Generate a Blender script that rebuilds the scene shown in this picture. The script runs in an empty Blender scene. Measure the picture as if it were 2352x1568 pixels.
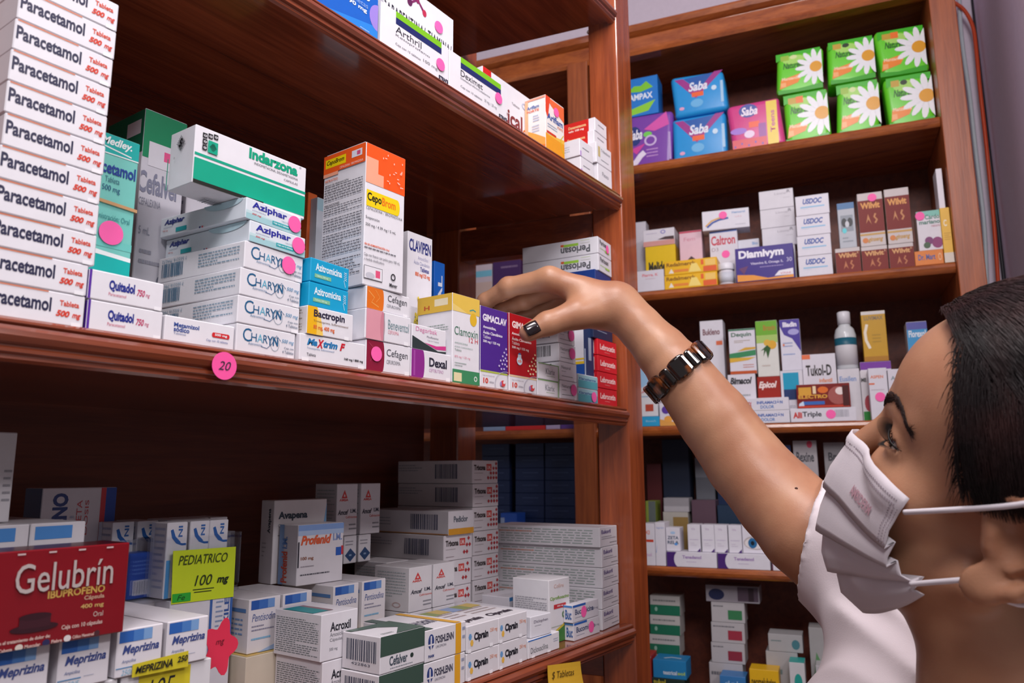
import bpy, bmesh, math, random
import numpy as np
from mathutils import Vector, Matrix

# ------------------------------------------------------------------ camera
CZ = 1.45                                   # camera height above the floor (m)
YAW, PITCH, ROLL = (math.radians(a) for a in (34.82, 9.79, -0.30))
FPX = 1752.07                               # focal length in pixels of the 2352 px wide frame
scene = bpy.context.scene
COL = scene.collection
_f = np.array([math.cos(PITCH)*math.cos(YAW), math.cos(PITCH)*math.sin(YAW), math.sin(PITCH)])
_r = np.array([math.sin(YAW), -math.cos(YAW), 0.0]); _u = np.cross(_r, _f)
CR = math.cos(ROLL)*_r + math.sin(ROLL)*_u
CU = -math.sin(ROLL)*_r + math.cos(ROLL)*_u
CF = _f
CAM = np.array([0.0, 0.0, CZ])
cam_data = bpy.data.cameras.new('camera')
cam = bpy.data.objects.new('camera', cam_data); COL.objects.link(cam)
cam_data.sensor_width = 36.0
cam_data.lens = 36.0*FPX/2352.0
cam_data.clip_start = 0.01
cam_data.dof.use_dof = True
cam_data.dof.focus_distance = 0.66
cam_data.dof.aperture_fstop = 11.0
M = Matrix(((CR[0], CU[0], -CF[0], 0), (CR[1], CU[1], -CF[1], 0), (CR[2], CU[2], -CF[2], CZ), (0, 0, 0, 1)))
cam.matrix_world = M
scene.camera = cam

# ------------------------------------------------------------------ world, lamps, exposure
scene.view_settings.view_transform = 'Standard'
scene.view_settings.look = 'None'
scene.view_settings.exposure = -0.16
scene.view_settings.gamma = 1.0
world = bpy.data.worlds.new('room_air'); scene.world = world
world.use_nodes = True
wb = world.node_tree.nodes['Background']
wb.inputs[0].default_value = (0.95, 0.90, 0.95, 1); wb.inputs[1].default_value = 0.27

def area(name, loc, target, sx, sy, power, col):
    l = bpy.data.lights.new(name, 'AREA'); l.shape = 'RECTANGLE'; l.size = sx; l.size_y = sy
    l.energy = power; l.color = col
    o = bpy.data.objects.new(name, l); COL.objects.link(o); o.location = loc
    d = Vector(target) - Vector(loc); o.rotation_euler = d.to_track_quat('-Z', 'Y').to_euler()
    return o
# fluorescent ceiling fitting over the aisle and an added fill lamp high behind the camera
area('ceiling_tube_light', (0.38, -0.95, CZ+1.0), (0.75, 0.40, CZ+0.0), 0.7, 0.12, 11, (1.0, 0.93, 0.95))
area('ceiling_panel_light', (0.25, 0.08, CZ+1.15), (0.60, 0.20, CZ+0.0), 0.45, 0.25, 11, (1.0, 0.94, 0.93))
area('left_fill_light', (-0.60, -0.40, CZ+1.15), (0.85, 0.40, CZ+0.10), 0.45, 0.35, 16, (1.0, 0.95, 0.98))

# ------------------------------------------------------------------ pixel helpers (frame 2352 x 1568)
def ray(px, py):
    return ((px-1176.0)*CR - (py-784.0)*CU)/FPX + CF
def at_depth(px, py, dep):
    return CAM + ray(px, py)*dep
def on_y(px, py, Y):
    v = ray(px, py); return CAM + v*(Y/v[1])
def proj(p):
    q = np.asarray(p, float) - CAM; z = q @ CF
    return np.array([1176 + FPX*(q @ CR)/z, 784 - FPX*(q @ CU)/z])
def along(px, P0, D):
    """the point P0 + s*D that shows at column px"""
    k = (px-1176.0)/FPX; q = P0 - CAM
    s = -((q @ CR) - k*(q @ CF))/((D @ CR) - k*(D @ CF))
    return P0 + s*D
def height_to(P, py):
    """how far up from P a vertical must go to show at row py"""
    k = -(py-784.0)/FPX; q = P - CAM; Z = np.array([0, 0, 1.0])
    return -((q @ CU) - k*(q @ CF))/((Z @ CU) - k*(Z @ CF))

# ------------------------------------------------------------------ materials
def s2l(c):
    return c/12.92 if c <= 0.04045 else ((c+0.055)/1.055)**2.4
def hexlin(h):
    h = h.lstrip('#'); return tuple(s2l(int(h[i:i+2], 16)/255.0) for i in (0, 2, 4)) + (1.0,)
MATS = {}
def paint(hexc, rough=0.42, metal=0.0, coat=0.0, name=None):
    key = (hexc, rough, metal, coat)
    if key not in MATS:
        m = bpy.data.materials.new(name or ('print_' + hexc.strip('#')))
        m.use_nodes = True
        nt = m.node_tree
        b = nt.nodes['Principled BSDF']
        c = hexlin(hexc)
        # faint paper mottling, so that no surface is a dead flat colour
        tc = nt.nodes.new('ShaderNodeTexCoord'); nz = nt.nodes.new('ShaderNodeTexNoise')
        nz.inputs['Scale'].default_value = 90; nz.inputs['Detail'].default_value = 3
        nt.links.new(tc.outputs['Object'], nz.inputs['Vector'])
        mr = nt.nodes.new('ShaderNodeMapRange'); mr.inputs['To Min'].default_value = 0.94; mr.inputs['To Max'].default_value = 1.04
        nt.links.new(nz.outputs['Fac'], mr.inputs['Value'])
        mx = nt.nodes.new('ShaderNodeMix'); mx.data_type = 'RGBA'; mx.blend_type = 'MULTIPLY'; mx.inputs['Factor'].default_value = 1
        mx.inputs['A'].default_value = c
        nt.links.new(mr.outputs['Result'], mx.inputs['B'])
        nt.links.new(mx.outputs['Result'], b.inputs['Base Color'])
        b.inputs['Roughness'].default_value = rough
        b.inputs['Metallic'].default_value = metal
        b.inputs['Specular IOR Level'].default_value = 0.32
        b.inputs['Coat Weight'].default_value = coat
        b.inputs['Coat Roughness'].default_value = 0.15
        MATS[key] = m
    return MATS[key]

def wood(name, axis, dark, light, rough=0.22, scale=1.0, coat=0.75):
    m = bpy.data.materials.new(name); m.use_nodes = True
    nt = m.node_tree; N = nt.nodes; L = nt.links
    b = N['Principled BSDF']
    tc = N.new('ShaderNodeTexCoord'); mp = N.new('ShaderNodeMapping')
    sc = [26.0*scale]*3; sc[axis] = 1.6*scale
    mp.inputs['Scale'].default_value = sc
    L.new(tc.outputs['Object'], mp.inputs['Vector'])
    n1 = N.new('ShaderNodeTexNoise'); n1.inputs['Scale'].default_value = 2.2; n1.inputs['Detail'].default_value = 7
    n1.inputs['Roughness'].default_value = 0.62; n1.inputs['Distortion'].default_value = 0.6
    L.new(mp.outputs['Vector'], n1.inputs['Vector'])
    n2 = N.new('ShaderNodeTexNoise'); n2.inputs['Scale'].default_value = 14; n2.inputs['Detail'].default_value = 4
    L.new(mp.outputs['Vector'], n2.inputs['Vector'])
    ad = N.new('ShaderNodeMath'); ad.operation = 'MULTIPLY_ADD'; ad.inputs[1].default_value = 0.35
    L.new(n2.outputs['Fac'], ad.inputs[0]); L.new(n1.outputs['Fac'], ad.inputs[2])
    rp = N.new('ShaderNodeValToRGB')
    rp.color_ramp.elements[0].position = 0.42; rp.color_ramp.elements[0].color = hexlin(dark)
    rp.color_ramp.elements[1].position = 0.90; rp.color_ramp.elements[1].color = hexlin(light)
    L.new(ad.outputs[0], rp.inputs['Fac'])
    L.new(rp.outputs['Color'], b.inputs['Base Color'])
    bp = N.new('ShaderNodeBump'); bp.inputs['Strength'].default_value = 0.06; bp.inputs['Distance'].default_value = 0.002
    L.new(n2.outputs['Fac'], bp.inputs['Height']); L.new(bp.outputs['Normal'], b.inputs['Normal'])
    b.inputs['Roughness'].default_value = rough
    b.inputs['Coat Weight'].default_value = coat; b.inputs['Coat Roughness'].default_value = 0.07
    return m
WOOD_X = wood('varnished_wood_along', 0, '#5e2819', '#9a4c2e')
WOOD_Y = wood('varnished_wood_across', 1, '#5e2819', '#9a4c2e')
WOOD_Z = wood('varnished_wood_upright', 2, '#6e2f1a', '#a8542c')
WOOD_BACK = wood('back_board_wood', 0, '#4e2016', '#763722', rough=0.55, coat=0.0)
WOOD_YB = wood('far_unit_wood', 1, '#763619', '#b4642f', rough=0.22, coat=0.7)  # far unit's woods are lightened: stronger light there is put into the colour
WOOD_ZB = wood('far_unit_post_wood', 2, '#763619', '#ae5e30', rough=0.4, coat=0.1)

def plaster(name, hexc):
    m = paint(hexc, rough=0.8, name=name)
    b = m.node_tree.nodes['Principled BSDF']
    nz = m.node_tree.nodes.new('ShaderNodeTexNoise'); nz.inputs['Scale'].default_value = 60; nz.inputs['Detail'].default_value = 6
    bp = m.node_tree.nodes.new('ShaderNodeBump'); bp.inputs['Strength'].default_value = 0.15; bp.inputs['Distance'].default_value = 0.003
    m.node_tree.links.new(nz.outputs['Fac'], bp.inputs['Height']); m.node_tree.links.new(bp.outputs['Normal'], b.inputs['Normal'])
    return m

# ------------------------------------------------------------------ object helpers
def link(o, parent=None):
    COL.objects.link(o)
    if parent is not None: o.parent = parent
    return o
def tag(o, label, cat, group=None, kind=None):
    if label: o['label'] = label
    if cat: o['category'] = cat
    if group: o['group'] = group
    if kind: o['kind'] = kind
    return o
def empty(name, loc, label, cat, rz=0.0, group=None):
    o = bpy.data.objects.new(name, None); o.empty_display_size = 0.02
    o.location = loc; o.rotation_euler = (0, 0, rz); link(o)
    return tag(o, label, cat, group)
def mesh_obj(name, verts, faces, mats, parent=None, mi=None, smooth=False):
    me = bpy.data.meshes.new(name)
    me.from_pydata([tuple(map(float, v)) for v in verts], [], faces)
    for m in (mats if isinstance(mats, (list, tuple)) else [mats]): me.materials.append(m)
    if mi is not None: me.polygons.foreach_set('material_index', mi)
    if smooth: me.polygons.foreach_set('use_smooth', [True]*len(me.polygons))
    me.update()
    o = bpy.data.objects.new(name, me)
    return link(o, parent)
def prism(name, poly, z0, z1, mat, parent=None, bevel=0.0):
    """upright prism over a counter-clockwise polygon"""
    n = len(poly)
    v = [(x, y, z0) for x, y in poly] + [(x, y, z1) for x, y in poly]
    f = [tuple(range(n-1, -1, -1)), tuple(range(n, 2*n))] + [(i, (i+1) % n, n+(i+1) % n, n+i) for i in range(n)]
    o = mesh_obj(name, v, f, mat, parent)
    if bevel:
        md = o.modifiers.new('soft_edges', 'BEVEL'); md.width = bevel; md.segments = 2; md.limit_method = 'ANGLE'
    return o
def sweep(name, prof, p0, p1, out, mat, parent=None):
    """a moulding: profile points (outward, up) swept from p0 to p1; `out` is the outward direction"""
    p0 = np.array(p0, float); p1 = np.array(p1, float); out = np.array(out, float); Z = np.array([0, 0, 1.0])
    n = len(prof)
    v = [p0 + out*a + Z*b for a, b in prof] + [p1 + out*a + Z*b for a, b in prof]
    f = [(i, (i+1) % n, n+(i+1) % n, n+i) for i in range(n)] + [tuple(range(n-1, -1, -1)), tuple(range(n, 2*n))]
    o = mesh_obj(name, v, f, mat, parent)
    bm = bmesh.new(); bm.from_mesh(o.data); bmesh.ops.recalc_face_normals(bm, faces=bm.faces); bm.to_mesh(o.data); bm.free()
    return o
def tube(name, pts, rad, mat, parent=None, seg=10, cap=True):
    pts = [Vector(p) for p in pts]; n = len(pts)
    rad = rad if isinstance(rad, (list, tuple)) else [rad]*n
    v, f = [], []
    up = Vector((0.31, 0.2, 0.93))
    for i, p in enumerate(pts):
        t = (pts[min(i+1, n-1)] - pts[max(i-1, 0)]).normalized()
        a = t.cross(up).normalized(); b = t.cross(a).normalized()
        for k in range(seg):
            an = 2*math.pi*k/seg; v.append(p + a*(math.cos(an)*rad[i]) + b*(math.sin(an)*rad[i]))
    for i in range(n-1):
        for k in range(seg):
            f.append((i*seg+k, i*seg+(k+1) % seg, (i+1)*seg+(k+1) % seg, (i+1)*seg+k))
    if cap: f += [tuple(range(seg-1, -1, -1)), tuple(range((n-1)*seg, n*seg))]
    return mesh_obj(name, v, f, mat, parent, smooth=True)
def lathe(name, prof, mat, parent=None, seg=24, mi_of=None, loc=(0, 0, 0)):
    v, f, mi = [], [], []
    for r, z in prof:
        for k in range(seg):
            a = 2*math.pi*k/seg; v.append((r*math.cos(a)+loc[0], r*math.sin(a)+loc[1], z+loc[2]))
    for i in range(len(prof)-1):
        for k in range(seg):
            f.append((i*seg+k, i*seg+(k+1) % seg, (i+1)*seg+(k+1) % seg, (i+1)*seg+k)); mi.append(mi_of[i] if mi_of else 0)
    f += [tuple(range(seg-1, -1, -1)), tuple(range((len(prof)-1)*seg, len(prof)*seg))]; mi += [0, mi_of[-1] if mi_of else 0]
    return mesh_obj(name, v, f, mat, parent, mi=mi, smooth=True)
# ================================================================== the room
D2 = np.array([math.sin(math.radians(-12.325)), math.cos(math.radians(-12.325)), 0.0])   # along the far unit, to its left
N2 = np.array([D2[1], -D2[0], 0.0])                                                     # away from the viewer, into the far unit
EX, EY, EZ = np.eye(3)
A0 = np.array([0.905, 0.45, 0.0])                       # front right corner of the near unit
ZA = {'low': CZ-0.186, 'mid': CZ+0.084, 'up': CZ+0.378, 'top': CZ+0.658}
YA, DA = 0.45, 0.29
PB = np.array([1.386, 0.650, 0.0])                      # a point on the far unit's front
ZB = {'b1': CZ+0.634, 'b2': CZ+0.361, 'b3': CZ+0.089, 'b4': CZ-0.176, 'b5': CZ-0.445}
def bpt(s, t=0.0, z=0.0):                               # far unit: s along the front (left +), t into the unit
    p = PB + D2*s + N2*t; return (p[0], p[1], z)

m_floor = paint('#8d8078', rough=0.5, name='floor_tile')
m_ceil = plaster('ceiling_plaster', '#d9cfdb')
m_wall = plaster('lavender_plaster', '#d6c8dc')
m_wall_b = plaster('back_wall_plaster', '#e6dcea')
def slab(name, poly, z0, z1, mat):
    o = prism(name, poly, z0, z1, mat); o['kind'] = 'structure'; return o
slab('floor', [(-3.2, -2.6), (3.2, -2.6), (3.2, 2.2), (-3.2, 2.2)], -0.05, 0.0, m_floor)
slab('ceiling', [(-3.2, -2.6), (3.2, -2.6), (3.2, 2.2), (-3.2, 2.2)], CZ+1.45, CZ+1.5, m_ceil)
def xy(p): return (p[0], p[1])
WB = 0.30                                               # the wall stands this far behind the far unit's front
slab('wall_back', [xy(bpt(-0.70, WB)), xy(bpt(-0.70, WB+0.08)), xy(bpt(1.6, WB+0.08)), xy(bpt(1.6, WB))][::-1], 0, CZ+1.45, m_wall_b)
slab('wall_right', [xy(bpt(-0.692, WB+0.08)), xy(bpt(-0.692, -0.42)), xy(bpt(-0.772, -0.42)), xy(bpt(-0.772, WB+0.08))][::-1], 0, CZ+1.45, m_wall)
slab('wall_left', [(-1.6, YA+DA+0.03), (0.80, YA+DA+0.03), (0.80, YA+DA+0.1), (-1.6, YA+DA+0.1)], 0, CZ+1.45, m_wall_b)

# ------------------------------------------------------------------ the near shelving unit
NOSE = [(-0.0019, 0.0), (0.004, 0.0), (0.0065, -0.0015), (0.007, -0.003), (0.0055, -0.0042), (0.0075, -0.0048), (0.0105, -0.0075),
        (0.0110, -0.0105), (0.0095, -0.0138), (0.0068, -0.0152), (0.0068, -0.0162), (0.0078, -0.0172), (0.0078, -0.0190), (0.0056, -0.0202),
        (0.0052, -0.0212), (0.0056, -0.0225), (0.0035, -0.0242), (-0.0019, -0.0242)]
unitA = empty('shelving_unit', (0.2, YA+0.1, 0), 'varnished red-brown wooden shelving unit on the left, stacked with medicine boxes, open end frame', 'shelves')
def partA(o):
    o.parent = unitA; o.matrix_parent_inverse = Matrix.Translation(-unitA.location); return o
def shelfA(z):
    poly = [(-0.55, YA+0.006), (A0[0], YA+0.006), xy(A0+D2*0.006), xy(A0+D2*(DA+0.008)), (-0.55, YA+DA)]
    b = partA(prism('shelf_board', poly, z-0.020, z, WOOD_X, None, 0.0008))
    sweep('shelf_nosing', NOSE, (-0.55, YA+0.004, z), (A0[0], YA+0.004, z), (0, -1, 0), WOOD_X, b)
    return b
for k in ('low', 'mid', 'up', 'top'): shelfA(ZA[k])
shelfA(CZ-0.46); shelfA(CZ-0.74); shelfA(0.12)
def postA(x0, y0, w, d, z0, z1, name='post'):
    c = np.array([x0, y0, 0])
    pl = [c, c+EX*w, c+EX*w+D2*d, c+D2*d]
    return partA(prism(name, [xy(p) for p in pl], z0, z1, WOOD_Z, None, 0.0015))
postA(A0[0]+0.0006, YA-0.0045, 0.043, 0.042, 0.0, CZ+0.78)                                    # front post of the end frame
bp_ = A0 + D2*0.245
postA(bp_[0]+0.0012, bp_[1], 0.043, 0.045, 0.0, CZ+0.78)                        # back post
for k, hh in (('up', 0.047), ('low', 0.047)):
    z1 = ZA[k]-0.0205
    a, b = A0+D2*0.0405, A0+D2*0.2445
    pl = [a+EX*0.006, a+EX*0.028, b+EX*0.028, b+EX*0.006]
    partA(prism('end_rail', [xy(p) for p in pl], z1-hh, z1, WOOD_Y, None, 0.001))
bk = partA(prism('back_panel', [(-0.55, YA+DA+0.0005), (A0[0]-0.065, YA+DA+0.0005), (A0[0]-0.065, YA+DA+0.012), (-0.55, YA+DA+0.012)], 0.02, CZ+0.75, WOOD_BACK))
lp = partA(prism('post', [(0.128, YA+0.053), (0.1815, YA+0.053), (0.1815, YA+0.095), (0.128, YA+0.095)], ZA['mid']+0.0004, ZA['up']-0.0245, WOOD_Z, None, 0.0015))
# small metal shelf peg on the end post, just under the topmost shelf
pg = on_y(1352, 73, YA+0.045)
peg = partA(tube('shelf_peg', [tuple(pg), tuple(pg+EX*0.022)], 0.0032, paint('#b9b3a4', 0.3, 1.0, name='peg_metal')))

# ------------------------------------------------------------------ the far shelving unit
unitB = empty('shelving_unit', bpt(0, 0.1, 0), 'varnished wooden shelving unit along the back wall, filled with packs, cartons and bottles', 'shelves')
def partB(o):
    o.parent = unitB; o.matrix_parent_inverse = Matrix.Translation(-unitB.location); return o
SR, SL, DB = -0.5625, 0.95, 0.22
NOSB = [(0.0021, 0.0), (0.004, 0.0), (0.006, -0.003), (0.0075, -0.008), (0.006, -0.013), (0.004, -0.016), (0.0021, -0.018)]
for k in ZB:
    z = ZB[k]
    b = partB(prism('shelf_board', [xy(bpt(SR, 0.006)), xy(bpt(SL, 0.006)), xy(bpt(SL, DB)), xy(bpt(SR, DB))][::-1], z-0.018, z, WOOD_YB, None, 0.0008))
    n = sweep('shelf_nosing', NOSB, bpt(SR, 0.008, z), bpt(SL, 0.008, z), -N2, WOOD_YB, b)
postb = lambda s0, s1, z0, z1: partB(prism('post', [xy(bpt(s0, -0.012)), xy(bpt(s1, -0.012)), xy(bpt(s1, DB)), xy(bpt(s0, DB))][::-1], z0, z1, WOOD_ZB, None, 0.0015))
postb(-0.605, -0.563, 0.0, CZ+1.05)
partB(prism('post', [xy(bpt(0.0945, -0.012)), xy(bpt(0.140, -0.012)), xy(bpt(0.140, 0.0015)), xy(bpt(0.0945, 0.0015))][::-1], 0.0, CZ+0.885, WOOD_ZB, None, 0.0015))
partB(prism('back_panel', [xy(bpt(-0.60, DB+0.0005)), xy(bpt(SL, DB+0.0005)), xy(bpt(SL, DB+0.012)), xy(bpt(-0.60, DB+0.012))][::-1], 0.0, CZ+0.94, WOOD_BACK))
# crown: a top board with a frieze between two mouldings
partB(prism('top_board', [xy(bpt(-0.563, 0.004)), xy(bpt(SL, 0.004)), xy(bpt(SL, DB)), xy(bpt(-0.563, DB))][::-1], CZ+0.893, CZ+0.943, WOOD_YB))
CRN = [(-0.006, 0.943), (0.014, 0.943), (0.016, 0.938), (0.013, 0.928), (0.006, 0.9235), (0.004, 0.9225), (0.0, 0.921), (0.0, 0.894), (0.006, 0.8915), (0.008, 0.884), (0.005, 0.877), (-0.02, 0.877), (-0.02, 0.90)]
partB(sweep('crown_moulding', CRN, bpt(-0.563, 0.0, CZ), bpt(SL, 0.0, CZ), -N2, WOOD_YB))
# ================================================================== cartons with printed faces
rng = random.Random(7)
_TXT = {}
def text_shape(s, opts=''):
    """the outline of a word filled with faces, scaled to the unit square"""
    key = (s, opts)
    if key not in _TXT:
        cu = bpy.data.curves.new('lettering', 'FONT'); cu.body = s; cu.size = 1.0; cu.resolution_u = 3
        if 'b' in opts: cu.offset = 0.028
        if 'h' in opts: cu.offset = 0.045
        if 'i' in opts: cu.shear = 0.28
        if 'w' in opts: cu.space_character = 1.25
        o = bpy.data.objects.new('lettering', cu); COL.objects.link(o)
        bpy.context.view_layer.update()
        me = bpy.data.meshes.new_from_object(o.evaluated_get(bpy.context.evaluated_depsgraph_get()))
        V = np.array([v.co[:2] for v in me.vertices], float); F = [tuple(p.vertices) for p in me.polygons]
        bpy.data.objects.remove(o); bpy.data.curves.remove(cu); bpy.data.meshes.remove(me)
        if len(V):
            lo, hi = V.min(0), V.max(0); V = (V-lo)/np.maximum(hi-lo, 1e-6)
        _TXT[key] = (V, F)
    return _TXT[key]

class Art:
    """flat print collected for one mesh: faces with a colour each"""
    def __init__(s): s.v, s.f, s.c = [], [], []
    def poly(s, pts, faces, col):
        n = len(s.v); s.v += [tuple(p) for p in pts]
        s.f += [tuple(n+i for i in f) for f in faces]; s.c += [col]*len(faces)

def face_frame(face, w, d, h):
    a = np.array
    return {'F': (a([0, 0, 0.]), a([1, 0, 0.]), a([0, 0, 1.]), w, h),
            'L': (a([0, d, 0.]), a([0, -1, 0.]), a([0, 0, 1.]), d, h),
            'R': (a([w, 0, 0.]), a([0, 1, 0.]), a([0, 0, 1.]), d, h),
            'T': (a([0, 0, h]), a([1, 0, 0.]), a([0, 1, 0.]), w, d),
            'B': (a([0, d, 0.]), a([1, 0, 0.]), a([0, -1, 0.]), w, d)}[face]

def draw(art, items, w, d, h, seed=1):
    rg = random.Random(seed)
    for idx, it in enumerate(items):
        kind, face = it[0], it[1]
        O, U, V, W, H = face_frame(face, w, d, h)
        N = np.cross(U, V); off = N*(0.00018 + 0.00003*idx)
        P = lambda u, v: O + U*(min(max(u, 0.004), 0.996)*W) + V*(min(max(v, 0.004), 0.996)*H) + off
        def rect(u0, v0, u1, v1, col): art.poly([P(u0, v0), P(u1, v0), P(u1, v1), P(u0, v1)], [(0, 1, 2, 3)], col)
        if kind == 'r': rect(*it[2:7])
        elif kind == 't':
            s, u0, v0, u1, v1, col = it[2:8]; op = it[8] if len(it) > 8 else ''
            T, F = text_shape(s, ''.join(c for c in op if c in 'bhiw'))
            if not len(T): continue
            if 'r' in op: Q = [(u1-x*(u1-u0), v1-y*(v1-v0)) for x, y in T]
            elif 'c' in op: Q = [(u0+(1-y)*(u1-u0), v0+x*(v1-v0)) for x, y in T]
            else: Q = [(u0+x*(u1-u0), v0+y*(v1-v0)) for x, y in T]
            sl = it[9] if len(it) > 9 else 0.0      # slope of a slanted line of type
            art.poly([P(a, b+sl*(a-u0)) for a, b in Q], F, col)
        elif kind == 'f':                           # lines of print too small to read
            u0, v0, u1, v1, n, col = it[2:8]
            for k in range(n):
                vt = v1-(v1-v0)*(k+0.25)/n; vb = v1-(v1-v0)*(k+0.60)/n; x = u0
                end = u1 if rg.random() < 0.75 else u0+(u1-u0)*rg.uniform(0.45, 0.95)
                while x < end:
                    l = (u1-u0)*rg.uniform(0.03, 0.11); rect(x, vb, min(x+l, end), vt, col); x += l+(u1-u0)*0.018
        elif kind == 'k':                           # barcode
            u0, v0, u1, v1 = it[2:6]; col = it[6] if len(it) > 6 else '#2b2b33'; x = u0
            while x < u1:
                l = (u1-u0)*rg.choice((0.018, 0.03, 0.045)); rect(x, v0, min(x+l, u1), v1, col); x += l+(u1-u0)*rg.choice((0.02, 0.03, 0.04))
        elif kind == 'e':                           # ellipse
            uc, vc, ru, rv, col = it[2:7]; n = it[7] if len(it) > 7 else 24; a0 = it[8] if len(it) > 8 else 0.0
            pts = [P(uc, vc)] + [P(uc+ru*math.cos(2*math.pi*k/n+a0), vc+rv*math.sin(2*math.pi*k/n+a0)) for k in range(n)]
            art.poly(pts, [(0, 1+k, 1+(k+1) % n) for k in range(n)], col)
        elif kind == 'o':                           # ring
            uc, vc, ru, rv, th, col = it[2:8]; n = 24
            pts = [P(uc+ru*q*math.cos(2*math.pi*k/n), vc+rv*q*math.sin(2*math.pi*k/n)) for q in (1, 1-th) for k in range(n)]
            art.poly(pts, [(n+k, k, (k+1) % n, n+(k+1) % n) for k in range(n)], col)
        elif kind == 'p':                           # polygon
            pts = [P(u, v) for u, v in it[2]]; art.poly(pts, [tuple(range(len(pts)))], it[3])
        elif kind == 's':                           # curved stroke through points, width in v units
            pp, wd, col = it[2], it[3], it[4]; q = []
            for i, (u, v) in enumerate(pp):
                a = pp[max(i-1, 0)]; b = pp[min(i+1, len(pp)-1)]
                tx, ty = (b[0]-a[0])*W, (b[1]-a[1])*H; ln = math.hypot(tx, ty) or 1
                nx, ny = -ty/ln*wd*H/W*0.5, tx/ln*wd*0.5
                q += [P(u+nx, v+ny), P(u-nx, v-ny)]
            art.poly(q, [(2*i, 2*i+1, 2*i+3, 2*i+2) for i in range(len(pp)-1)], col)
        elif kind == 'y':                           # daisy
            uc, vc, rad = it[2:5]
            for k in range(13):
                a = 2*math.pi*k/13+0.2; ca, sa = math.cos(a), math.sin(a); R = rad*H; pts = []
                for j in range(10):
                    b = 2*math.pi*j/10; x = R*(0.62+0.40*math.cos(b)); y = R*0.135*math.sin(b)
                    pts.append(P(uc+(x*ca-y*sa)/W, vc+(x*sa+y*ca)/H))
                art.poly(pts, [tuple(range(10))], '#eef1f4')
            n = 16; off = N*(0.0004 + 0.00003*idx); R = rad*H*0.30
            pts = [P(uc+R*math.cos(2*math.pi*k/n)/W, vc+R*math.sin(2*math.pi*k/n)/H) for k in range(n)]
            art.poly(pts, [tuple(range(n))], '#e2a126')

def box_mesh(name, w, d, h, base, items=(), bevel=0.0006, seg=1, seed=1, faces_col=None, rough=0.4, soft=None):
    bm = bmesh.new(); bmesh.ops.create_cube(bm, size=1.0)
    for v in bm.verts: v.co = ((v.co.x+0.5)*w, (v.co.y+0.5)*d, (v.co.z+0.5)*h)
    bmesh.ops.bevel(bm, geom=list(bm.edges), offset=bevel, segments=seg, profile=0.6, affect='EDGES')
    if soft: soft(bm)
    bm.verts.ensure_lookup_table(); bm.verts.index_update()
    V = [tuple(v.co) for v in bm.verts]; F = [tuple(v.index for v in f.verts) for f in bm.faces]
    nrm = [f.normal.copy() for f in bm.faces]; bm.normal_update(); nrm = [f.normal.copy() for f in bm.faces]
    bm.free()
    art = Art(); draw(art, items, w, d, h, seed)
    cols = [base]
    fc = []
    for n in nrm:
        c = base
        if faces_col:
            for k, (ax, sg) in {'F': (1, -1), 'L': (0, -1), 'R': (0, 1), 'T': (2, 1), 'B': (2, -1)}.items():
                if k in faces_col and n[ax]*sg > 0.72: c = faces_col[k]
        fc.append(c)
    nb = len(V)
    allc = fc + art.c
    for c in allc:
        if c not in cols: cols.append(c)
    return mesh_obj(name, V+art.v, F+[tuple(nb+i for i in f) for f in art.f], [paint(c, rough) for c in cols], mi=[cols.index(c) for c in allc],
                    smooth=seg > 1)

m_pink = lambda: paint('#ff5fae', 0.5, name='pink_sticker_paper')
def sticker(parent, face, uc, vc, dia, dims, col='#ff66b0', text=None, shape='disc'):
    w, d, h = dims; O, U, V, W, H = face_frame(face, w, d, h); N = np.cross(U, V)
    c = O + U*(uc*W) + V*(vc*H) + N*0.0009; n = 28
    pts = []
    for off in (0.0, 0.00025):
        for k in range(n):
            a = 2*math.pi*k/n
            if shape == 'disc': x, y = 0.5*dia*math.cos(a), 0.5*dia*math.sin(a)
            else:
                x = max(-1, min(1, 1.5*math.cos(a)))*0.5*dia*1.25; y = max(-1, min(1, 1.5*math.sin(a)))*0.5*dia*0.8
            pts.append(c + U*x + V*y + N*off)
    f = [tuple(range(n-1, -1, -1)), tuple(range(n, 2*n))] + [(k, (k+1) % n, n+(k+1) % n, n+k) for k in range(n)]
    return mesh_obj('price_sticker', pts, f, paint(col, 0.5), parent)

def frame_of(unit, yaw):
    if unit == 'A': base = 0.0; N = EY; P0 = np.array([0, YA, 0.0])
    else: base = math.atan2(-D2[1], -D2[0]); N = N2; P0 = PB.copy(); P0[2] = 0
    a = base + math.radians(yaw)
    return a, N, P0, (EX if unit == 'A' else -D2), np.array([math.cos(a), math.sin(a), 0.0])
def place(unit, z, xl, xr=None, t=0.004, yaw=0.0, top=None, w=None, h=None):
    """front face standing at height z, setback t, left and right edges at columns xl and xr, top left corner at row top"""
    a, N, P0, D0, D = frame_of(unit, yaw)
    L0 = P0 + N*t; L0 = np.array([L0[0], L0[1], z])
    P = along(xl, L0, D0)
    if w is None: w = float(np.linalg.norm(along(xr, P, D) - P))
    if h is None: h = float(height_to(P, top))
    return P, a, w, h

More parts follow.
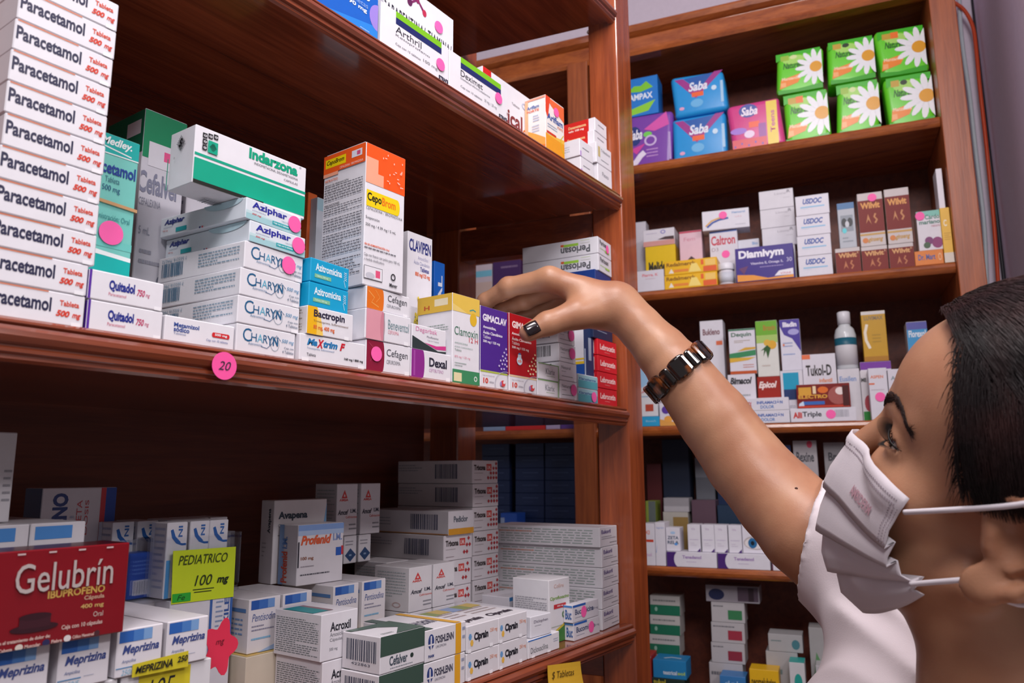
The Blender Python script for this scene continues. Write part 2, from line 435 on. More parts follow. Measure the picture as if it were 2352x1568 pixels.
COUNT = []
INFOS = []                                                # object, corner, turn, width, depth, height
def carton(label, z, xl, xr, dep, top=None, h=None, t=0.004, yaw=0.0, unit='A', base='#e6e4ea', art=(), stick=(), group=None,
           cat='medicine box', name='medicine_box', w=None, fc=None, bevel=0.0006, seg=1, rough=0.4, tilt=None, soft=None, topr=None, low=None):
    if low is not None:                       # row at which the front left bottom corner shows, at setback t
        z = float(on_y(xl, low, YA+t)[2])
    if isinstance(z, str): z = (ZA if unit == 'A' else ZB)[z] + 0.0004
    P, a, w, h = place(unit, z, xl, xr, t, yaw, top, w, h if topr is None else 0.01)
    if topr is not None: h = float(height_to(P + w*np.array([math.cos(a), math.sin(a), 0]), topr))
    o = box_mesh(name, w, dep, h, base, art, bevel=bevel, seg=seg, seed=len(COUNT)+3, faces_col=fc, rough=rough, soft=soft)
    o.location = P; o.rotation_euler = (0, 0, a)
    if tilt: o.rotation_euler = (math.radians(tilt[0]), math.radians(tilt[1]), a)
    tag(o, label, cat, group)
    for s in stick: sticker(o, s[0], s[1], s[2], s[3], (w, dep, h), *s[4:])
    COUNT.append(o)
    INFOS.append([o, P, a, w, dep, h])
    o_info = {'o': o, 'P': P, 'w': w, 'h': h, 'top': z+h, 'a': a, 'd': dep, 't': t, 'yaw': yaw, 'unit': unit}
    return o_info
def copy_tree(o, parent=None):
    c = o.copy(); COL.objects.link(c); c.parent = parent
    for ch in o.children: copy_tree(ch, c)
    return c
def again(info, label, z, xl, t=None, yaw=None, drop_stickers=False):
    """the same carton once more, at another height / column"""
    t = info['t'] if t is None else t; yaw = info['yaw'] if yaw is None else yaw
    P, a, w, h = place(info['unit'], z, xl, None, t, yaw, None, info['w'], info['h'])
    if drop_stickers:
        c = info['o'].copy(); COL.objects.link(c)
    else: c = copy_tree(info['o'])
    c.location = P; c.rotation_euler = (0, 0, a); c['label'] = label
    COUNT.append(c)
    INFOS.append([c, P, a, info['w'], info['d'], info['h']])
    n = dict(info); n.update(o=c, P=P, top=z+h, t=t, yaw=yaw, a=a); return n
EPS = 0.0005
ORD = ['bottom', 'second', 'third', 'fourth', 'fifth', 'sixth', 'seventh', 'eighth', 'ninth', 'tenth', 'eleventh']
WH = '#e6e4ea'; NAVY = '#252a63'; INK = '#2c2c3a'; GREY = '#85878f'; RED = '#c8202c'; TEAL = '#0ba39a'; PINK = '#ff66b0'; LIME = '#7cc11e'
tab = lambda u=0.86, f='F': ('r', f, u, 0.0, u+0.10, 0.13, '#f4f3f7')
# ================================================================== near unit, middle shelf (left to right)
# -- tall stack of Paracetamol
tower_art = [('t', 'F', 'Paracetamol', 0.02, 0.36, 0.66, 0.80, '#2a2a4a', 'b'), ('t', 'F', 'Tableta', 0.74, 0.60, 0.94, 0.77, '#d8503c', 'b'),
             ('t', 'F', '500', 0.71, 0.26, 0.85, 0.46, '#d8402c', 'hi'), ('t', 'F', 'mg', 0.875, 0.22, 0.965, 0.40, '#d8402c', 'bi'), tab(0.87),
             ('r', 'F', 0.02, 0.955, 0.62, 0.985, '#e77c4a'), ('k', 'B', 0.3, 0.05, 0.62, 0.5), ('r', 'B', 0.02, 0.02, 0.25, 0.96, '#d98c6c')]
rx = [196, 204, 215, 221, 228, 234, 240, 246, 252, 257]
z = ZA['mid']+0.0004; tower = None
for k in range(11):
    hh = 0.0186
    P = along([196.5, 204, 216.5, 222, 228, 237, 241, 247, 254.5, 262, 268][k], np.array([0, YA+0.004, z+0.5*hh]), EX)
    if tower is None:
        px = proj(P - EX*0.0555)[0]
        tower = carton('white Paracetamol 500 mg box at the very bottom of its tall stack', z, px, None, 0.045, h=hh, w=0.0555, art=tower_art, group='tall stack of white tablet boxes')
    else:
        c = again(tower, 'white Paracetamol 500 mg box, %s from the bottom of the tall stack' % ORD[k], z, proj(P - EX*0.0555)[0])
    z += hh + 0.0004
# -- teal box with a rubber band, behind the first pair of purple-edged boxes
PTEAL = [('r', 'F', 0, 0.0, 1, 0.415, '#12b3ac'), ('p', 'F', [(0, 0.42), (0.5, 0.415), (1, 0.405), (1, 0.425), (0.5, 0.435), (0, 0.45)], '#eef4f4'),
         ('r', 'F', 0, 0.455, 1, 0.49, '#6fcac0'), ('r', 'F', 0, 0.905, 1, 1.0, '#14b0aa'), ('r', 'F', 0, 0.90, 1, 0.906, '#e8f4f4'),
         ('t', 'F', 'Medley.', 0.30, 0.935, 0.86, 0.985, '#eef6f6', 'bi'), ('s', 'F', [(0.34, 0.935), (0.6, 0.925), (0.86, 0.915)], 0.006, '#eef6f6'),
         ('t', 'F', 'Paracetamol', 0.02, 0.805, 0.96, 0.865, '#1c3f94', 'b'), ('t', 'F', 'Tableta', 0.42, 0.765, 0.68, 0.792, '#46788c'),
         ('t', 'F', '500 mg', 0.38, 0.715, 0.70, 0.75, '#1c4f80'), ('t', 'F', 'Vía administración: Oral', 0.06, 0.585, 0.92, 0.612, '#3f8f92')]
teal = carton('tall teal Paracetamol carton with a rubber band, right of the white stack', 'mid', 148, 283, 0.025, topr=331, t=0.055, base='#79cdc2', art=PTEAL,
              stick=[('F', 0.60, 0.525, 0.0165)])
tw, th = teal['w'], teal['h']
rb = [(-0.0008, -0.0008), (tw+0.0008, -0.0008), (tw+0.0008, 0.0258), (-0.0008, 0.0258)]
def band_ring(o, w, d, z0, hgt, tilt=0.0, th=0.0007):
    g = 0.0005
    a = [(-g, -g), (w+g, -g), (w+g, d+g), (-g, d+g)]; b = [(-g-th, -g-th), (w+g+th, -g-th), (w+g+th, d+g+th), (-g-th, d+g+th)]
    v, f = [], []
    for (x, y) in b+a:
        for zz in (0, hgt): v.append((x, y, z0+zz+tilt*x))
    for i in range(4):
        j = (i+1) % 4
        f += [(2*i, 2*j, 2*j+1, 2*i+1), (8+2*j, 8+2*i, 8+2*i+1, 8+2*j+1), (2*i+1, 2*j+1, 8+2*j+1, 8+2*i+1), (2*j, 2*i, 8+2*i, 8+2*j)]
    return mesh_obj('rubber_band', v, f, paint('#c79a6b', 0.55, name='rubber'), o)
band_ring(teal['o'], tw, 0.025, th*0.665, 0.0022, -0.05)
# -- green topped carton and yellow topped carton at the back
carton('tall carton with plain green top and grey front, behind the teal carton', 'mid', 288, 391, 0.055, top=247, t=0.102, base='#cfcdd6', fc={'T': '#1a8f63'},
       art=[('r', 'F', 0, 0.80, 1, 1, '#138a5c'), ('r', 'L', 0, 0.82, 1, 1, '#1d6f50'), ('r', 'L', 0.55, 0.90, 0.92, 0.96, '#d9d3dc'), ('r', 'F', 0.14, 0.77, 0.72, 0.87, '#dcdae2'),
            ('r', 'F', 0.5, 0.805, 0.66, 0.845, '#e7598f'), ('t', 'F', 'Cefalver', -0.05, 0.655, 0.92, 0.745, '#83859a', 'b'), ('t', 'F', 'CEFALEXINA', 0.0, 0.605, 0.5, 0.635, '#9a9cab'),
            ('t', 'F', '5 mL', 0.05, 0.49, 0.30, 0.52, '#9a9cab'), ('f', 'F', 0.1, 0.36, 0.7, 0.44, 2, '#a0a0ae'), ('o', 'F', 0.62, 0.31, 0.1, 0.03, 0.3, '#888a99')])
carton('slim carton with a yellow top, half hidden behind the white box with the green band', 'mid', 401, 560, 0.04, top=312, t=0.115, base='#d8d5dd', fc={'T': '#e0b04c'},
       art=[('r', 'L', 0, 0.88, 1, 1, '#dcae5a'), ('f', 'L', 0.1, 0.35, 0.9, 0.85, 12, '#8f8f9c'), ('r', 'F', 0, 0.86, 1, 1, '#d9a84c'),
            ('t', 'F', '200 mg / 28.5', 0.03, 0.535, 0.42, 0.575, '#dc6a62', 'b'), ('t', 'F', 'Pediátrica', 0.03, 0.47, 0.4, 0.52, '#dcb25c', 'b')])
carton('thin purple and white carton behind the orange-topped tall carton', 'mid', 712, 800, 0.03, top=452, t=0.13, base='#cbd3dd',
       art=[('r', 'F', 0, 0.0, 1, 0.62, '#4b2a66'), ('r', 'F', 0, 0.93, 1, 1, '#a7cbd8'), ('t', 'F', 'Amoxi', 0.2, 0.735, 0.9, 0.81, '#7d4c82', 'b'), ('f', 'F', 0.2, 0.69, 0.9, 0.72, 1, '#8a8aa0')])
carton('narrow orange carton glimpsed between the white stack and the purple carton', 'mid', 690, 712, 0.03, top=440, t=0.14, base='#d3622a', art=[('r', 'F', 0, 0, 1, 0.6, '#cfc9d2')])
# -- purple edged pair
qart = [('r', 'F', 0.0, 0, 0.035, 1, '#5a2ba0'), ('t', 'F', 'Quitadol', 0.26, 0.36, 0.60, 0.76, '#26308c', 'h'), ('t', 'F', '750', 0.63, 0.38, 0.74, 0.62, '#c23a6a', 'bi'), ('t', 'F', 'mg', 0.75, 0.36, 0.81, 0.50, '#c23a6a', 'i'),
        ('t', 'F', 'Paracetamol', 0.26, 0.22, 0.49, 0.33, '#d0708a'), tab(0.88)]
q1 = carton('white box with purple left edge, lower of the pair on the shelf edge', 'mid', 196.5, 370, 0.07, top=686, t=0.004, yaw=1, art=qart, fc={'L': '#5a2ba0'}, group='pair of white boxes with purple edges')
again(q1, 'white box with purple left edge, upper of the pair beside the Paracetamol stack', q1['top']+EPS, 200)
# -- Metamizol
carton('white Metamizol box with a red 500 mg pill mark, on the shelf edge', 'mid', 376, 541, 0.03, top=722, t=0.004, yaw=1,
       art=[('t', 'F', 'Metamizol', 0.12, 0.60, 0.47, 0.77, '#35509a', 'b'), ('t', 'F', 'sódico', 0.12, 0.41, 0.335, 0.60, '#35509a', 'b'), ('t', 'F', 'Tabletas', 0.12, 0.30, 0.29, 0.38, '#7d8cb4'),
            ('r', 'F', 0.68, 0.42, 0.90, 0.62, '#d22a2f'), ('e', 'F', 0.68, 0.52, 0.022, 0.10, '#d22a2f'), ('e', 'F', 0.90, 0.52, 0.022, 0.10, '#d22a2f'), ('t', 'F', '500 mg', 0.70, 0.46, 0.885, 0.585, '#f4eef0', 'b'),
            ('t', 'F', 'Caja con 10 tabletas', 0.58, 0.20, 0.90, 0.32, '#5b6fa6'), ('e', 'L', 0.15, 0.6, 0.12, 0.12, '#d22a2f')])
# -- stack of white boxes with blue end lettering, four Charyn under two Aziphar
chart = [('t', 'F', 'C', 0.10, 0.40, 0.235, 0.88, '#1d5f8c'), ('t', 'F', 'H', 0.235, 0.44, 0.325, 0.74, '#1d5f8c'), ('t', 'F', 'A', 0.335, 0.44, 0.43, 0.74, '#63b4d0'), ('t', 'F', 'R', 0.435, 0.44, 0.51, 0.74, '#1d5f8c'),
         ('t', 'F', 'Y', 0.50, 0.40, 0.60, 0.74, '#1d5f8c'), ('t', 'F', 'N', 0.60, 0.40, 0.69, 0.74, '#1d5f8c', 'b'), ('o', 'F', 0.635, 0.47, 0.075, 0.27, 0.07, '#8a9aa8'), ('s', 'F', [(0.40, 0.30), (0.5, 0.26), (0.58, 0.45), (0.66, 0.80), (0.735, 0.62)], 0.022, '#2b5a86'),
         ('t', 'F', 'Azitromicina', 0.19, 0.30, 0.42, 0.39, '#5b83a8'), ('t', 'F', '500 mg', 0.75, 0.53, 0.97, 0.71, '#3b8cb8', 'i'), ('t', 'F', 'Caja con', 0.80, 0.33, 0.97, 0.43, '#3d5a78'), ('t', 'F', '4 Tabletas', 0.77, 0.18, 0.97, 0.29, '#3d5a78'), tab(0.86),
         ('k', 'L', 0.05, 0.18, 0.31, 0.72, '#41708f'), ('t', 'L', '7 502216 794272', 0.05, 0.76, 0.35, 0.88, '#7b9ab0', 'r'), ('f', 'L', 0.49, 0.28, 0.95, 0.85, 5, '#7b98ac')]
c1 = carton('white box with blue end lettering, bottom of the tall stack on the shelf edge', 'mid', 541, 684, 0.108, top=741, t=0.004, yaw=3, art=chart, group='stack of white boxes with blue end lettering')
zz = c1['top']+EPS; prev = c1
for k, (xl, st, nm) in enumerate(((544, False, 'second'), (550, False, 'third'), (560, True, 'fourth'))):
    prev = again(c1, 'white box with blue end lettering, %s from stack bottom%s' % (nm, ', pink dot on its end' if st else ''), zz, xl, yaw=3+k)
    if st: sticker(prev['o'], 'F', 0.73, 0.55, 0.0135, (c1['w'], 0.108, c1['h']))
    zz = prev['top']+EPS
azart = [('r', 'F', 0, 0, 1, 0.28, '#a5d0d6'), ('p', 'F', [(0, 0.28), (1, 0.28), (1, 0.40), (0.5, 0.34), (0, 0.42)], '#c6e0e4'), ('t', 'F', 'Aziphar', 0.10, 0.50, 0.72, 0.90, '#2c2f9c', 'b'), ('t', 'F', 'AZITROMICINA', 0.10, 0.44, 0.34, 0.50, '#8a9ab4'),
         ('t', 'F', '500 mg', 0.10, 0.24, 0.26, 0.34, '#d0505a', 'bi'), ('r', 'F', 0.46, 0.14, 0.78, 0.32, '#2ba7ae'), ('t', 'F', 'Caja con 2 tabletas', 0.48, 0.18, 0.76, 0.28, '#e6f4f4', 'b'), ('t', 'F', 'TABLETAS', 0.62, 0.42, 0.74, 0.48, '#7e98a8'),
         ('t', 'L', 'Aziphar', 0.05, 0.52, 0.30, 0.86, '#2c3a80', 'hi'), ('r', 'L', 0.20, 0.12, 0.33, 0.34, '#2ba7ae'), ('t', 'L', '500 mg', 0.04, 0.24, 0.10, 0.34, '#d0605a'), ('f', 'L', 0.05, 0.42, 0.16, 0.48, 1, '#8a9ab4'),
         ('e', 'L', 0.75, 1.0, 0.22, 0.35, '#bcd6e0'), ('r', 'L', 0.485, 0.0, 0.50, 0.10, '#2c3a80'), ('r', 'L', 0.515, 0.0, 0.53, 0.10, '#d0505a')]
a1 = carton('pale white-blue box with pink dot, lower of the two on the tall stack', zz, 572, 700, 0.108, h=0.0156, t=0.004, yaw=4, base='#dfe6ee', art=azart, stick=[('F', 0.86, 0.52, 0.0128)], group='pair of pale boxes with blue slanted lettering')
a2 = again(a1, 'pale white-blue box with pink dot, upper of the two under the green-banded box', a1['top']+EPS, 564, yaw=5)
# -- green banded box lying across the top of the stack
gart = [('r', 'F', 0, 0.06, 1, 0.44, '#0aa585'), ('r', 'F', 0, 0.485, 1, 0.53, '#0aa585'), ('r', 'F', 0, 0.0, 0.60, 0.07, '#23241f'), ('t', 'F', 'Indarzona', 0.45, 0.77, 0.91, 0.965, '#0aa27c', 'h'),
        ('t', 'F', 'INDOMETACINA, DEXAMETASONA', 0.50, 0.685, 0.915, 0.735, '#55565e'), ('t', 'F', 'CÁPSULAS', 0.78, 0.60, 0.915, 0.65, '#55565e'), ('t', 'F', '®', 0.925, 0.94, 0.945, 0.98, '#77787e')]
for i, (u, v) in enumerate(((0.075, 0.86), (0.118, 0.88), (0.161, 0.90), (0.075, 0.755), (0.075, 0.65))):
    gart += [('r', 'F', u-0.018, v-0.042, u+0.018, v+0.042, '#1b1b1f'), ('e', 'F', u+0.002, v-0.004, 0.012, 0.024, '#e6e4ea', 8), ('t', 'F', 'S', u-0.005, v-0.02, u+0.008, v+0.016, '#1b1b1f', 'b')]
gart += [('r', 'F', 0.10, 0.59, 0.180, 0.80, '#0aa585')]
for k in range(7):
    q = abs(k-3); gart += [('r', 'F', 0.112+q*0.006, 0.632+k*0.019, 0.170-q*0.006, 0.641+k*0.019, '#123a33')]
for k in range(11):
    q = abs(k-5); gart += [('r', 'L', 0.50-(0.17-q*0.031), 0.62+k*0.025, 0.50+(0.17-q*0.031), 0.634+k*0.025, '#3a3b42')]
gart += [('t', 'L', 'S', 0.42, 0.68, 0.58, 0.82, '#17171b', 'hi'), ('r', 'L', 0.0, 0.0, 0.04, 0.55, '#0aa585'), ('k', 'B', 0.22, 0.1, 0.5, 0.42, '#6a6c74'), ('t', 'L', '®', 0.25, 0.50, 0.31, 0.54, '#77787e')]
ind = carton('large white box with a green band, lying on top of the stack', a2['top']+0.0006, 441, 699, 0.030, top=284, t=0.012, yaw=0, art=gart)
# -- two blue boxes, yellow-cornered box, red and blue lettered box
mx = carton('white box with blue and red slanted lettering, under the yellow-cornered box', 'mid', 687, 838, 0.06, top=764, t=0.003, yaw=0,
       art=[('t', 'F', 'Ma', 0.10, 0.60, 0.25, 0.86, '#2279b4', 'hi'), ('t', 'F', 'X', 0.24, 0.55, 0.345, 0.88, '#cc2030', 'hi'), ('t', 'F', 'trim', 0.335, 0.60, 0.55, 0.86, '#2279b4', 'hi'), ('t', 'F', 'F', 0.585, 0.58, 0.67, 0.88, '#cc2030', 'hi'),
            ('t', 'F', 'Trimetoprima, Sulfametoxazol', 0.10, 0.44, 0.50, 0.53, '#7a94b8'), ('t', 'F', 'Tableta', 0.10, 0.20, 0.23, 0.31, '#3a3a46'), ('t', 'F', '160 mg / 800 mg', 0.66, 0.22, 0.96, 0.34, '#26262e', 'b'), tab(0.03), tab(0.88)])
ba = carton('white box with a yellow left corner and orange figures, under the two blue boxes', mx['top']+EPS, 704, 810, 0.055, top=700, t=0.002, yaw=1, fc={'L': '#d9d4d4'},
       art=[('r', 'F', 0, 0, 0.20, 1, '#f2b718'), ('p', 'F', [(0.20, 0), (0.34, 0.0), (0.30, 0.5), (0.20, 1.0)], '#f6cf62'), ('f', 'L', 0.15, 0.1, 0.9, 0.9, 8, '#9a8c84'),
            ('t', 'F', 'Bactropin', 0.13, 0.56, 0.80, 0.90, '#2a2440', 'b'), ('t', 'F', 'Trimetoprima, Sulfametoxazol', 0.13, 0.43, 0.88, 0.53, '#7a5a40'), ('t', 'F', '80 mg, 400 mg', 0.13, 0.16, 0.58, 0.35, '#e0703a', 'b'), tab(0.80)])
azl = [('t', 'F', 'Azitromicina', 0.12, 0.50, 0.80, 0.82, '#e6f6fb', 'b'), ('r', 'F', 0.10, 0.20, 0.52, 0.36, '#83c39a'), ('t', 'F', 'Tabletas 500 mg', 0.14, 0.235, 0.44, 0.325, '#e8f6f0'),
       ('s', 'F', [(0.86, 0.78), (0.93, 0.70), (0.86, 0.60), (0.93, 0.50), (0.86, 0.40), (0.90, 0.12)], 0.025, '#d4f0fa'), ('s', 'F', [(0.93, 0.78), (0.86, 0.70), (0.93, 0.60), (0.86, 0.50), (0.93, 0.40)], 0.025, '#d4f0fa'),
       ('t', 'L', 'Azitro', 0.35, 0.1, 0.75, 0.9, '#c2e8f4', 'bc')]
z1 = carton('bright blue box with white lettering, lower of two, on the yellow-cornered box', ba['top']+EPS, 708.5, 799, 0.05, top=645, t=0.003, yaw=3, base='#12a3d2', art=azl, group='two bright blue boxes')
again(z1, 'bright blue box with white lettering, upper of two, beside the tall orange-topped carton', z1['top']+EPS, 712.5, yaw=4)
# -- three banded white boxes under the tall orange topped carton
band = lambda c: [('r', 'F', 0.02, 0.0, 0.36, 1.0, c)]
cf = carton('white box with a dark red block and pink dot, bottom of three banded boxes', 'mid', 838.5, 942, 0.055, top=778, t=0.003, yaw=0,
       art=band('#8c1737') + [('e', 'F', 0.36, 0.5, 0.04, 0.5, '#8c1737'), ('t', 'F', 'Cefagen', 0.45, 0.48, 0.93, 0.80, '#54565e'), ('t', 'F', 'CEFUROXIMA', 0.45, 0.30, 0.76, 0.43, '#7c7e86'), tab(0.86), ('s', 'F', [(0.06, 0.9), (0.2, 0.7), (0.1, 0.3)], 0.03, '#a63a55')],
       stick=[('F', 0.215, 0.56, 0.0125)])
bn = carton('white box with a rose-pink end block, middle of three banded boxes', cf['top']+EPS, 838, 943, 0.06, top=706, t=0.002, yaw=1,
       art=band('#df9aa8') + [('e', 'F', 0.36, 0.5, 0.05, 0.5, '#cf8494'), ('r', 'F', 0.385, 0.03, 0.40, 0.97, '#9a9ca4'), ('t', 'F', 'Beneventol', 0.48, 0.46, 0.95, 0.78, '#7f9aa0'), ('t', 'F', 'CEFIXIMA', 0.48, 0.30, 0.72, 0.42, '#e09aa6'), tab(0.84), ('k', 'L', 0.02, 0.1, 0.14, 0.9, '#9a9aa4')])
cg = carton('white box with an orange marbled end block, topmost of three banded boxes', bn['top']+EPS, 840, 940, 0.06, top=655, t=0.003, yaw=2,
       art=band('#e5741c') + [('e', 'F', 0.36, 0.5, 0.03, 0.48, '#e5741c'), ('s', 'F', [(0.05, 0.8), (0.18, 0.55), (0.12, 0.3), (0.28, 0.15)], 0.05, '#f0a050'), ('s', 'F', [(0.2, 0.9), (0.30, 0.6), (0.22, 0.35)], 0.04, '#ef9440'),
                              ('t', 'F', 'Cefagen', 0.48, 0.44, 0.93, 0.84, '#54565e'), ('t', 'F', 'CEFUROXIMA', 0.46, 0.26, 0.78, 0.40, '#85878f'), tab(0.84), ('k', 'L', 0.05, 0.12, 0.2, 0.85, '#3a3a42')])
# -- tall orange topped carton
cbart = [('r', 'F', 0, 0.715, 1, 1, '#f2591b'), ('r', 'F', 0.0, 0.765, 0.30, 0.90, '#f5a98a'), ('r', 'F', 0.0, 0.715, 0.44, 0.80, '#f5a98a'), ('r', 'F', 0.03, 0.55, 0.80, 0.665, '#f1d412'), ('e', 'F', 0.80, 0.607, 0.07, 0.058, '#f1d412'),
         ('t', 'F', 'Cepo', 0.05, 0.572, 0.40, 0.648, '#1d1b14', 'b'), ('t', 'F', 'Brom', 0.41, 0.585, 0.76, 0.645, '#ee7d16', 'b'), ('t', 'F', 'CEFALEXINA / BROMHEXINA', 0.03, 0.525, 0.94, 0.545, '#55565e', 'w'),
         ('t', 'F', 'Suspensión', 0.02, 0.455, 0.36, 0.48, '#55565e'), ('t', 'F', '250 mg / 4.39 mg / 5 mL', 0.02, 0.405, 0.78, 0.43, '#45464e'), ('t', 'F', 'VÍA DE ADMINISTRACIÓN: Oral', 0.0, 0.275, 0.62, 0.292, '#e0602c', 'b'), ('f', 'F', 0.0, 0.245, 0.8, 0.268, 1, '#77787f'),
         ('t', 'F', 'Caja con frasco con polvo para 100 mL', 0.0, 0.195, 0.9, 0.22, '#66676f'), ('t', 'F', 'y medida dosificadora', 0.0, 0.165, 0.50, 0.188, '#66676f'),
         ('r', 'F', 0.01, 0.045, 0.46, 0.135, '#6b6c74'), ('r', 'F', 0.02, 0.049, 0.45, 0.131, '#e6e4ea'), ('r', 'F', 0.29, 0.065, 0.40, 0.115, '#e3577f'), ('e', 'F', 0.16, 0.07, 0.11, 0.022, '#c6c6d0'),
         ('o', 'F', 0.73, 0.10, 0.06, 0.025, 0.35, '#2a2a30'), ('t', 'F', 'Maver', 0.64, 0.03, 0.84, 0.055, '#2a2a30', 'b'),
         ('r', 'L', 0, 0.86, 1, 1, '#ee5c22'), ('r', 'L', 0.0, 0.835, 0.36, 0.86, '#f5a98a'), ('r', 'L', 0.05, 0.90, 0.54, 0.965, '#f1d412'), ('t', 'L', 'CepoBrom', 0.08, 0.912, 0.50, 0.955, '#4a3a10', 'bi'), ('r', 'L', 0.68, 0.915, 0.92, 0.965, '#dfe0ea'), ('r', 'L', 0.80, 0.925, 0.88, 0.955, '#d2577f'),
         ('t', 'L', 'CEFALEXINA / BROMHEXINA', 0.40, 0.868, 0.95, 0.885, '#f8d8c8'), ('t', 'L', 'INSTRUCTIVO', 0.05, 0.795, 0.36, 0.812, '#e07040', 'b'), ('t', 'L', 'MODO DE PREPARACIÓN', 0.06, 0.762, 0.62, 0.777, '#4a4a52', 'b'), ('f', 'L', 0.05, 0.645, 0.95, 0.76, 6, '#6a6a72'),
         ('t', 'L', 'PRECAUCIONES', 0.06, 0.612, 0.42, 0.627, '#4a4a52', 'b'), ('f', 'L', 0.05, 0.54, 0.95, 0.61, 4, '#6a6a72'), ('f', 'L', 0.05, 0.42, 0.95, 0.52, 5, '#6a6a72'), ('f', 'L', 0.05, 0.24, 0.95, 0.405, 8, '#6a6a72'), ('f', 'L', 0.05, 0.08, 0.95, 0.215, 6, '#6a6a72')]
_r = random.Random(4)
for k in range(26):
    u, v = _r.uniform(0.22, 0.94), _r.uniform(0.735, 0.975)
    if u < 0.46 and v < 0.91: continue
    if _r.random() < 0.6: cbart.append(('r', 'F', u, v, u+0.05, v+0.005, '#fbd9cc'))
    else: cbart.append(('r', 'F', u, v, u+0.018, v+0.012, '#fbd9cc'))
cb = carton('tall white carton with orange top, standing on three banded boxes', cg['top']+EPS, 833, 925, 0.055, top=325, t=0.004, yaw=-2, art=cbart)
# a slightly lifted lid flap on the tall carton
lid = prism('lid_flap', [(0.001, 0.003), (cb['w']-0.001, 0.003), (cb['w']-0.001, 0.053), (0.001, 0.053)], cb['h']+0.0004, cb['h']+0.0012, paint('#d6d4da', 0.5), cb['o'])
# -- Clavipen and what stands behind it
cl = carton('tall white carton with blue capitals and a cloud of yellow dots', 'mid', 931, 989, 0.03, top=529, t=0.058, yaw=0,
       art=[('t', 'F', 'CLAVIPEN', 0.05, 0.875, 0.93, 0.955, '#27307c', 'b'), ('t', 'F', 'Amoxicilina /', 0.40, 0.83, 0.86, 0.855, '#b0b0cc'), ('t', 'F', 'Ácido Clavulánico', 0.24, 0.795, 0.88, 0.825, '#a0a4c4'), ('t', 'F', 'Tabletas', 0.50, 0.755, 0.86, 0.785, '#5a5c9a', 'b'), ('t', 'F', '800 mg/125 mg', 0.30, 0.71, 0.90, 0.745, '#e4724a', 'b'),
            ('p', 'F', [(0.38, 0.11), (1, 0.15), (1, 0.255), (0.33, 0.225)], '#2747a4'), ('t', 'F', 'Caja con frasco', 0.46, 0.19, 0.95, 0.215, '#a9bce6'), ('t', 'F', 'con 10 Tabletas', 0.46, 0.155, 0.95, 0.18, '#a9bce6'), ('r', 'F', 0.5, 0.03, 1, 0.115, '#f0a46c'), ('r', 'F', 0.12, 0.02, 0.42, 0.10, '#2747a4')]
           + [('e', 'F', 0.42+0.26*_r.gauss(0, 0.55), 0.40+0.07*_r.gauss(0, 0.7), 0.035, 0.014, _r.choice(['#e6cf3a', '#e8d96a', '#dcc02c']), 10) for k in range(42)] + [('e', 'F', 0.04+0.03*k, 0.36-0.05*(k % 3), 0.03, 0.014, '#5478c0', 8) for k in range(5)])
carton('blue carton edge just right of the tall white yellow-dotted carton', 'mid', 994, 1019, 0.03, top=598, t=0.095, base='#1163c4', art=[('t', 'F', 'TYRAL', 0.35, 0.35, 0.75, 0.9, '#dfe8f6', 'bc')])
# -- Dexal with the pink waved box on top
dx = carton('white box with a purple end block and dark lettering, right of the dark-red banded box', 'mid', 944, 1036, 0.05, top=799, t=0.003, yaw=0,
       art=[('r', 'F', 0.0, 0, 0.26, 1, '#8e2b8c'), ('e', 'F', 0.27, 0.5, 0.045, 0.5, '#8e2b8c'), ('r', 'F', 0.05, 0.05, 0.09, 0.95, '#a54aa3'), ('t', 'F', 'Dexal', 0.43, 0.45, 0.88, 0.78, '#2a2a3c', 'b'), ('t', 'F', 'CEFTIBUTENO', 0.43, 0.26, 0.79, 0.38, '#c69ac0'), tab(0.86)])
dg = carton('white box with pink lettering and a black and magenta wave, on the purple-ended box', dx['top']+EPS, 946, 1024, 0.04, top=742, t=0.004, yaw=1,
       art=[('p', 'F', [(0, 0.0), (1, 0.0), (1, 0.10), (0.75, 0.06), (0.35, 0.30), (0, 0.52)], '#2f3a3c'), ('p', 'F', [(0.35, 0.32), (0.7, 0.12), (1, 0.16), (1, 0.34), (0.7, 0.26)], '#d43e8c'),
            ('t', 'F', 'Degorbak', 0.10, 0.68, 0.72, 0.92, '#e08ab4'), ('t', 'F', 'Moxifloxacino', 0.42, 0.54, 0.76, 0.63, '#7a7a86'), ('t', 'F', 'Caja con 7 tabletas', 0.44, 0.40, 0.78, 0.47, '#9a9aa6')])
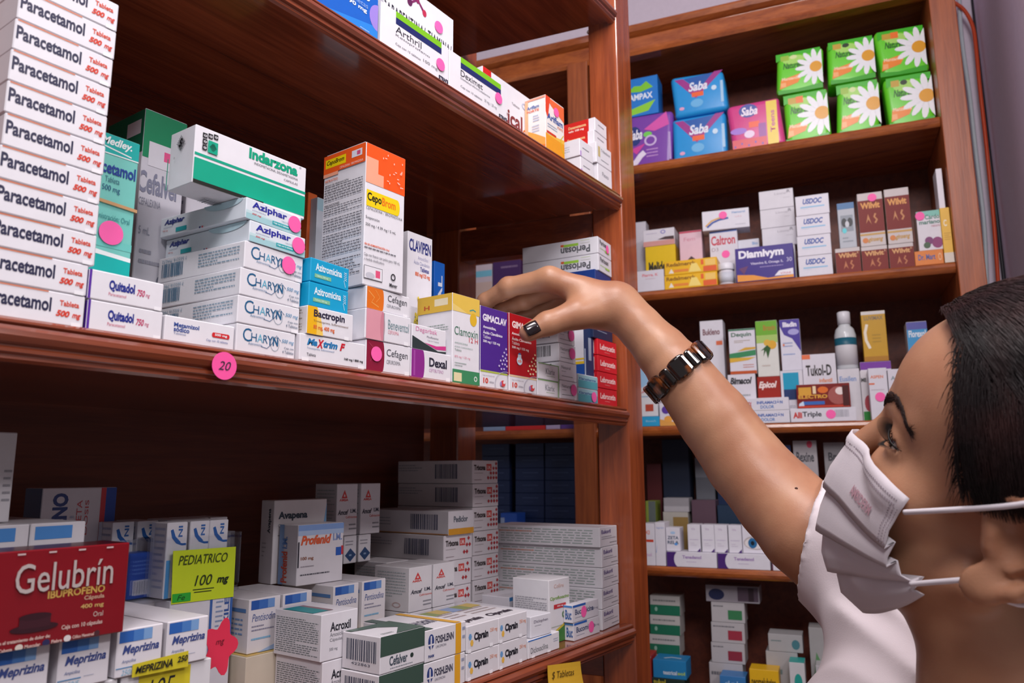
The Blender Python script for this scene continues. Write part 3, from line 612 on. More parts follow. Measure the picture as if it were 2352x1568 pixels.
# -- Clamoxin, two hexagon dotted cartons
carton('white carton with yellow top, fruit picture and green base, left of the purple carton', 'mid', 1038, 1101, 0.045, top=671, t=0.003, yaw=-1,
       art=[('r', 'F', 0, 0.80, 1, 1, '#e6c152'), ('p', 'F', [(0, 0.80), (0.55, 0.80), (0.3, 0.84), (0, 0.88)], '#eccf78'), ('e', 'F', 0.76, 0.745, 0.13, 0.075, '#e3b62c'), ('s', 'F', [(0.62, 0.84), (0.75, 0.86), (0.85, 0.845)], 0.015, '#4c9a8c'),
            ('t', 'F', 'Clamoxin', 0.07, 0.535, 0.93, 0.63, '#4f7f6a'), ('t', 'F', '12 H', 0.60, 0.475, 0.93, 0.53, '#cc3a4a'), ('t', 'F', 'AMOXICILINA', 0.08, 0.435, 0.55, 0.455, '#8aa79c'), ('t', 'F', 'ÁCIDO CLAVULÁNICO', 0.08, 0.395, 0.74, 0.415, '#8aa79c'), ('t', 'F', 'Tableta', 0.08, 0.355, 0.32, 0.38, '#7a9488'),
            ('t', 'F', '875 mg / 125 mg', 0.08, 0.275, 0.64, 0.305, '#dc8296'), ('f', 'F', 0.08, 0.18, 0.5, 0.235, 2, '#9fb0aa'), ('r', 'F', 0, 0.0, 1, 0.15, '#3f8d5f'), ('r', 'F', 0.05, 0.02, 0.33, 0.115, '#e8dcae'), ('o', 'F', 0.84, 0.07, 0.06, 0.03, 0.4, '#dfe8e0'),
            ('r', 'L', 0, 0.80, 1, 1, '#deb74a'), ('r', 'L', 0.5, 0.87, 0.88, 0.95, '#ece2c2'), ('t', 'L', 'H', 0.2, 0.84, 0.36, 0.89, '#c25a3a', 'b'), ('f', 'L', 0.08, 0.55, 0.9, 0.66, 4, '#8a9a94'), ('f', 'L', 0.08, 0.3, 0.8, 0.5, 4, '#9aa7a2')])
def hexed(base, word, wcol, u0, dotc, line):
    a = [('r', 'F', 0, 0.21, 1, 1, base), ('r', 'F', 0, 0.185, 1, 0.205, line), ('t', 'F', word, u0, 0.815, u0+0.88, 0.905, wcol, 'h'), ('t', 'F', 'Amoxicilina,', 0.09, 0.72, 0.56, 0.76, wcol, 'b'), ('t', 'F', 'Ácido Clavulánico', 0.09, 0.655, 0.80, 0.70, wcol, 'b'),
         ('t', 'F', 'Tableta', 0.09, 0.60, 0.36, 0.64, wcol), ('t', 'F', '500 mg / 125 mg', 0.09, 0.54, 0.70, 0.58, wcol, 'b'), ('t', 'F', 'Caja con frasco con', 0.08, 0.135, 0.5, 0.155, '#9a96a4'), ('t', 'F', '10', 0.10, 0.05, 0.27, 0.115, '#d9402c', 'b'), ('t', 'F', 'tabletas', 0.31, 0.06, 0.48, 0.085, '#7a7686'),
         ('r', 'L', 0, 0.2, 1, 1, base), ('t', 'L', word, 0.2, 0.3, 0.75, 0.9, '#efe6f2', 'bc')]
    for i, (u, v) in enumerate(((0.93, 0.52), (0.86, 0.47), (0.95, 0.45), (0.80, 0.42), (0.90, 0.40), (0.83, 0.37), (0.95, 0.37), (0.72, 0.36), (0.78, 0.32), (0.88, 0.32), (0.66, 0.29), (0.95, 0.30), (0.74, 0.255), (0.84, 0.26))):
        a.append(('e', 'F', u, v, 0.032, 0.014, dotc, 6))
    a += [('o', 'F', 0.92, 0.06, 0.42, 0.17, 0.04, '#b9b7c4'), ('e', 'F', 0.80, 0.075, 0.09, 0.04, '#d6484a', 12), ('e', 'F', 0.84, 0.09, 0.04, 0.02, '#eee'+'aea', 8), ('e', 'F', 0.72, 0.07, 0.03, 0.03, '#9a86c4', 8)]
    return a
carton('purple and white carton with a honeycomb of pale hexagons, under the fingers', 'mid', 1103, 1166, 0.03, top=700, t=0.003, yaw=0, art=hexed('#4f2a8e', 'GIMACLAV', '#efe9f6', 0.08, '#cdbfe6', '#b3c04c'), fc={'L': '#e2dfea'})
carton('red and white carton with a honeycomb of cream hexagons, held between thumb and fingers', 'mid', 1170, 1233, 0.03, top=717, t=0.003, yaw=0,
       art=hexed('#b0161f', 'GIMACLAV', '#f6e3e0', 0.10, '#eed9a8', '#e8c79a') + [('e', 'F', 0.34, 0.40, 0.10, 0.055, '#c8dcec', 14), ('r', 'F', 0.28, 0.44, 0.40, 0.48, '#dfe8f0'), ('r', 'F', 0.30, 0.48, 0.38, 0.50, '#4a7cc0'), ('t', 'F', 'cb', 0.27, 0.38, 0.41, 0.42, '#e0703a', 'b')], fc={'L': '#e4dfe4'})
# -- small boxes at the right end
kl = carton('white box with grey lettering and green edge, lower of two beside the red honeycomb carton', 'mid', 1235, 1283, 0.06, top=869, t=0.004, yaw=0,
       art=[('t', 'F', 'Klarix', 0.36, 0.35, 0.80, 0.72, '#7a7c84'), ('f', 'F', 0.4, 0.2, 0.8, 0.28, 1, '#9ab88a'), ('r', 'R', 0, 0, 0.2, 1, '#8fc070'), ('r', 'F', 0.965, 0, 1, 1, '#9bc67e'), ('r', 'F', 0.0, 0.95, 1, 1.0, '#7cb45a'), ('k', 'T', 0.1, 0.1, 0.6, 0.8)], group='pair of white boxes with grey lettering')
again(kl, 'white box with grey lettering, upper of two beside the red honeycomb carton', kl['top']+EPS, 1236)
nart = [('t', 'F', 'Neturol', 0.10, 0.62, 0.62, 0.80, '#77797f'), ('f', 'F', 0.1, 0.45, 0.5, 0.52, 1, '#8a8c92'), ('f', 'F', 0.1, 0.18, 0.75, 0.26, 1, '#6a6c72'), ('k', 'L', 0.3, 0.3, 0.8, 0.9), tab(0.82)]
nt_ = carton('small white box, bottom of the stack of five, with a pink dot', 'mid', 1287, 1326, 0.055, top=872, t=0.003, yaw=0, art=nart, stick=[('F', 0.76, 0.55, 0.0135)], group='stack of five small white boxes')
zz = nt_['top']+EPS
for k, (nm, st) in enumerate((('second', 0), ('third', 1), ('fourth', 1), ('topmost', 1))):
    q = again(nt_, 'small white box, %s of the stack of five under the hand%s' % (nm, ', with a pink dot' if st else ', without a dot'), zz, 1286-2.2*k, drop_stickers=not st); zz = q['top']+EPS
ky = carton('teal and white box, lower of two, with a pink dot, beside the red boxes', 'mid', 1328, 1373, 0.05, top=889, t=0.004, yaw=0, base='#dfe4ea', art=[('r', 'F', 0, 0, 1, 0.55, '#58a7b4'), ('r', 'F', 0, 0.55, 1, 0.95, '#9fc8d2'), ('t', 'F', 'Klarypharma', 0.05, 0.52, 0.90, 0.76, '#2a5f96', 'b')], group='pair of teal and white boxes')
again(ky, 'teal and white box, upper of two, under the navy carton', ky['top']+EPS, 1328)
sticker(ky['o'], 'F', 0.78, 0.45, 0.0125, (ky['w'], 0.05, ky['h']))
nv = carton('tall navy carton with a yellow and white side, standing on the teal boxes', ky['top']*2-ZA['mid']+0.0004, 1343, 1370, 0.05, top=738, t=0.010, yaw=0, base='#26375f', fc={'L': '#e3e3ea'},
       art=[('r', 'L', 0, 0, 1, 0.22, '#1d4fa0'), ('r', 'L', 0, 0.22, 1, 0.27, '#e4c22c'), ('r', 'L', 0, 0.30, 1, 0.33, '#e4c22c'), ('f', 'L', 0.1, 0.5, 0.5, 0.75, 3, '#b06a6a'), ('r', 'F', 0.42, 0.3, 0.72, 0.72, '#98a2b4'), ('r', 'F', 0.0, 0.0, 0.12, 0.5, '#aab8cc')])
lb = [('t', 'F', 'Lebrocetin', 0.12, 0.36, 0.90, 0.72, '#f7d3d0', 'b'), ('f', 'F', 0.35, 0.18, 0.85, 0.26, 1, '#ee9a94'), ('r', 'L', 0.1, 0.1, 0.9, 0.9, '#e9c3c0'), ('r', 'T', 0, 0, 1, 1, '#c4262a')]
l1 = carton('red box with white lettering, bottom of the four stacked at the shelf end', 'mid', 1374, 1418, 0.05, top=890, t=0.005, yaw=0, base='#cf1f2b', art=lb, group='stack of four red boxes')
zz = l1['top']+EPS
for nm in ('second from bottom', 'third from bottom', 'topmost'):
    q = again(l1, 'red box with white lettering, %s of four at the shelf end' % nm, zz, 1374 if nm[0] != 't' or nm[1] == 'h' else 1373); zz = q['top']+EPS
nb = carton('dark navy box on the four red boxes, half hidden by the wrist', zz, 1363, 1417, 0.07, top=742, t=0.006, yaw=5, base='#1f2c4e', art=[('f', 'F', 0.2, 0.5, 0.7, 0.7, 1, '#8a94ac')])
nb2 = carton('blue box with white lettering under the two long white boxes', nb['top']+EPS, 1370, 1412, 0.115, top=617, t=0.006, yaw=6, base='#1d3a80', art=[('t', 'F', 'Nitro Dip', 0.1, 0.55, 0.8, 0.8, '#c3cdea', 'b'), ('t', 'L', 'Ca', 0.68, 0.35, 0.92, 0.9, '#dfe6f4', 'b')])
per = [('t', 'L', 'Periosan', 0.52, 0.15, 0.90, 0.60, '#5a5c62', 'br'), ('r', 'L', 0.56, 0.62, 0.75, 0.78, '#9ccb4a'), ('r', 'L', 0.52, 0.66, 0.56, 0.80, '#d8663a'), ('f', 'L', 0.78, 0.68, 0.9, 0.76, 1, '#b8bcae'), ('f', 'L', 0.78, 0.84, 0.9, 0.92, 1, '#c4d8a0'),
       ('t', 'F', 'Periosan', 0.12, 0.58, 0.74, 0.86, '#6a6c72', 'b'), ('f', 'F', 0.12, 0.30, 0.5, 0.4, 1, '#a9cf70'), ('r', 'F', 0.5, 0.26, 0.82, 0.38, '#a4cc5c')]
p1_ = carton('long white box with upside-down lettering, lower of two without dot', nb2['top']+EPS, 1375, 1413, 0.112, top=581, t=0.006, yaw=6, base='#dcdbe2', art=per, group='two long white boxes at the shelf end')
p2_ = again(p1_, 'long white box with upside-down lettering and pink dot, upper of two', p1_['top']+EPS, 1374)
sticker(p2_['o'], 'F', 0.66, 0.52, 0.0115, (p1_['w'], 0.112, p1_['h']))
# round numbered sticker on the shelf edge
def disc_note(name, label, c, U, V, dia, col, txt=None, cat='sticker'):
    N = np.cross(U, V); n = 32; v = []
    for o_ in (0, 0.0004): v += [tuple(c + U*(0.5*dia*math.cos(2*math.pi*k/n)) + V*(0.5*dia*math.sin(2*math.pi*k/n)) + N*o_) for k in range(n)]
    f = [tuple(range(n-1, -1, -1)), tuple(range(n, 2*n))] + [(k, (k+1) % n, n+(k+1) % n, n+k) for k in range(n)]; cols = [col]*len(f)
    if txt:
        T, F = text_shape(txt, 'i'); b = len(v)
        v += [tuple(c + U*((x-0.5)*dia*0.5) + V*((y-0.5)*dia*0.32) + N*0.0007) for x, y in T]; f += [tuple(b+i for i in q) for q in F]; cols += ['#3a3040']*len(F)
    cl_ = list(dict.fromkeys(cols)); v = [tuple(np.array(p)-c) for p in v]
    o = mesh_obj(name, v, f, [paint(k, 0.5) for k in cl_], mi=[cl_.index(k) for k in cols]); o.location = c
    return tag(o, label, cat)
sc_ = on_y(515, 840, YA-0.0078)
disc_note('price_sticker_tag', 'round pink sticker with a handwritten 20 on the shelf edge', sc_, EX, EZ, 0.0185, '#ff5aa6', '20')
# ================================================================== near unit, upper shelf
carton('blue box with white lettering and a lilac right edge on the upper shelf', 'up', 640, 873, 0.05, h=0.042, t=0.004, base='#1a63c8',
       art=[('p', 'F', [(0.3, 0.0), (1, 0.0), (1, 0.35)], '#2d86e0'), ('e', 'F', 1.0, 0.55, 0.10, 0.30, '#9d86dc'), ('t', 'F', 'Etoricoxib', 0.50, 0.80, 0.90, 0.98, '#e6eefb', 'b'), ('t', 'F', 'tabletas', 0.66, 0.62, 0.88, 0.73, '#8fb4ee'), ('t', 'F', '> 90 mg', 0.60, 0.48, 0.87, 0.60, '#e2ecfa', 'b'), ('f', 'F', 0.8, 0.08, 0.99, 0.14, 1, '#a8c8f2')], stick=[])
gb = carton('tall white carton with purple molecule drawing and black capitals, upper shelf back', 'up', 878, 1040, 0.05, t=0.036, topr=46, base='#dfdee6',
       art=[('t', 'F', 'GABAPENTINA/ TIAMINA/', -0.02, 0.60, 0.97, 0.70, '#32323c', 'bw'), ('t', 'F', 'CIANOCOBALAMINA', 0.02, 0.46, 0.80, 0.56, '#32323c', 'bw'), ('s', 'F', [(0.05, 0.98), (0.12, 0.86), (0.22, 0.96), (0.34, 0.84), (0.45, 0.93), (0.55, 0.84)], 0.03, '#7c2a5e'),
            ('e', 'F', 0.12, 0.86, 0.03, 0.035, '#5e2350'), ('e', 'F', 0.34, 0.85, 0.035, 0.04, '#5e2350'), ('e', 'F', 0.55, 0.84, 0.03, 0.035, '#b8304e'), ('e', 'F', 0.45, 0.92, 0.025, 0.03, '#8a2a5c'),
            ('t', 'F', 'Cápsulas', 0.74, 0.37, 0.92, 0.42, '#6a6a76')], stick=[('F', 0.76, 0.80, 0.013)])
def striped(word, sub, u0, tex):
    return [('r', 'F', u0, 0.85, 0.88, 0.999, '#7cc11e'), ('r', 'F', u0, 0.70, 0.88, 0.85, '#1f2a66'), ('t', 'F', word, u0, 0.50, u0+0.37, 0.66, '#3a3a44'), ('t', 'F', sub, u0, 0.40, u0+0.5, 0.47, '#6a6a74'), ('t', 'F', 'Caja con 15 tabletas', u0, 0.19, u0+0.36, 0.26, '#5a5a64'),
            ('t', 'F', tex, u0+0.40, 0.21, u0+0.62, 0.30, '#77777f'), ('t', 'F', "STRN'S", 0.84, 0.06, 0.99, 0.16, '#23233c', 'h')]
ar = carton('white box with green and navy stripe and two-word lettering, left of the similar shorter one', 'up', 873.5, 1030, 0.028, t=0.003, topr=110, art=striped('Arthril', 'Ketoprofeno', 0.20, '100 mg'), stick=[('F', 0.86, 0.42, 0.0125)])
dm = carton('white box with green and navy stripe, right one of the striped two', 'up', 1031.5, 1165, 0.028, t=0.003, top=112, art=striped('Deximet', 'Dexketoprofeno/Cobalamina', 0.18, '25 mg, 1.25 mg'), stick=[('F', 0.83, 0.56, 0.0125)])
carton('white box with dark red lettering and red chequered right edge, behind the striped boxes', 'up', 1108, 1224, 0.045, top=150, t=0.034, base='#e2e0e6',
       art=[('r', 'F', 0, 0.9, 0.16, 1, '#cf2420'), ('t', 'F', 'Artical', 0.12, 0.34, 0.78, 0.60, '#7c1f22', 'b'), ('f', 'F', 0.45, 0.24, 0.75, 0.30, 1, '#b0b0ba'), ('r', 'F', 0.40, 0.0, 0.66, 0.10, '#b8241f'), ('o', 'F', 0.84, 0.36, 0.05, 0.06, 0.4, '#d8762c'), ('t', 'F', 'Tabletas', 0.56, 0.7, 0.72, 0.74, '#77777f'), ('o', 'F', 0.82, 0.80, 0.05, 0.05, 0.35, '#a9bcd6')]
           + [('r', 'F', 0.90+0.035*(k % 2), 0.06+0.115*k, 1.0, 0.06+0.115*k+0.07, '#bf2620' if k % 3 else '#3a2a2e') for k in range(8)] + [('r', 'R', 0.05+0.3*(k % 3), 0.1*k, 0.3+0.3*(k % 3), 0.1*k+0.08, '#c42a22') for k in range(10)])
carton('orange and white carton with blue lettering and pink dot, on the upper shelf edge', 'up', 1254, 1297, 0.045, top=216, t=0.004, base='#eee8e4',
       art=[('r', 'F', 0, 0, 1, 0.32, '#f0a028'), ('p', 'F', [(0, 0.30), (1, 0.38), (1, 0.30)], '#f3c04c'), ('p', 'F', [(0, 0.98), (1, 0.98), (1, 0.70), (0.3, 0.86)], '#ef6c3c'), ('p', 'F', [(0, 1), (0.25, 1), (0.12, 0.6), (0, 0.7)], '#e6482a'), ('t', 'F', 'Ariflam', 0.08, 0.585, 0.92, 0.70, '#2d4f9c', 'b'), ('t', 'F', 'FORTE', 0.62, 0.52, 0.92, 0.565, '#e08a70', 'b'),
            ('r', 'F', 0.05, 0.33, 0.55, 0.37, '#d6361f'), ('f', 'F', 0.1, 0.43, 0.6, 0.52, 2, '#8aa0c0'), ('s', 'F', [(0.95, 0.46), (0.80, 0.36), (0.84, 0.2), (0.98, 0.12)], 0.02, '#d8c22c'),
            ('p', 'L', [(0, 0.95), (1, 0.95), (1, 0.985), (0, 0.985)], '#f3a088'), ('p', 'L', [(0, 0), (1, 0), (1, 0.22), (0.5, 0.34), (0, 0.44)], '#f3a24a'), ('p', 'L', [(0.0, 0), (1, 0), (1, 0.10), (0, 0.2)], '#ee7a2a'), ('r', 'L', 0, 0.2, 0.16, 0.95, '#f0b088'), ('t', 'L', 'FORTE', 0.1, 0.74, 0.7, 0.78, '#d66a4a', 'b'), ('t', 'L', 'Ariflam', 0.1, 0.80, 0.7, 0.86, '#5a74ac', 'b'), ('f', 'L', 0.4, 0.55, 0.7, 0.68, 3, '#9ab0d4'), ('f', 'L', 0.35, 0.36, 0.7, 0.5, 3, '#a9b4d0')],
       stick=[('F', 0.56, 0.80, 0.0115)], fc={'T': '#efb6a4'})
wb_art = [('f', 'F', 0.2, 0.45, 0.7, 0.6, 1, '#7a7a84'), ('f', 'L', 0.2, 0.3, 0.7, 0.7, 3, '#c0c4cc'), ('r', 'F', 0.0, 0.0, 0.12, 0.3, '#c2a4dc')]
w1 = carton('small white box, lower front one beside the orange carton on the upper shelf', 'up', 1334, 1364, 0.05, h=0.0235, t=0.006, art=wb_art, group='small white boxes at the end of the upper shelf')
again(w1, 'small white box, upper front one beside the orange carton on the upper shelf', w1['top']+EPS, 1332)
w2 = carton('white box under three others at the right end of the upper shelf', 'up', 1374, 1409, 0.06, h=0.029, t=0.005, art=[('t', 'F', 'Flexo', 0.3, 0.5, 0.75, 0.7, '#7a7a84')])
w3 = carton('white box with a yellow figure, second from the bottom at the upper shelf end', w2['top']+EPS, 1370, 1407, 0.06, h=0.029, t=0.005, art=[('r', 'F', 0.12, 0.35, 0.25, 0.85, '#c8b47a'), ('t', 'F', 'Tribedoce', 0.3, 0.66, 0.9, 0.8, '#7a7a84'), ('f', 'F', 0.3, 0.2, 0.8, 0.3, 1, '#8a8a94'), ('t', 'L', 'sol', 0.3, 0.4, 0.5, 0.6, '#d8b04a', 'i')])
rd_art = [('r', 'L', 0, 0, 0.86, 1, '#cc2a24'), ('p', 'L', [(0, 0), (0.20, 0), (0.27, 0.9), (0, 1)], '#e4dfe4'), ('e', 'L', 0.12, 0.5, 0.07, 0.34, '#3d78c4', 10), ('t', 'L', 'Dexametasona', 0.40, 0.52, 0.80, 0.74, '#f0c890', 'b'), ('t', 'L', 'tabs 100 mg', 0.40, 0.24, 0.75, 0.44, '#f4e0d8', 'b'), ('f', 'F', 0.25, 0.5, 0.75, 0.66, 1, '#77777f'), ('r', 'R', 0, 0, 1, 1, '#cc2a24')]
r1 = carton('red-sided white box with a blue figure, lower of two on the upper shelf end', w3['top']+EPS, 1365, 1397, 0.068, h=0.0192, t=0.010, yaw=2, art=rd_art, group='two red-sided boxes at the upper shelf end')
again(r1, 'red-sided white box with a blue figure, topmost on the upper shelf end', r1['top']+EPS, 1367)

# ================================================================== near unit, lower shelf (right to left)
w5 = [('t', 'F', 'Eukoril', 0.10, 0.66, 0.62, 0.86, '#5a4a86', 'b'), ('f', 'F', 0.1, 0.35, 0.9, 0.55, 2, '#8f8f9a'), ('f', 'F', 0.55, 0.12, 0.95, 0.22, 1, '#77777f'), ('f', 'L', 0.1, 0.1, 0.94, 0.9, 6, '#9aa8a4'), ('f', 'L', 0.08, 0.62, 0.4, 0.78, 1, '#d8947e')]
s5 = carton('long white box, bottom of the stack of five at the lower shelf end', 'low', 1384, 1424, 0.155, h=0.0235, t=0.008, yaw=5, base='#d9d7dc', art=w5, group='stack of five long white boxes')
zz = s5['top']+EPS
for nm, xl in (('second', 1383), ('third', 1384), ('fourth', 1383), ('topmost', 1378)):
    q = again(s5, 'long white box, %s of the stack of five at the lower shelf end' % nm, zz, xl); zz = q['top']+EPS
bu_art = [('r', 'F', 0.02, 0.86, 0.5, 1.0, '#2c62b4'), ('t', 'F', 'Bucomicina', 0.10, 0.42, 0.80, 0.74, '#3a4a70', 'b'), ('f', 'F', 0.1, 0.2, 0.4, 0.3, 1, '#7a8296'), ('t', 'F', '500 mg', 0.74, 0.42, 0.97, 0.58, '#4a5470'), ('r', 'L', 0, 0.88, 1, 1, '#4a86c8'), ('t', 'L', 'Buc', 0.2, 0.2, 0.9, 0.75, '#3a62a0', 'b')]
b1 = carton('white box with blue strip and pink dot, lower of two at the shelf end', 'low', 1318, 1378, 0.04, top=1432, t=0.007, yaw=0, base='#d9d7de', art=bu_art, group='pair of white boxes with a blue strip')
b2 = again(b1, 'white box with blue strip and pink dot, upper of two at the shelf end', b1['top']+EPS, 1315)
sticker(b1['o'], 'F', 0.66, 0.5, 0.0125, (b1['w'], 0.04, b1['h'])); sticker(b2['o'], 'F', 0.42, 0.5, 0.0125, (b1['w'], 0.04, b1['h']))
carton('white upright carton with a red lozenge and a green grass picture at its foot', 'low', 1262, 1310, 0.05, top=1333, t=0.020, yaw=-2, base='#dbd9dd',
       art=[('p', 'F', [(0.0, 0.0), (0.98, 0.0), (0.98, 0.32), (0.35, 0.17), (0, 0.10)], '#3f7a36'), ('p', 'F', [(0.3, 0.16), (0.98, 0.30), (0.98, 0.34), (0.3, 0.20)], '#cdb63c'), ('t', 'F', 'Ciprofloxacino', 0.05, 0.66, 0.96, 0.73, '#7fa64c', 'b'), ('r', 'F', 0.22, 0.53, 0.80, 0.60, '#c02a30'), ('t', 'F', '500 mg', 0.38, 0.55, 0.66, 0.58, '#f0e4e4', 'b'), ('o', 'F', 0.74, 0.42, 0.13, 0.065, 0.35, '#3c6f34'), ('t', 'F', 'Collins', 0.24, 0.86, 0.70, 0.92, '#cfa69a'), ('f', 'F', 0.1, 0.24, 0.6, 0.27, 1, '#9aa894'), ('f', 'L', 0.08, 0.35, 0.95, 0.72, 11, '#9a9aa2')])
carton('white box with a blue strip half hidden behind the upright green-footed carton', 'low', 1170, 1225, 0.04, top=1372, t=0.080, yaw=0, base='#d9d7de', art=[('r', 'F', 0, 0.90, 1, 1.0, '#3f86c4'), ('t', 'F', 'Buco', 0.14, 0.62, 0.78, 0.86, '#35588c', 'b')])
dc = carton('flat white box with slim grey lettering, on the lower shelf edge under the blue-edged box', 'low', 1213, 1285, 0.12, top=1472, t=0.003, yaw=0, base='#dddbe0', art=[('r', 'F', 0.0, 0.93, 0.74, 1.0, '#2a6ec0'), ('t', 'F', 'Dicloxacilina', 0.08, 0.25, 0.62, 0.56, '#5f6168'), ('f', 'F', 0.80, 0.45, 0.95, 0.7, 2, '#a0a8be'), tab(0.60), tab(0.10)])
carton('white box with a blue top stripe and small print, lying behind the orange-figure boxes', dc['top']+EPS, 1219, 1266, 0.125, top=1417, t=0.006, yaw=-4, base='#d9d8df', art=[('t', 'F', 'Diclophen', 0.16, 0.62, 0.84, 0.80, '#4a3a5a'), ('f', 'F', 0.2, 0.5, 0.5, 0.56, 1, '#8a8a94'), ('f', 'L', 0.08, 0.45, 0.95, 0.82, 5, '#8ba0c4'), ('r', 'T', 0.06, 0.18, 0.26, 0.80, '#2f8cc4'), ('r', 'T', 0.27, 0.3, 0.36, 0.8, '#5a3a40')])
cp_art = [('e', 'F', 0.10, 0.58, 0.05, 0.13, '#6a9ccc', 6), ('e', 'F', 0.15, 0.34, 0.05, 0.13, '#e8b850', 6), ('t', 'F', 'Ciprain', 0.22, 0.32, 0.66, 0.70, '#20202a', 'h'), ('t', 'F', '250 mg', 0.72, 0.52, 0.95, 0.70, '#e08a5c'), ('f', 'T', 0.1, 0.4, 0.9, 0.75, 3, '#b8a8a8'), ('t', 'T', 'Ciprain', 0.1, 0.12, 0.9, 0.30, '#3c3440', 'hi'), ('r', 'T', 0.0, 0.72, 0.35, 1.0, '#8aa0c8'), ('r', 'T', 0.35, 0.72, 0.65, 1.0, '#8c9a5a'), ('r', 'T', 0.65, 0.75, 1, 1.0, '#c9b060'), tab(0.70), tab(0.02)]
k1 = carton('flat white box with an orange dosage, lower right of the four on the shelf edge', 'low', 1145, 1211, 0.078, h=0.0235, t=0.003, yaw=0, base='#dcd9de', art=cp_art, group='four flat white boxes with dark lettering and orange dosage')
again(k1, 'flat white box with an orange dosage, upper right of the four on the shelf edge', k1['top']+EPS, 1145)
k2 = again(k1, 'flat white box with an orange dosage, lower left of the four on the shelf edge', ZA['low']+0.0004, 1071)
again(k1, 'flat white box with an orange dosage, upper left of the four on the shelf edge', k2['top']+EPS, 1072)
fo_art = [('r', 'F', 0.73, 0, 0.87, 1, '#e0a32a'), ('t', 'F', 'FOSHLENN', 0.24, 0.52, 0.68, 0.76, '#3a3a4e', 'b'), ('t', 'F', 'LINCOMICINA', 0.25, 0.38, 0.5, 0.46, '#7a7a88'), ('e', 'F', 0.135, 0.62, 0.07, 0.24, '#33447e', 14), ('r', 'F', 0.12, 0.2, 0.15, 0.8, '#dcd9de'), ('r', 'F', 0.06, 0.5, 0.21, 0.55, '#dcd9de'), ('t', 'F', 'PAAM', 0.07, 0.13, 0.2, 0.22, '#33447e', 'b'), ('f', 'F', 0.9, 0.35, 0.97, 0.9, 2, '#9aa0b8'),
          ('r', 'T', 0.73, 0, 0.87, 1, '#d8a238'), ('t', 'T', 'FOSHLENN', 0.05, 0.25, 0.68, 0.45, '#4a4a60', 'bw'), ('r', 'T', 0, 0.0, 0.2, 1.0, '#4e6058')]
f1 = carton('white box with ochre band and blue arched emblem, lower of two', 'low', 973, 1068, 0.075, h=0.0262, t=0.003, yaw=0, base='#dcd9de', art=fo_art, group='two white boxes with an ochre band')
f2 = again(f1, 'white box with ochre band and blue arched emblem, upper of two', f1['top']+EPS, 976)
ce_art = [('r', 'F', 0, 0.46, 1, 1, '#3b5147'), ('t', 'F', 'Cefalver', 0.20, 0.16, 0.60, 0.42, '#4a5560', 'b'), ('e', 'F', 0.70, 0.30, 0.04, 0.07, '#2a3a34', 8), ('f', 'F', 0.22, 0.06, 0.72, 0.12, 1, '#7a828a'), ('k', 'L', 0.12, 0.28, 0.9, 0.85, '#4a4e60'), ('t', 'L', '422863', 0.25, 0.16, 0.75, 0.23, '#55596a'), ('p', 'T', [(0.35, 0.0), (0.998, 0.0), (0.998, 0.97), (0.02, 0.97), (0.02, 0.80), (0.5, 0.70), (0.72, 0.4)], '#52655c'), ('f', 'T', 0.15, 0.1, 0.4, 0.2, 2, '#6a7a74')]
e1 = carton('white box with a dark green band, lower of two beside the ochre-banded boxes', 'low', 868, 972, 0.07, h=0.0285, t=0.001, yaw=0, base='#dad7dc', art=ce_art, group='two white boxes with a dark green band')
e2 = again(e1, 'white box with dark green band, upper of two beside the ochre-banded boxes', e1['top']+EPS, 872)
ac_art = [('t', 'F', 'Acroxil', 0.24, 0.60, 0.80, 0.80, '#22222c', 'b'), ('t', 'F', 'Amoxicilina', 0.24, 0.49, 0.68, 0.58, '#6f6f78'), ('t', 'F', 'Cápsulas', 0.24, 0.37, 0.57, 0.46, '#6f6f78'), ('t', 'F', '500 mg', 0.23, 0.18, 0.45, 0.26, '#77777f'), ('f', 'L', 0.04, 0.08, 0.95, 0.86, 17, '#6a7478'), ('r', 'T', 0.0, 0.18, 0.42, 0.84, '#12878c'), ('r', 'T', 0.42, 0.18, 0.55, 0.84, '#8a6a72')]
x1 = carton('white box with long sides of small print, lower of two with bold dark lettering', 'low', 737, 822, 0.10, h=0.0365, t=0.045, yaw=0, base='#d9d6dc', art=ac_art, group='two white boxes with bold dark lettering')
x2 = again(x1, 'white box with long sides of small print, upper of two with bold dark lettering', x1['top']+EPS, 735)
# flat cartons in front of them, mostly below the picture
fl = carton('flat white box with red print at the bottom edge of the picture', 'low', 560, 735, 0.036, h=0.030, t=0.004, yaw=0, base='#d8d2d4', art=[('f', 'T', 0.05, 0.45, 0.4, 0.7, 1, '#c26a6a'), ('r', 'T', 0.0, 0.0, 0.4, 0.25, '#d6cfa8')])
# antibiotic vials boxes with red triangle, in pairs
am = [('p', 'F', [(0.22, 0.72), (0.50, 0.72), (0.36, 0.88)], '#cf3a38'), ('p', 'F', [(0.31, 0.75), (0.41, 0.75), (0.36, 0.81)], '#dad7db'), ('t', 'F', 'AMSA', 0.12, 0.66, 0.54, 0.71, '#cf4a44', 'b'), ('t', 'F', 'Amcef', 0.06, 0.40, 0.56, 0.50, '#3a3a48', 'bi'), ('t', 'F', 'I.M.', 0.66, 0.43, 0.95, 0.51, '#4a4a5a', 'b'), ('t', 'F', 'Ceftriaxona', 0.44, 0.33, 0.98, 0.38, '#d8564a'), ('f', 'F', 0.6, 0.08, 0.96, 0.24, 2, '#8a8a92'),
      ('f', 'L', 0.1, 0.3, 0.9, 0.9, 9, '#a9b2b6'), ('o', 'L', 0.65, 0.15, 0.12, 0.06, 0.3, '#c0a8a8')]
m1 = carton('white vial box with a red triangle, lower left of the front four', 'low', 938, 991, 0.05, h=0.0445, t=0.104, yaw=0, base='#dad7db', art=am, group='white vial boxes with a red triangle')
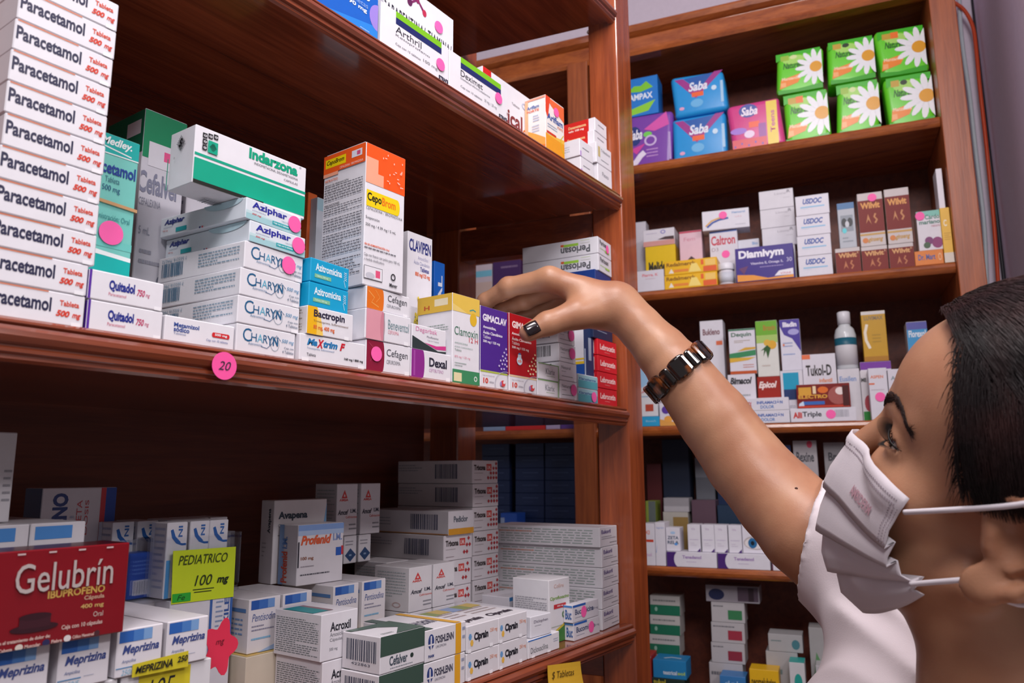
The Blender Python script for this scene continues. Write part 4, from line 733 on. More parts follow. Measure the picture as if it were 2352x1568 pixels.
m2 = again(m1, 'white vial box with a red triangle, lower right of the front four', 'low' and ZA['low']+0.0004, 995)
m3 = again(m1, 'white vial box with a red triangle, upper left of the front four', m1['top']+EPS, 939)
m4 = again(m1, 'white vial box with a red triangle, upper right of the front four', m1['top']+EPS, 995)
for zz, nm in ((ZA['low']+0.0004, 'lower'), (m1['top']+EPS, 'upper')):
    again(m1, 'white vial box, %s one behind the front four with red triangles' % nm, zz, 886, t=0.158)
dia = [('p', 'F', [(0.08, 0.30), (0.5, 0.06), (0.95, 0.30), (0.5, 0.55)], '#2f4a74'), ('r', 'F', 0.40, 0.27, 0.60, 0.33, '#8aa0bc'), ('f', 'F', 0.1, 0.62, 0.7, 0.85, 2, '#9a9aa4'), ('f', 'L', 0.1, 0.3, 0.9, 0.8, 3, '#a9b0b8')]
zt = m3['top']+EPS
d1 = carton('white box with a dark blue diamond, left of two at the back', zt, 789, 818, 0.05, h=0.029, t=0.185, yaw=0, base='#d4d2d8', art=dia, group='two white boxes with a dark blue diamond')
d2 = again(d1, 'white box with a dark blue diamond, right of two at the back', zt, 823)
g1 = carton('white vial box with a red triangle, left of the back pair on the diamond boxes', d1['top']+EPS, 771, 819, 0.035, top=1111, t=0.187, yaw=0, base='#d6d3d9', art=am, group='back pair of vial boxes with a red triangle')
again(g1, 'white vial box with a red triangle, right of the back pair on the diamond boxes', d1['top']+EPS, 827)
# stacks with red crosses
tx = [('t', 'F', 'Trixona', 0.06, 0.56, 0.50, 0.80, '#3a3030', 'h'), ('r', 'F', 0.54, 0.55, 0.74, 0.84, '#cf4038'), ('t', 'F', 'I.M.', 0.56, 0.60, 0.72, 0.78, '#e8c8c4', 'b'), ('f', 'F', 0.07, 0.40, 0.4, 0.47, 1, '#a9a0a4'), ('f', 'F', 0.07, 0.10, 0.35, 0.18, 1, '#9a8a90')]
for rr in range(4):
    for cc in range(rr+1): tx.append(('e', 'F', 0.93-0.11*cc, 0.86-0.21*rr, 0.045, 0.085, '#b03038', 4))
tx += [('k', 'L', 0.52, 0.2, 0.82, 0.84, '#565a72'), ('f', 'L', 0.0, 0.5, 0.35, 0.85, 3, '#a9a9b4')]
t1 = carton('white box with rows of red crosses, bottom of the tall back stack of seven', 'low', 1085, 1145, 0.125, h=0.0284, t=0.137, yaw=0, base='#dad5d9', art=tx, group='tall stack of seven white boxes with red crosses')
zz = t1['top']+EPS
for k in range(1, 7):
    q = again(t1, 'white box with rows of red crosses, %s of the tall back stack of seven' % (ORD[k] if k < 6 else 'topmost'), zz, 1085+(k % 2)); zz = q['top']+EPS
tx2 = tx[:5] + [('e', 'F', u, v, 0.05, 0.09, '#b03038', 4) for u, v in ((0.86, 0.82), (0.80, 0.56), (0.9, 0.56), (0.70, 0.28), (0.8, 0.28))] + tx[-2:]
u1 = carton('white box with five red crosses, bottom of the shorter stack of four', 'low', 1014, 1081, 0.125, h=0.0284, t=0.128, yaw=0, base='#dad5d9', art=tx2, group='shorter stack of four white boxes with red crosses')
zz = u1['top']+EPS
for nm, xl in (('second', 1015), ('third', 1016), ('topmost', 1019)):
    q = again(u1, 'white box with five red crosses, %s of the shorter stack of four' % nm, zz, xl); zz = q['top']+EPS
carton('long white box with an orange bottom band and barcode, lying on the shorter stack', zz, 1030, 1088, 0.13, h=0.027, t=0.124, yaw=0, base='#d9d6db', art=[('r', 'F', 0, 0.0, 1, 0.26, '#d99a2c'), ('t', 'F', 'Pediclor', 0.2, 0.52, 0.75, 0.78, '#5a6470', 'b'), ('k', 'L', 0.55, 0.2, 0.88, 0.85, '#565a72'), ('f', 'L', 0.05, 0.3, 0.3, 0.7, 3, '#a9a9b4'), ('r', 'L', 0, 0, 1, 0.05, '#c08a5a')])
# white boxes with graded blue stripe
ps = [('r', 'F', 0.06, 0.80, 0.30, 0.97, '#2a58a8'), ('r', 'F', 0.30, 0.80, 0.58, 0.97, '#3c6cb8'), ('r', 'F', 0.58, 0.80, 0.80, 0.97, '#6c94cc'), ('t', 'F', 'Pentisodina', 0.10, 0.58, 0.90, 0.72, '#5a6a9c', 'i'), ('f', 'F', 0.1, 0.38, 0.8, 0.52, 2, '#8a8aa0'), ('f', 'F', 0.1, 0.2, 0.7, 0.3, 1, '#7ab4d8'), ('p', 'F', [(0.3, 0.0), (0.95, 0.0), (0.95, 0.12)], '#9ab4dc'), ('r', 'L', 0.05, 0.75, 0.95, 0.82, '#5a84bc'), ('f', 'L', 0.1, 0.3, 0.9, 0.65, 4, '#7a9ac8')]
fy = carton('flat pale box with an ochre top, under the boxes with the graded blue stripe', 'low', 560, 905, 0.085, h=0.0385, t=0.104, yaw=0, base='#d2c7b4', art=[('r', 'T', 0, 0, 1, 0.5, '#cfae62')], w=None)
n1 = carton('white box with graded blue stripe, rightmost of four beside the vial boxes', fy['top']+EPS, 830, 884, 0.075, h=0.0435, t=0.110, yaw=0, base='#dcd8dc', art=ps, group='four white boxes with a graded blue stripe')
again(n1, 'white box with graded blue stripe, second from the right of four', fy['top']+EPS, 763)
again(n1, 'white box with graded blue stripe, second from the left of four, behind the small-print box', fy['top']+EPS, 646)
again(n1, 'white box with graded blue stripe, leftmost of four, mostly hidden by the small-print box', fy['top']+EPS, 567)
zt = n1['top']+EPS
carton('white carton with orange slanted name and blue upper band, standing on the graded-stripe boxes', zt, 680, 786, 0.028, top=1206, t=0.135, yaw=-3, base='#d9d6dc',
       art=[('r', 'F', 0, 0.90, 1, 1, '#7d9cd0'), ('r', 'F', 0, 0.82, 1, 0.90, '#a9bede'), ('t', 'F', 'Profenid', 0.06, 0.66, 0.72, 0.82, '#d8603c', 'hi'), ('t', 'F', 'I.M.', 0.76, 0.70, 0.96, 0.82, '#7a90c4', 'b'), ('r', 'F', 0.83, 0.44, 0.95, 0.58, '#2e5fb8'), ('r', 'F', 0.95, 0.45, 1.0, 0.6, '#c43a40'), ('t', 'F', '100 mg', 0.07, 0.40, 0.34, 0.47, '#9a6a58', 'b'), ('f', 'F', 0.07, 0.28, 0.35, 0.33, 1, '#a09aa4'), ('f', 'F', 0.07, 0.14, 0.7, 0.20, 1, '#5a5a64'),
            ('r', 'L', 0, 0, 0.25, 1, '#86a8d6'), ('t', 'L', 'Profenid', 0.15, 0.04, 0.48, 0.55, '#d05038', 'bc'), ('t', 'L', 'I.M.', 0.18, 0.6, 0.45, 0.8, '#5a84c0', 'bc'), ('r', 'F', 0.0, 0.3, 0.03, 0.72, '#3a3a44')])
carton('white carton with dark lettering and a blue slanted corner, behind the orange-named carton', zt, 622, 745, 0.022, top=1149, t=0.166, yaw=-5, base='#d9d5d8',
       art=[('p', 'F', [(0.80, 0.0), (1, 0.0), (1, 0.95)], '#7fb0d8'), ('t', 'F', 'Avapena', 0.08, 0.745, 0.62, 0.86, '#33404e', 'h'), ('t', 'F', 'Cloropiramina', 0.08, 0.66, 0.46, 0.71, '#6a7480'), ('f', 'F', 0.08, 0.55, 0.25, 0.59, 1, '#8a8a94'), ('t', 'L', 'Avapena', 0.55, 0.60, 0.85, 0.90, '#4a505c', 'bc'), ('f', 'L', 0.2, 0.3, 0.5, 0.5, 4, '#a9a4a8')])
# maroon box with silver lettering and the boxes it stands on
mp = [('r', 'F', 0.04, 0.72, 0.34, 0.96, '#2f62b0'), ('r', 'F', 0.34, 0.72, 0.56, 0.96, '#4a7cc0'), ('r', 'F', 0.56, 0.72, 0.75, 0.96, '#7aa2d2'), ('t', 'F', 'Meprizina', 0.12, 0.42, 0.92, 0.66, '#3a4a86', 'bi'), ('t', 'F', 'Ampicilina', 0.12, 0.27, 0.42, 0.36, '#6a7aa6', 'i'), ('r', 'F', 0.0, 0.185, 0.45, 0.205, '#3f86b8'), ('f', 'F', 0.5, 0.19, 0.7, 0.22, 1, '#8a94b0'), ('t', 'F', '250/5', 0.12, 0.04, 0.42, 0.15, '#7fb4cc', 'i')]
lo1 = carton('white box at the bottom frame edge under the left blue-striped pair', 'low', -15, 250, 0.115, h=0.0655, t=0.022, yaw=0, base='#d6d4d8', art=[('f', 'F', 0.1, 0.6, 0.9, 0.8, 2, '#9a9aa4')])
lo2 = carton('white box at the bottom frame edge with part of a yellow note', 'low', 258, 472, 0.115, h=0.0655, t=0.022, yaw=0, base='#d6d4d8', art=[('r', 'F', 0.18, 0.70, 0.75, 0.985, '#d4c42e'), ('t', 'F', '105', 0.28, 0.74, 0.58, 0.92, '#26262c', 'i')])
e_ = lo2['top']+EPS
mA = carton('white box with graded blue bar and slanted name, rightmost of four', e_, 379, 474, 0.115, h=0.0275, t=0.020, yaw=0, base='#dcd8de', art=mp, group='white boxes with a graded blue bar and slanted name')
again(mA, 'white box with graded blue bar and slanted name, second from the right of four', e_, 263)
again(mA, 'white box with graded blue bar and slanted name, second from the left of four', lo1['top']+EPS, 128)
again(mA, 'white box with graded blue bar and slanted name, leftmost of four', lo1['top']+EPS, -30)
gz = mA['top']+EPS
gel = carton('large glossy maroon box with raised silver lettering and a dark hat-shaped picture', gz, -70, 283, 0.030, top=1272, t=0.012, yaw=0, base='#7d0f1b', rough=0.28,
       art=[('t', 'F', 'IBUPROFENO', 0.44, 0.475, 0.835, 0.555, '#c09a4e', 'b'), ('t', 'F', 'Cápsula', 0.69, 0.40, 0.835, 0.46, '#b8927c', 'b'), ('t', 'F', '400 mg', 0.67, 0.31, 0.835, 0.37, '#c09a5e', 'b'), ('t', 'F', 'Oral', 0.765, 0.22, 0.835, 0.275, '#c9b2a8'), ('t', 'F', 'Caja con 10 cápsulas', 0.55, 0.12, 0.835, 0.18, '#c9a8a0', 'b'),
            ('t', 'F', 'Indicado en el tratamiento de dolor de:', 0.05, 0.075, 0.48, 0.11, '#d0b0a8', 'b'), ('t', 'F', 'Cabeza', 0.16, 0.0, 0.245, 0.035, '#d0b0a8', 'b'), ('t', 'F', 'Muscular', 0.32, 0.005, 0.42, 0.04, '#d0b0a8', 'b'), ('t', 'F', 'Fiebre', 0.49, 0.01, 0.56, 0.045, '#d0b0a8', 'b'), ('t', 'F', 'Cólico Menstrual', 0.63, 0.02, 0.78, 0.055, '#d0b0a8', 'b'),
            ('e', 'F', 0.285, 0.022, 0.025, 0.035, '#cfc4ba', 14), ('e', 'F', 0.455, 0.028, 0.025, 0.035, '#2a2a52', 14), ('e', 'F', 0.595, 0.035, 0.025, 0.035, '#d6cfcf', 14), ('e', 'F', 0.80, 0.04, 0.02, 0.03, '#4a2a30', 14),
            ('e', 'F', 0.37, 0.20, 0.155, 0.045, '#34161f', 24), ('r', 'F', 0.27, 0.20, 0.47, 0.31, '#3d1a24'), ('e', 'F', 0.37, 0.315, 0.105, 0.035, '#34161f', 20)]
           + [('r', 'F', u, 0.955, u+0.05, 0.972, '#c8b0b0') for u in (0.22, 0.42, 0.62, 0.82)], fc={'T': '#3d0a10'})
# raised metallic name
T_, F_ = text_shape('Gelubrín', '')
w_, h_ = gel['w'], gel['h']
vv = [(w_*(0.22+0.66*x), -0.0009, h_*(0.56+0.30*y)) for x, y in T_]
nm_ = mesh_obj('raised_lettering', vv, F_, paint('#e0d4d0', 0.38, 0.6, name='silver_foil'), gel['o'])
sol = nm_.modifiers.new('foil', 'SOLIDIFY'); sol.thickness = 0.0006; sol.offset = 0
# boxes behind the maroon one
st_ = [('r', 'F', 0.08, 0.84, 0.75, 0.97, '#4a86c8'), ('f', 'F', 0.1, 0.3, 0.9, 0.7, 4, '#9a9aa8')]
bA = carton('white box with a blue stripe behind the maroon box, right of two', gz, 48, 178, 0.11, top=1203, t=0.075, yaw=0, base='#d0ced4', art=st_)
again(bA, 'white box with a blue stripe behind the maroon box, left of two', gz, -92)
carton('white carton with sideways navy lettering and a red and blue end, behind the maroon box', gz, 74, 250, 0.03, top=1121, t=0.188, yaw=-2, base='#cfcad2',
       art=[('r', 'F', 0.78, 0, 0.85, 1, '#c23a44'), ('r', 'F', 0.85, 0, 1, 1, '#2a4a9c'), ('e', 'F', 0.92, 0.25, 0.05, 0.2, '#7a9ad0'), ('t', 'F', 'DOLENO', 0.14, 0.32, 0.34, 0.95, '#33447e', 'hc'), ('t', 'F', 'TABLETA', 0.46, 0.42, 0.53, 0.88, '#c25058', 'c'), ('t', 'F', 'DOSIS', 0.57, 0.55, 0.62, 0.88, '#c25058', 'c'), ('f', 'F', 0.38, 0.2, 0.43, 0.75, 9, '#a9b0c8'), ('r', 'L', 0, 0, 1, 1, '#6a7c9a')])
carton('tall white carton cut by the left frame edge on the lower shelf', bA['top']+EPS, -75, 20, 0.03, top=990, t=0.10, yaw=0, base='#cdcbd0', art=[('f', 'F', 0.75, 0.2, 0.95, 0.6, 5, '#a0a0a8')])
# clear plastic bin of white boxes with blue swooshes
sup = carton('white box with sideways blue lettering under the clear plastic bin', 'low', 372, 521, 0.10, h=0.0895, t=0.118, yaw=0, base='#d3d4dc', art=[('t', 'F', 'AXILE', 0.86, 0.62, 0.94, 0.96, '#3a5a9c', 'bc'), ('r', 'F', 0.955, 0.5, 1, 1, '#3c64a8'), ('f', 'F', 0.72, 0.7, 0.84, 0.95, 6, '#8aa0c4'), ('r', 'F', 0.62, 0.5, 0.66, 1, '#3c64a8')])
sup2 = carton('white box filling the gap behind the graded-bar pair, under the bin', 'low', 262, 352, 0.095, h=0.0895, t=0.1385, yaw=0, base='#d3d2d6', art=[('f', 'T', 0.1, 0.2, 0.9, 0.8, 3, '#b8b8be')])
zb = sup['top']+0.0016
sw = [('s', 'F', [(0.22, 0.90), (0.30, 0.80), (0.50, 0.73), (0.75, 0.70), (0.96, 0.70)], 0.03, '#2d62ac'), ('s', 'F', [(0.24, 0.905), (0.38, 0.80), (0.65, 0.72)], 0.035, '#2d62ac'), ('t', 'F', 'NI', 0.55, 0.80, 0.76, 0.95, '#3d6cb0', 'bc'), ('r', 'F', 0.05, 0, 0.25, 0.5, '#4d92cc'), ('f', 'F', 0.35, 0.1, 0.9, 0.6, 5, '#a9b8d0'), ('f', 'L', 0.1, 0.1, 0.9, 0.95, 10, '#a9b4d0'), ('r', 'L', 0.0, 0, 0.25, 1, '#c9d2e4')]
sA = carton('white box with a blue swoosh, front left of three in the clear bin', zb, 373, 421, 0.035, h=0.0575, t=0.122, yaw=0, base='#d9dae2', art=sw, group='white boxes with a blue swoosh in the clear bin')
again(sA, 'white box with a blue swoosh, front middle of three in the clear bin', zb, 427); again(sA, 'white box with a blue swoosh, front right of three in the clear bin', zb, 473)
for k, (xl, nm) in enumerate(((380, 'left'), (428, 'middle'), (474, 'right'))): again(sA, 'white box in the second row of the clear bin, %s of three' % nm, zb, xl, t=0.160)
again(sA, 'white box of the clear bin, nearest the maroon box', zb, 246, t=0.165); again(sA, 'white box of the clear bin, left of the front three', zb, 305, t=0.163)
carton('blue box with white print and a barcode, left side of the clear bin', zb, 290, 346, 0.016, top=1272, t=0.140, yaw=12, base='#27489c', art=[('f', 'F', 0.15, 0.5, 0.9, 0.85, 4, '#5a78c0'), ('r', 'F', 0.2, 0.08, 0.92, 0.40, '#c9ccd8'), ('k', 'F', 0.25, 0.1, 0.88, 0.38, '#55596a')])
clear = bpy.data.materials.new('clear_plastic'); clear.use_nodes = True
cb_ = clear.node_tree.nodes['Principled BSDF']; cb_.inputs['Transmission Weight'].default_value = 1.0; cb_.inputs['Roughness'].default_value = 0.08; cb_.inputs['IOR'].default_value = 1.12; cb_.inputs['Base Color'].default_value = (0.9, 0.93, 0.97, 1); cb_.inputs['Alpha'].default_value = 0.35
def plane_pt(px, py, Y): return on_y(px, py, Y)
PY = YA+0.1185
pb0 = along(362, np.array([0, PY, zb]), EX); pb1 = along(546, np.array([0, PY, zb]), EX)
bin_ = empty('plastic_bin', ((pb0[0]+pb1[0])/2, PY+0.06, sup['top']+0.0004), 'clear plastic bin holding white boxes, with a yellow-green note on its front', 'bin')
def wallp(name, p, q, z0, z1, th):
    p, q = np.array(p), np.array(q); d = (q-p)/np.linalg.norm(q-p); nn = np.array([-d[1], d[0]])*th
    o = prism(name, [tuple(p), tuple(q), tuple(q+nn), tuple(p+nn)], z0, z1, clear, bin_); o.matrix_parent_inverse = Matrix.Translation(-bin_.location); return o
bx0 = pb0[0]-0.085
h1 = zb+0.047
wallp('front_wall', (bx0, PY), (pb1[0], PY), zb-0.0005, h1, 0.0008)
wallp('side_wall', (pb1[0]+0.0009, PY), (pb1[0]+0.0009, PY+0.09), zb-0.0005, h1, 0.0008)
wallp('side_wall', (bx0, PY+0.001), (bx0, PY+0.09), zb-0.0005, h1, 0.0008)
fl_ = prism('bin_floor', [(bx0, PY), (pb1[0], PY), (pb1[0], PY+0.09), (bx0, PY+0.09)], zb-0.0012, zb-0.0006, clear, bin_); fl_.matrix_parent_inverse = Matrix.Translation(-bin_.location)

def note(name, label, corners, Y, col, items, th=0.0003, curl=0.0):
    """a paper note: corners (bottom left, bottom right, top right, top left) as pixels on the plane y = Y"""
    c = [on_y(px, py, Y) for px, py in corners]; n = 6; v, f = [], []
    for lay in (0, 1):
        for j in range(n+1):
            for i in range(n+1):
                a, b = i/n, j/n
                p = (c[0]*(1-a)+c[1]*a)*(1-b) + (c[3]*(1-a)+c[2]*a)*b
                p = p + EY*(lay*th) - EY*curl*(1-b)**2; v.append(p)
    m_ = (n+1)**2
    for j in range(n):
        for i in range(n):
            q = (j*(n+1)+i, j*(n+1)+i+1, (j+1)*(n+1)+i+1, (j+1)*(n+1)+i); f.append(q); f.append(tuple(m_+k for k in q[::-1]))
    art_v, art_f, cols = [], [], [col]*len(f)
    for it in items:
        s, u0, v0, u1, v1, cc, op = it
        if s == '-': T, F = np.array([(0, 0), (1, 0), (1, 1), (0, 1)], float), [(0, 1, 2, 3)]
        else: T, F = text_shape(s, op)
        b0 = len(v)+len(art_v)
        for x, y in T:
            a, b = u0+x*(u1-u0), v0+y*(v1-v0)
            p = (c[0]*(1-a)+c[1]*a)*(1-b) + (c[3]*(1-a)+c[2]*a)*b; art_v.append(p - EY*(0.0004+curl*(1-b)**2+ (0.0003 if s != '-' else 0)))
        art_f += [tuple(b0+i for i in q) for q in F]; cols += [cc]*len(F)
    cl_ = list(dict.fromkeys(cols)); o0 = (c[0]+c[1]+c[2]+c[3])/4
    o = mesh_obj(name, [p-o0 for p in v+art_v], f+art_f, [paint(k, 0.55) for k in cl_], mi=[cl_.index(k) for k in cols]); o.location = o0
    return tag(o, label, 'note')
note('sticky_note', 'yellow-green note handwritten PEDIATRICO 100 mg on the clear bin', [(393, 1388), (536, 1370), (542, 1255), (398, 1265)], PY-0.0012, '#c9e02a',
     [('PEDIATRICO', 0.08, 0.72, 0.86, 0.90, '#3a4a20', 'i'), ('100', 0.34, 0.30, 0.62, 0.50, '#2a3a20', 'i'), ('mg', 0.70, 0.27, 0.90, 0.42, '#22301c', 'bi'), ('-', 0.32, 0.22, 0.66, 0.235, '#2a3a20', ''), ('-', 0.34, 0.17, 0.62, 0.185, '#2a3a20', ''), ('-', 0.01, 0.03, 0.29, 0.19, '#2fae3a', ''), ('Fe', 0.08, 0.06, 0.2, 0.16, '#1c5a20', 'i')])
note('sticky_note', 'yellow note handwritten MEPRIZINA 250 stuck across the graded-bar boxes', [(303, 1556), (432, 1530), (433, 1494), (305, 1526)], YA+0.0185, '#cfc02c', [('MEPRIZINA', 0.04, 0.25, 0.70, 0.78, '#22221e', 'bi'), ('250', 0.78, 0.40, 0.98, 0.80, '#22221e', 'bi')])
note('sticky_note', 'yellow note with faint writing hanging from the lower shelf edge', [(1257, 1600), (1336, 1580), (1333, 1518), (1258, 1528)], YA-0.0085, '#d8aa32', [('$ Tabletas', 0.10, 0.52, 0.76, 0.78, '#5a4418', 'i')], curl=0.004)
fc_ = on_y(506, 1486, YA+0.055)
vv, ff = [], []
for lay in (0, 1):
    for k in range(40):
        a = 2*math.pi*k/40; R_ = 0.0118*(1+0.22*math.cos(5*a)); vv.append((R_*math.cos(a)*1.05, 0.0004*lay, R_*math.sin(a)*1.45))
ff = [tuple(range(40)), tuple(range(79, 39, -1))] + [((k+1) % 40, k, 40+k, 40+(k+1) % 40) for k in range(40)]
b0 = len(vv); T, F = text_shape('mg', 'i'); vv += [(-0.004+0.007*x, -0.0003, 0.001+0.004*y) for x, y in T]; nff = len(ff); ff += [tuple(b0+i for i in q) for q in F]
fn = mesh_obj('sticky_note', vv, ff, [paint('#d8304e', 0.55), paint('#6a1626', 0.55)], mi=[0]*nff+[1]*len(F)); fn.location = (fc_[0], fc_[1], fc_[2])
tag(fn, 'pink flower-shaped note beside the small-print boxes on the lower shelf', 'note')
# ================================================================== far unit
def cB(label, shelf, xl, xr, top, dep=0.05, t=0.012, yaw=0, base='#dcd9e2', art=(), stick=(), **k):
    return carton(label, shelf, xl, xr, dep, top=top, t=t, yaw=yaw, unit='B', base=base, art=art, stick=stick, **k)
# ---- top shelf: soft packs
def puffy(bm, w, d, h):
    pass
def pack(label, shelf, xl, xr, top, art, base, dep=0.06, t=0.03, yaw=0, group=None, **k):
    def soft(bm):
        xs = [v.co.x for v in bm.verts]; zs = [v.co.z for v in bm.verts]; W, H = max(xs), max(zs)
        for v in bm.verts:
            a, b = v.co.x/W-0.5, v.co.z/H-0.5
            v.co.x += 0.004*math.sin(5*b+len(COUNT)) ; v.co.z += 0.005*a*math.sin(len(COUNT)*1.7) if b > 0 else 0.0
    return cB(label, shelf, xl, xr, top, dep=dep, t=t, yaw=yaw, base=base, art=art, group=group, bevel=0.011, seg=4, soft=soft, cat='pad pack', name='pad_pack', rough=0.28, **k)
def saba(c, c2, word='Saba'):
    return [('p', 'F', [(0.04, 0.93), (0.20, 0.93), (0.52, 0.55), (0.42, 0.42)], c2), ('p', 'F', [(0.96, 0.97), (0.80, 0.97), (0.36, 0.50), (0.44, 0.40)], c2), ('p', 'F', [(0.22, 0.92), (0.78, 0.95), (0.50, 0.60)], '#2b5fae'),
            ('t', 'F', word, 0.30, 0.58, 0.66, 0.80, '#e6eefa', 'bi'), ('r', 'F', 0.36, 0.44, 0.58, 0.55, '#ef6a3c'), ('e', 'F', 0.45, 0.28, 0.12, 0.10, '#6cb6e6', 14), ('e', 'F', 0.16, 0.2, 0.05, 0.04, '#e4a6c8', 10), ('e', 'F', 0.78, 0.58, 0.05, 0.06, '#cfe6f6', 10), ('r', 'F', 0.90, 0.2, 0.95, 0.72, '#a9d0ee')]
pv = pack('purple pad pack with white lettering, under the blue and green box', 'b1', 1444, 1546, 270, [('e', 'F', 0.16, 0.62, 0.16, 0.18, '#2a3a7c', 14), ('t', 'F', 'Saba', 0.03, 0.55, 0.34, 0.74, '#ecebf6', 'bi'), ('p', 'F', [(0.38, 0.72), (0.9, 0.98), (0.95, 0.74), (0.62, 0.66)], '#d85aae'), ('p', 'F', [(0.05, 0.38), (0.4, 0.46), (0.2, 0.28)], '#d0469c'), ('e', 'F', 0.46, 0.62, 0.10, 0.05, '#76d05a', 12), ('o', 'F', 0.52, 0.50, 0.14, 0.10, 0.3, '#cfb9e2'), ('s', 'F', [(0.06, 0.08), (0.18, 0.14), (0.28, 0.24), (0.38, 0.30)], 0.10, '#e6dcf0'), ('f', 'F', 0.42, 0.18, 0.68, 0.36, 3, '#c79ad6'), ('r', 'F', 0.92, 0.1, 0.97, 0.6, '#b9a0d4')], '#7b45a8', dep=0.06)
cB('blue and green box with white capitals on the purple pad pack', pv['top']+EPS, 1436, 1513, 186, dep=0.05, t=0.034, base='#1d78cc', cat='tampon box', art=[('p', 'F', [(0.1, 0.66), (0.3, 0.80), (0.5, 0.78), (0.66, 0.88), (0.86, 0.70), (0.5, 0.62)], '#7cc832'), ('p', 'F', [(0.1, 0.18), (0.92, 0.36), (0.7, 0.10), (0.2, 0.04)], '#8cd03a'), ('t', 'F', 'TAMPAX', 0.02, 0.42, 0.84, 0.58, '#e6f0fa', 'b')])
bb = pack('light blue pad pack with a magenta chevron, lower of two', 'b1', 1549, 1674, 275, saba('#2f9fe0', '#a03a8e'), '#2a97dc', group='two light blue pad packs')
pack('light blue pad pack with a magenta chevron, upper of two', bb['top']+0.002, 1548, 1670, 180, saba('#2f9fe0', '#a03a8e'), '#2a97dc', group='two light blue pad packs')
pack('pink and red pad pack with a yellow side band', 'b1', 1678, 1800, 243, [('e', 'F', 0.38, 0.82, 0.18, 0.14, '#3a4aa0', 14), ('t', 'F', 'Saba', 0.24, 0.72, 0.56, 0.90, '#f0e6f2', 'bi'), ('r', 'F', 0.38, 0.46, 0.58, 0.58, '#f05a32'), ('r', 'F', 0.72, 0.06, 0.92, 0.95, '#e8cc3e'), ('t', 'F', 'Teens', 0.78, 0.3, 0.87, 0.75, '#c05a8a', 'bc'), ('e', 'F', 0.18, 0.42, 0.16, 0.07, '#9c6ad0', 12), ('e', 'F', 0.38, 0.33, 0.1, 0.08, '#e6cfe8', 12), ('r', 'F', 0.56, 0.12, 0.70, 0.52, '#9a4aa0'), ('r', 'F', 0.05, 0.04, 0.7, 0.24, '#d84a56')] + [('e', 'F', 0.1+0.13*k, 0.10+0.05*(k % 2), 0.02, 0.025, '#7a4aa8', 8) for k in range(5)], '#d6498c', t=0.02)
def natur(hue=0):
    return [('p', 'F', [(0.02, 0.98), (0.98, 0.98), (0.98, 0.84), (0.5, 0.92), (0.02, 0.80)], '#3cb81e'), ('e', 'F', 0.40, 0.80, 0.24, 0.10, '#a9e06a', 14), ('r', 'F', 0.12, 0.80, 0.30, 0.92, '#c8a43a' if hue else '#9ac23c'), ('e', 'F', 0.40, 0.86, 0.08, 0.05, '#2a3a22' if hue == 2 else '#d6e6a0', 8), ('t', 'F', 'Naturella', 0.16, 0.60, 0.62, 0.74, '#1f5a1c', 'bi'),
            ('p', 'F', [(0.06, 0.14), (0.46, 0.24), (0.60, 0.46), (0.10, 0.36)], '#f08a32'), ('t', 'F', 'Manzanilla', 0.12, 0.33, 0.52, 0.40, '#f8d8b0', 'b'), ('r', 'F', 0.09, 0.18, 0.2, 0.28, '#f6b070'), ('p', 'F', [(0.02, 0.02), (0.98, 0.02), (0.98, 0.14), (0.4, 0.09), (0.02, 0.12)], '#39a81f'), ('y', 'F', 0.86, 0.54, 0.42)] + ([('r', 'F', 0.30, 0.80, 0.46, 0.93, '#f07a2c')] if hue == 1 else [])
cols_ = ((1805, 1908, 212, 114, 1786, 1893), (1928, 2030, 188, 86, 1907, 2014), (2043, 2151, 172, 62, 2021, 2132))
for k, (xl, xr, ty, ty2, ul, ur) in enumerate(cols_):
    pos = ('left', 'middle', 'right')[k]
    lo = pack('green pad pack with a daisy, lower one of the %s pair' % pos, 'b1', xl, xr, ty+8, natur((1, 0, 2)[k]), '#6ad62e', group='six green daisy pad packs', t=0.03)
    pack('green pad pack with a daisy, upper one of the %s pair' % pos, lo['top']+0.002, ul, ur, ty2+12, natur((0, 2, 1)[k]), '#6ad62e', group='six green daisy pad packs', t=0.032, yaw=(0, 2, 3)[k])
# ---- second shelf
cB('white box with faint red lettering at the left end of the second shelf', 'b2', 1461, 1526, 624, dep=0.06, t=0.004, art=[('t', 'F', 'Pierre. K', 0.24, 0.70, 0.80, 0.84, '#e0828c', 'b'), ('f', 'F', 0.35, 0.55, 0.7, 0.62, 1, '#c8a8b4')])
ya = [('t', 'F', 'Redalmerck', 0.04, 0.60, 0.60, 0.88, '#8a5a1c', 'b'), ('p', 'F', [(0.08, 0.12), (0.18, 0.12), (0.13, 0.45)], '#f4ece0'), ('r', 'F', 0.18, 0.18, 0.46, 0.36, '#e88a3a'), ('r', 'F', 0.74, 0.04, 0.99, 0.42, '#e4622c'), ('p', 'F', [(0.46, 0.1), (0.70, 0.1), (0.62, 0.7), (0.52, 0.7)], '#f6dc7a'), ('r', 'F', 0.78, 0.45, 0.97, 0.9, '#f2c86a'), ('r', 'F', 0.70, 0.55, 0.75, 0.9, '#e8622c')]
y1 = cB('yellow box with orange details, lower of two', 'b2', 1527, 1648, 634, dep=0.05, t=0.005, base='#efb91e', art=ya, group='two yellow boxes')
again(y1, 'yellow box with orange details, upper of two', y1['top']+EPS, 1527)
cB('tall slim white carton at the left end of the second shelf', 'b2', 1466, 1490, 511, dep=0.03, t=0.128, base='#cfccd6')
cB('dark blue carton behind the tall slim white carton', 'b2', 1452, 1480, 512, dep=0.03, t=0.165, base='#1f3a6a', art=[('r', 'F', 0.0, 0.0, 1, 0.35, '#d8a83a')])
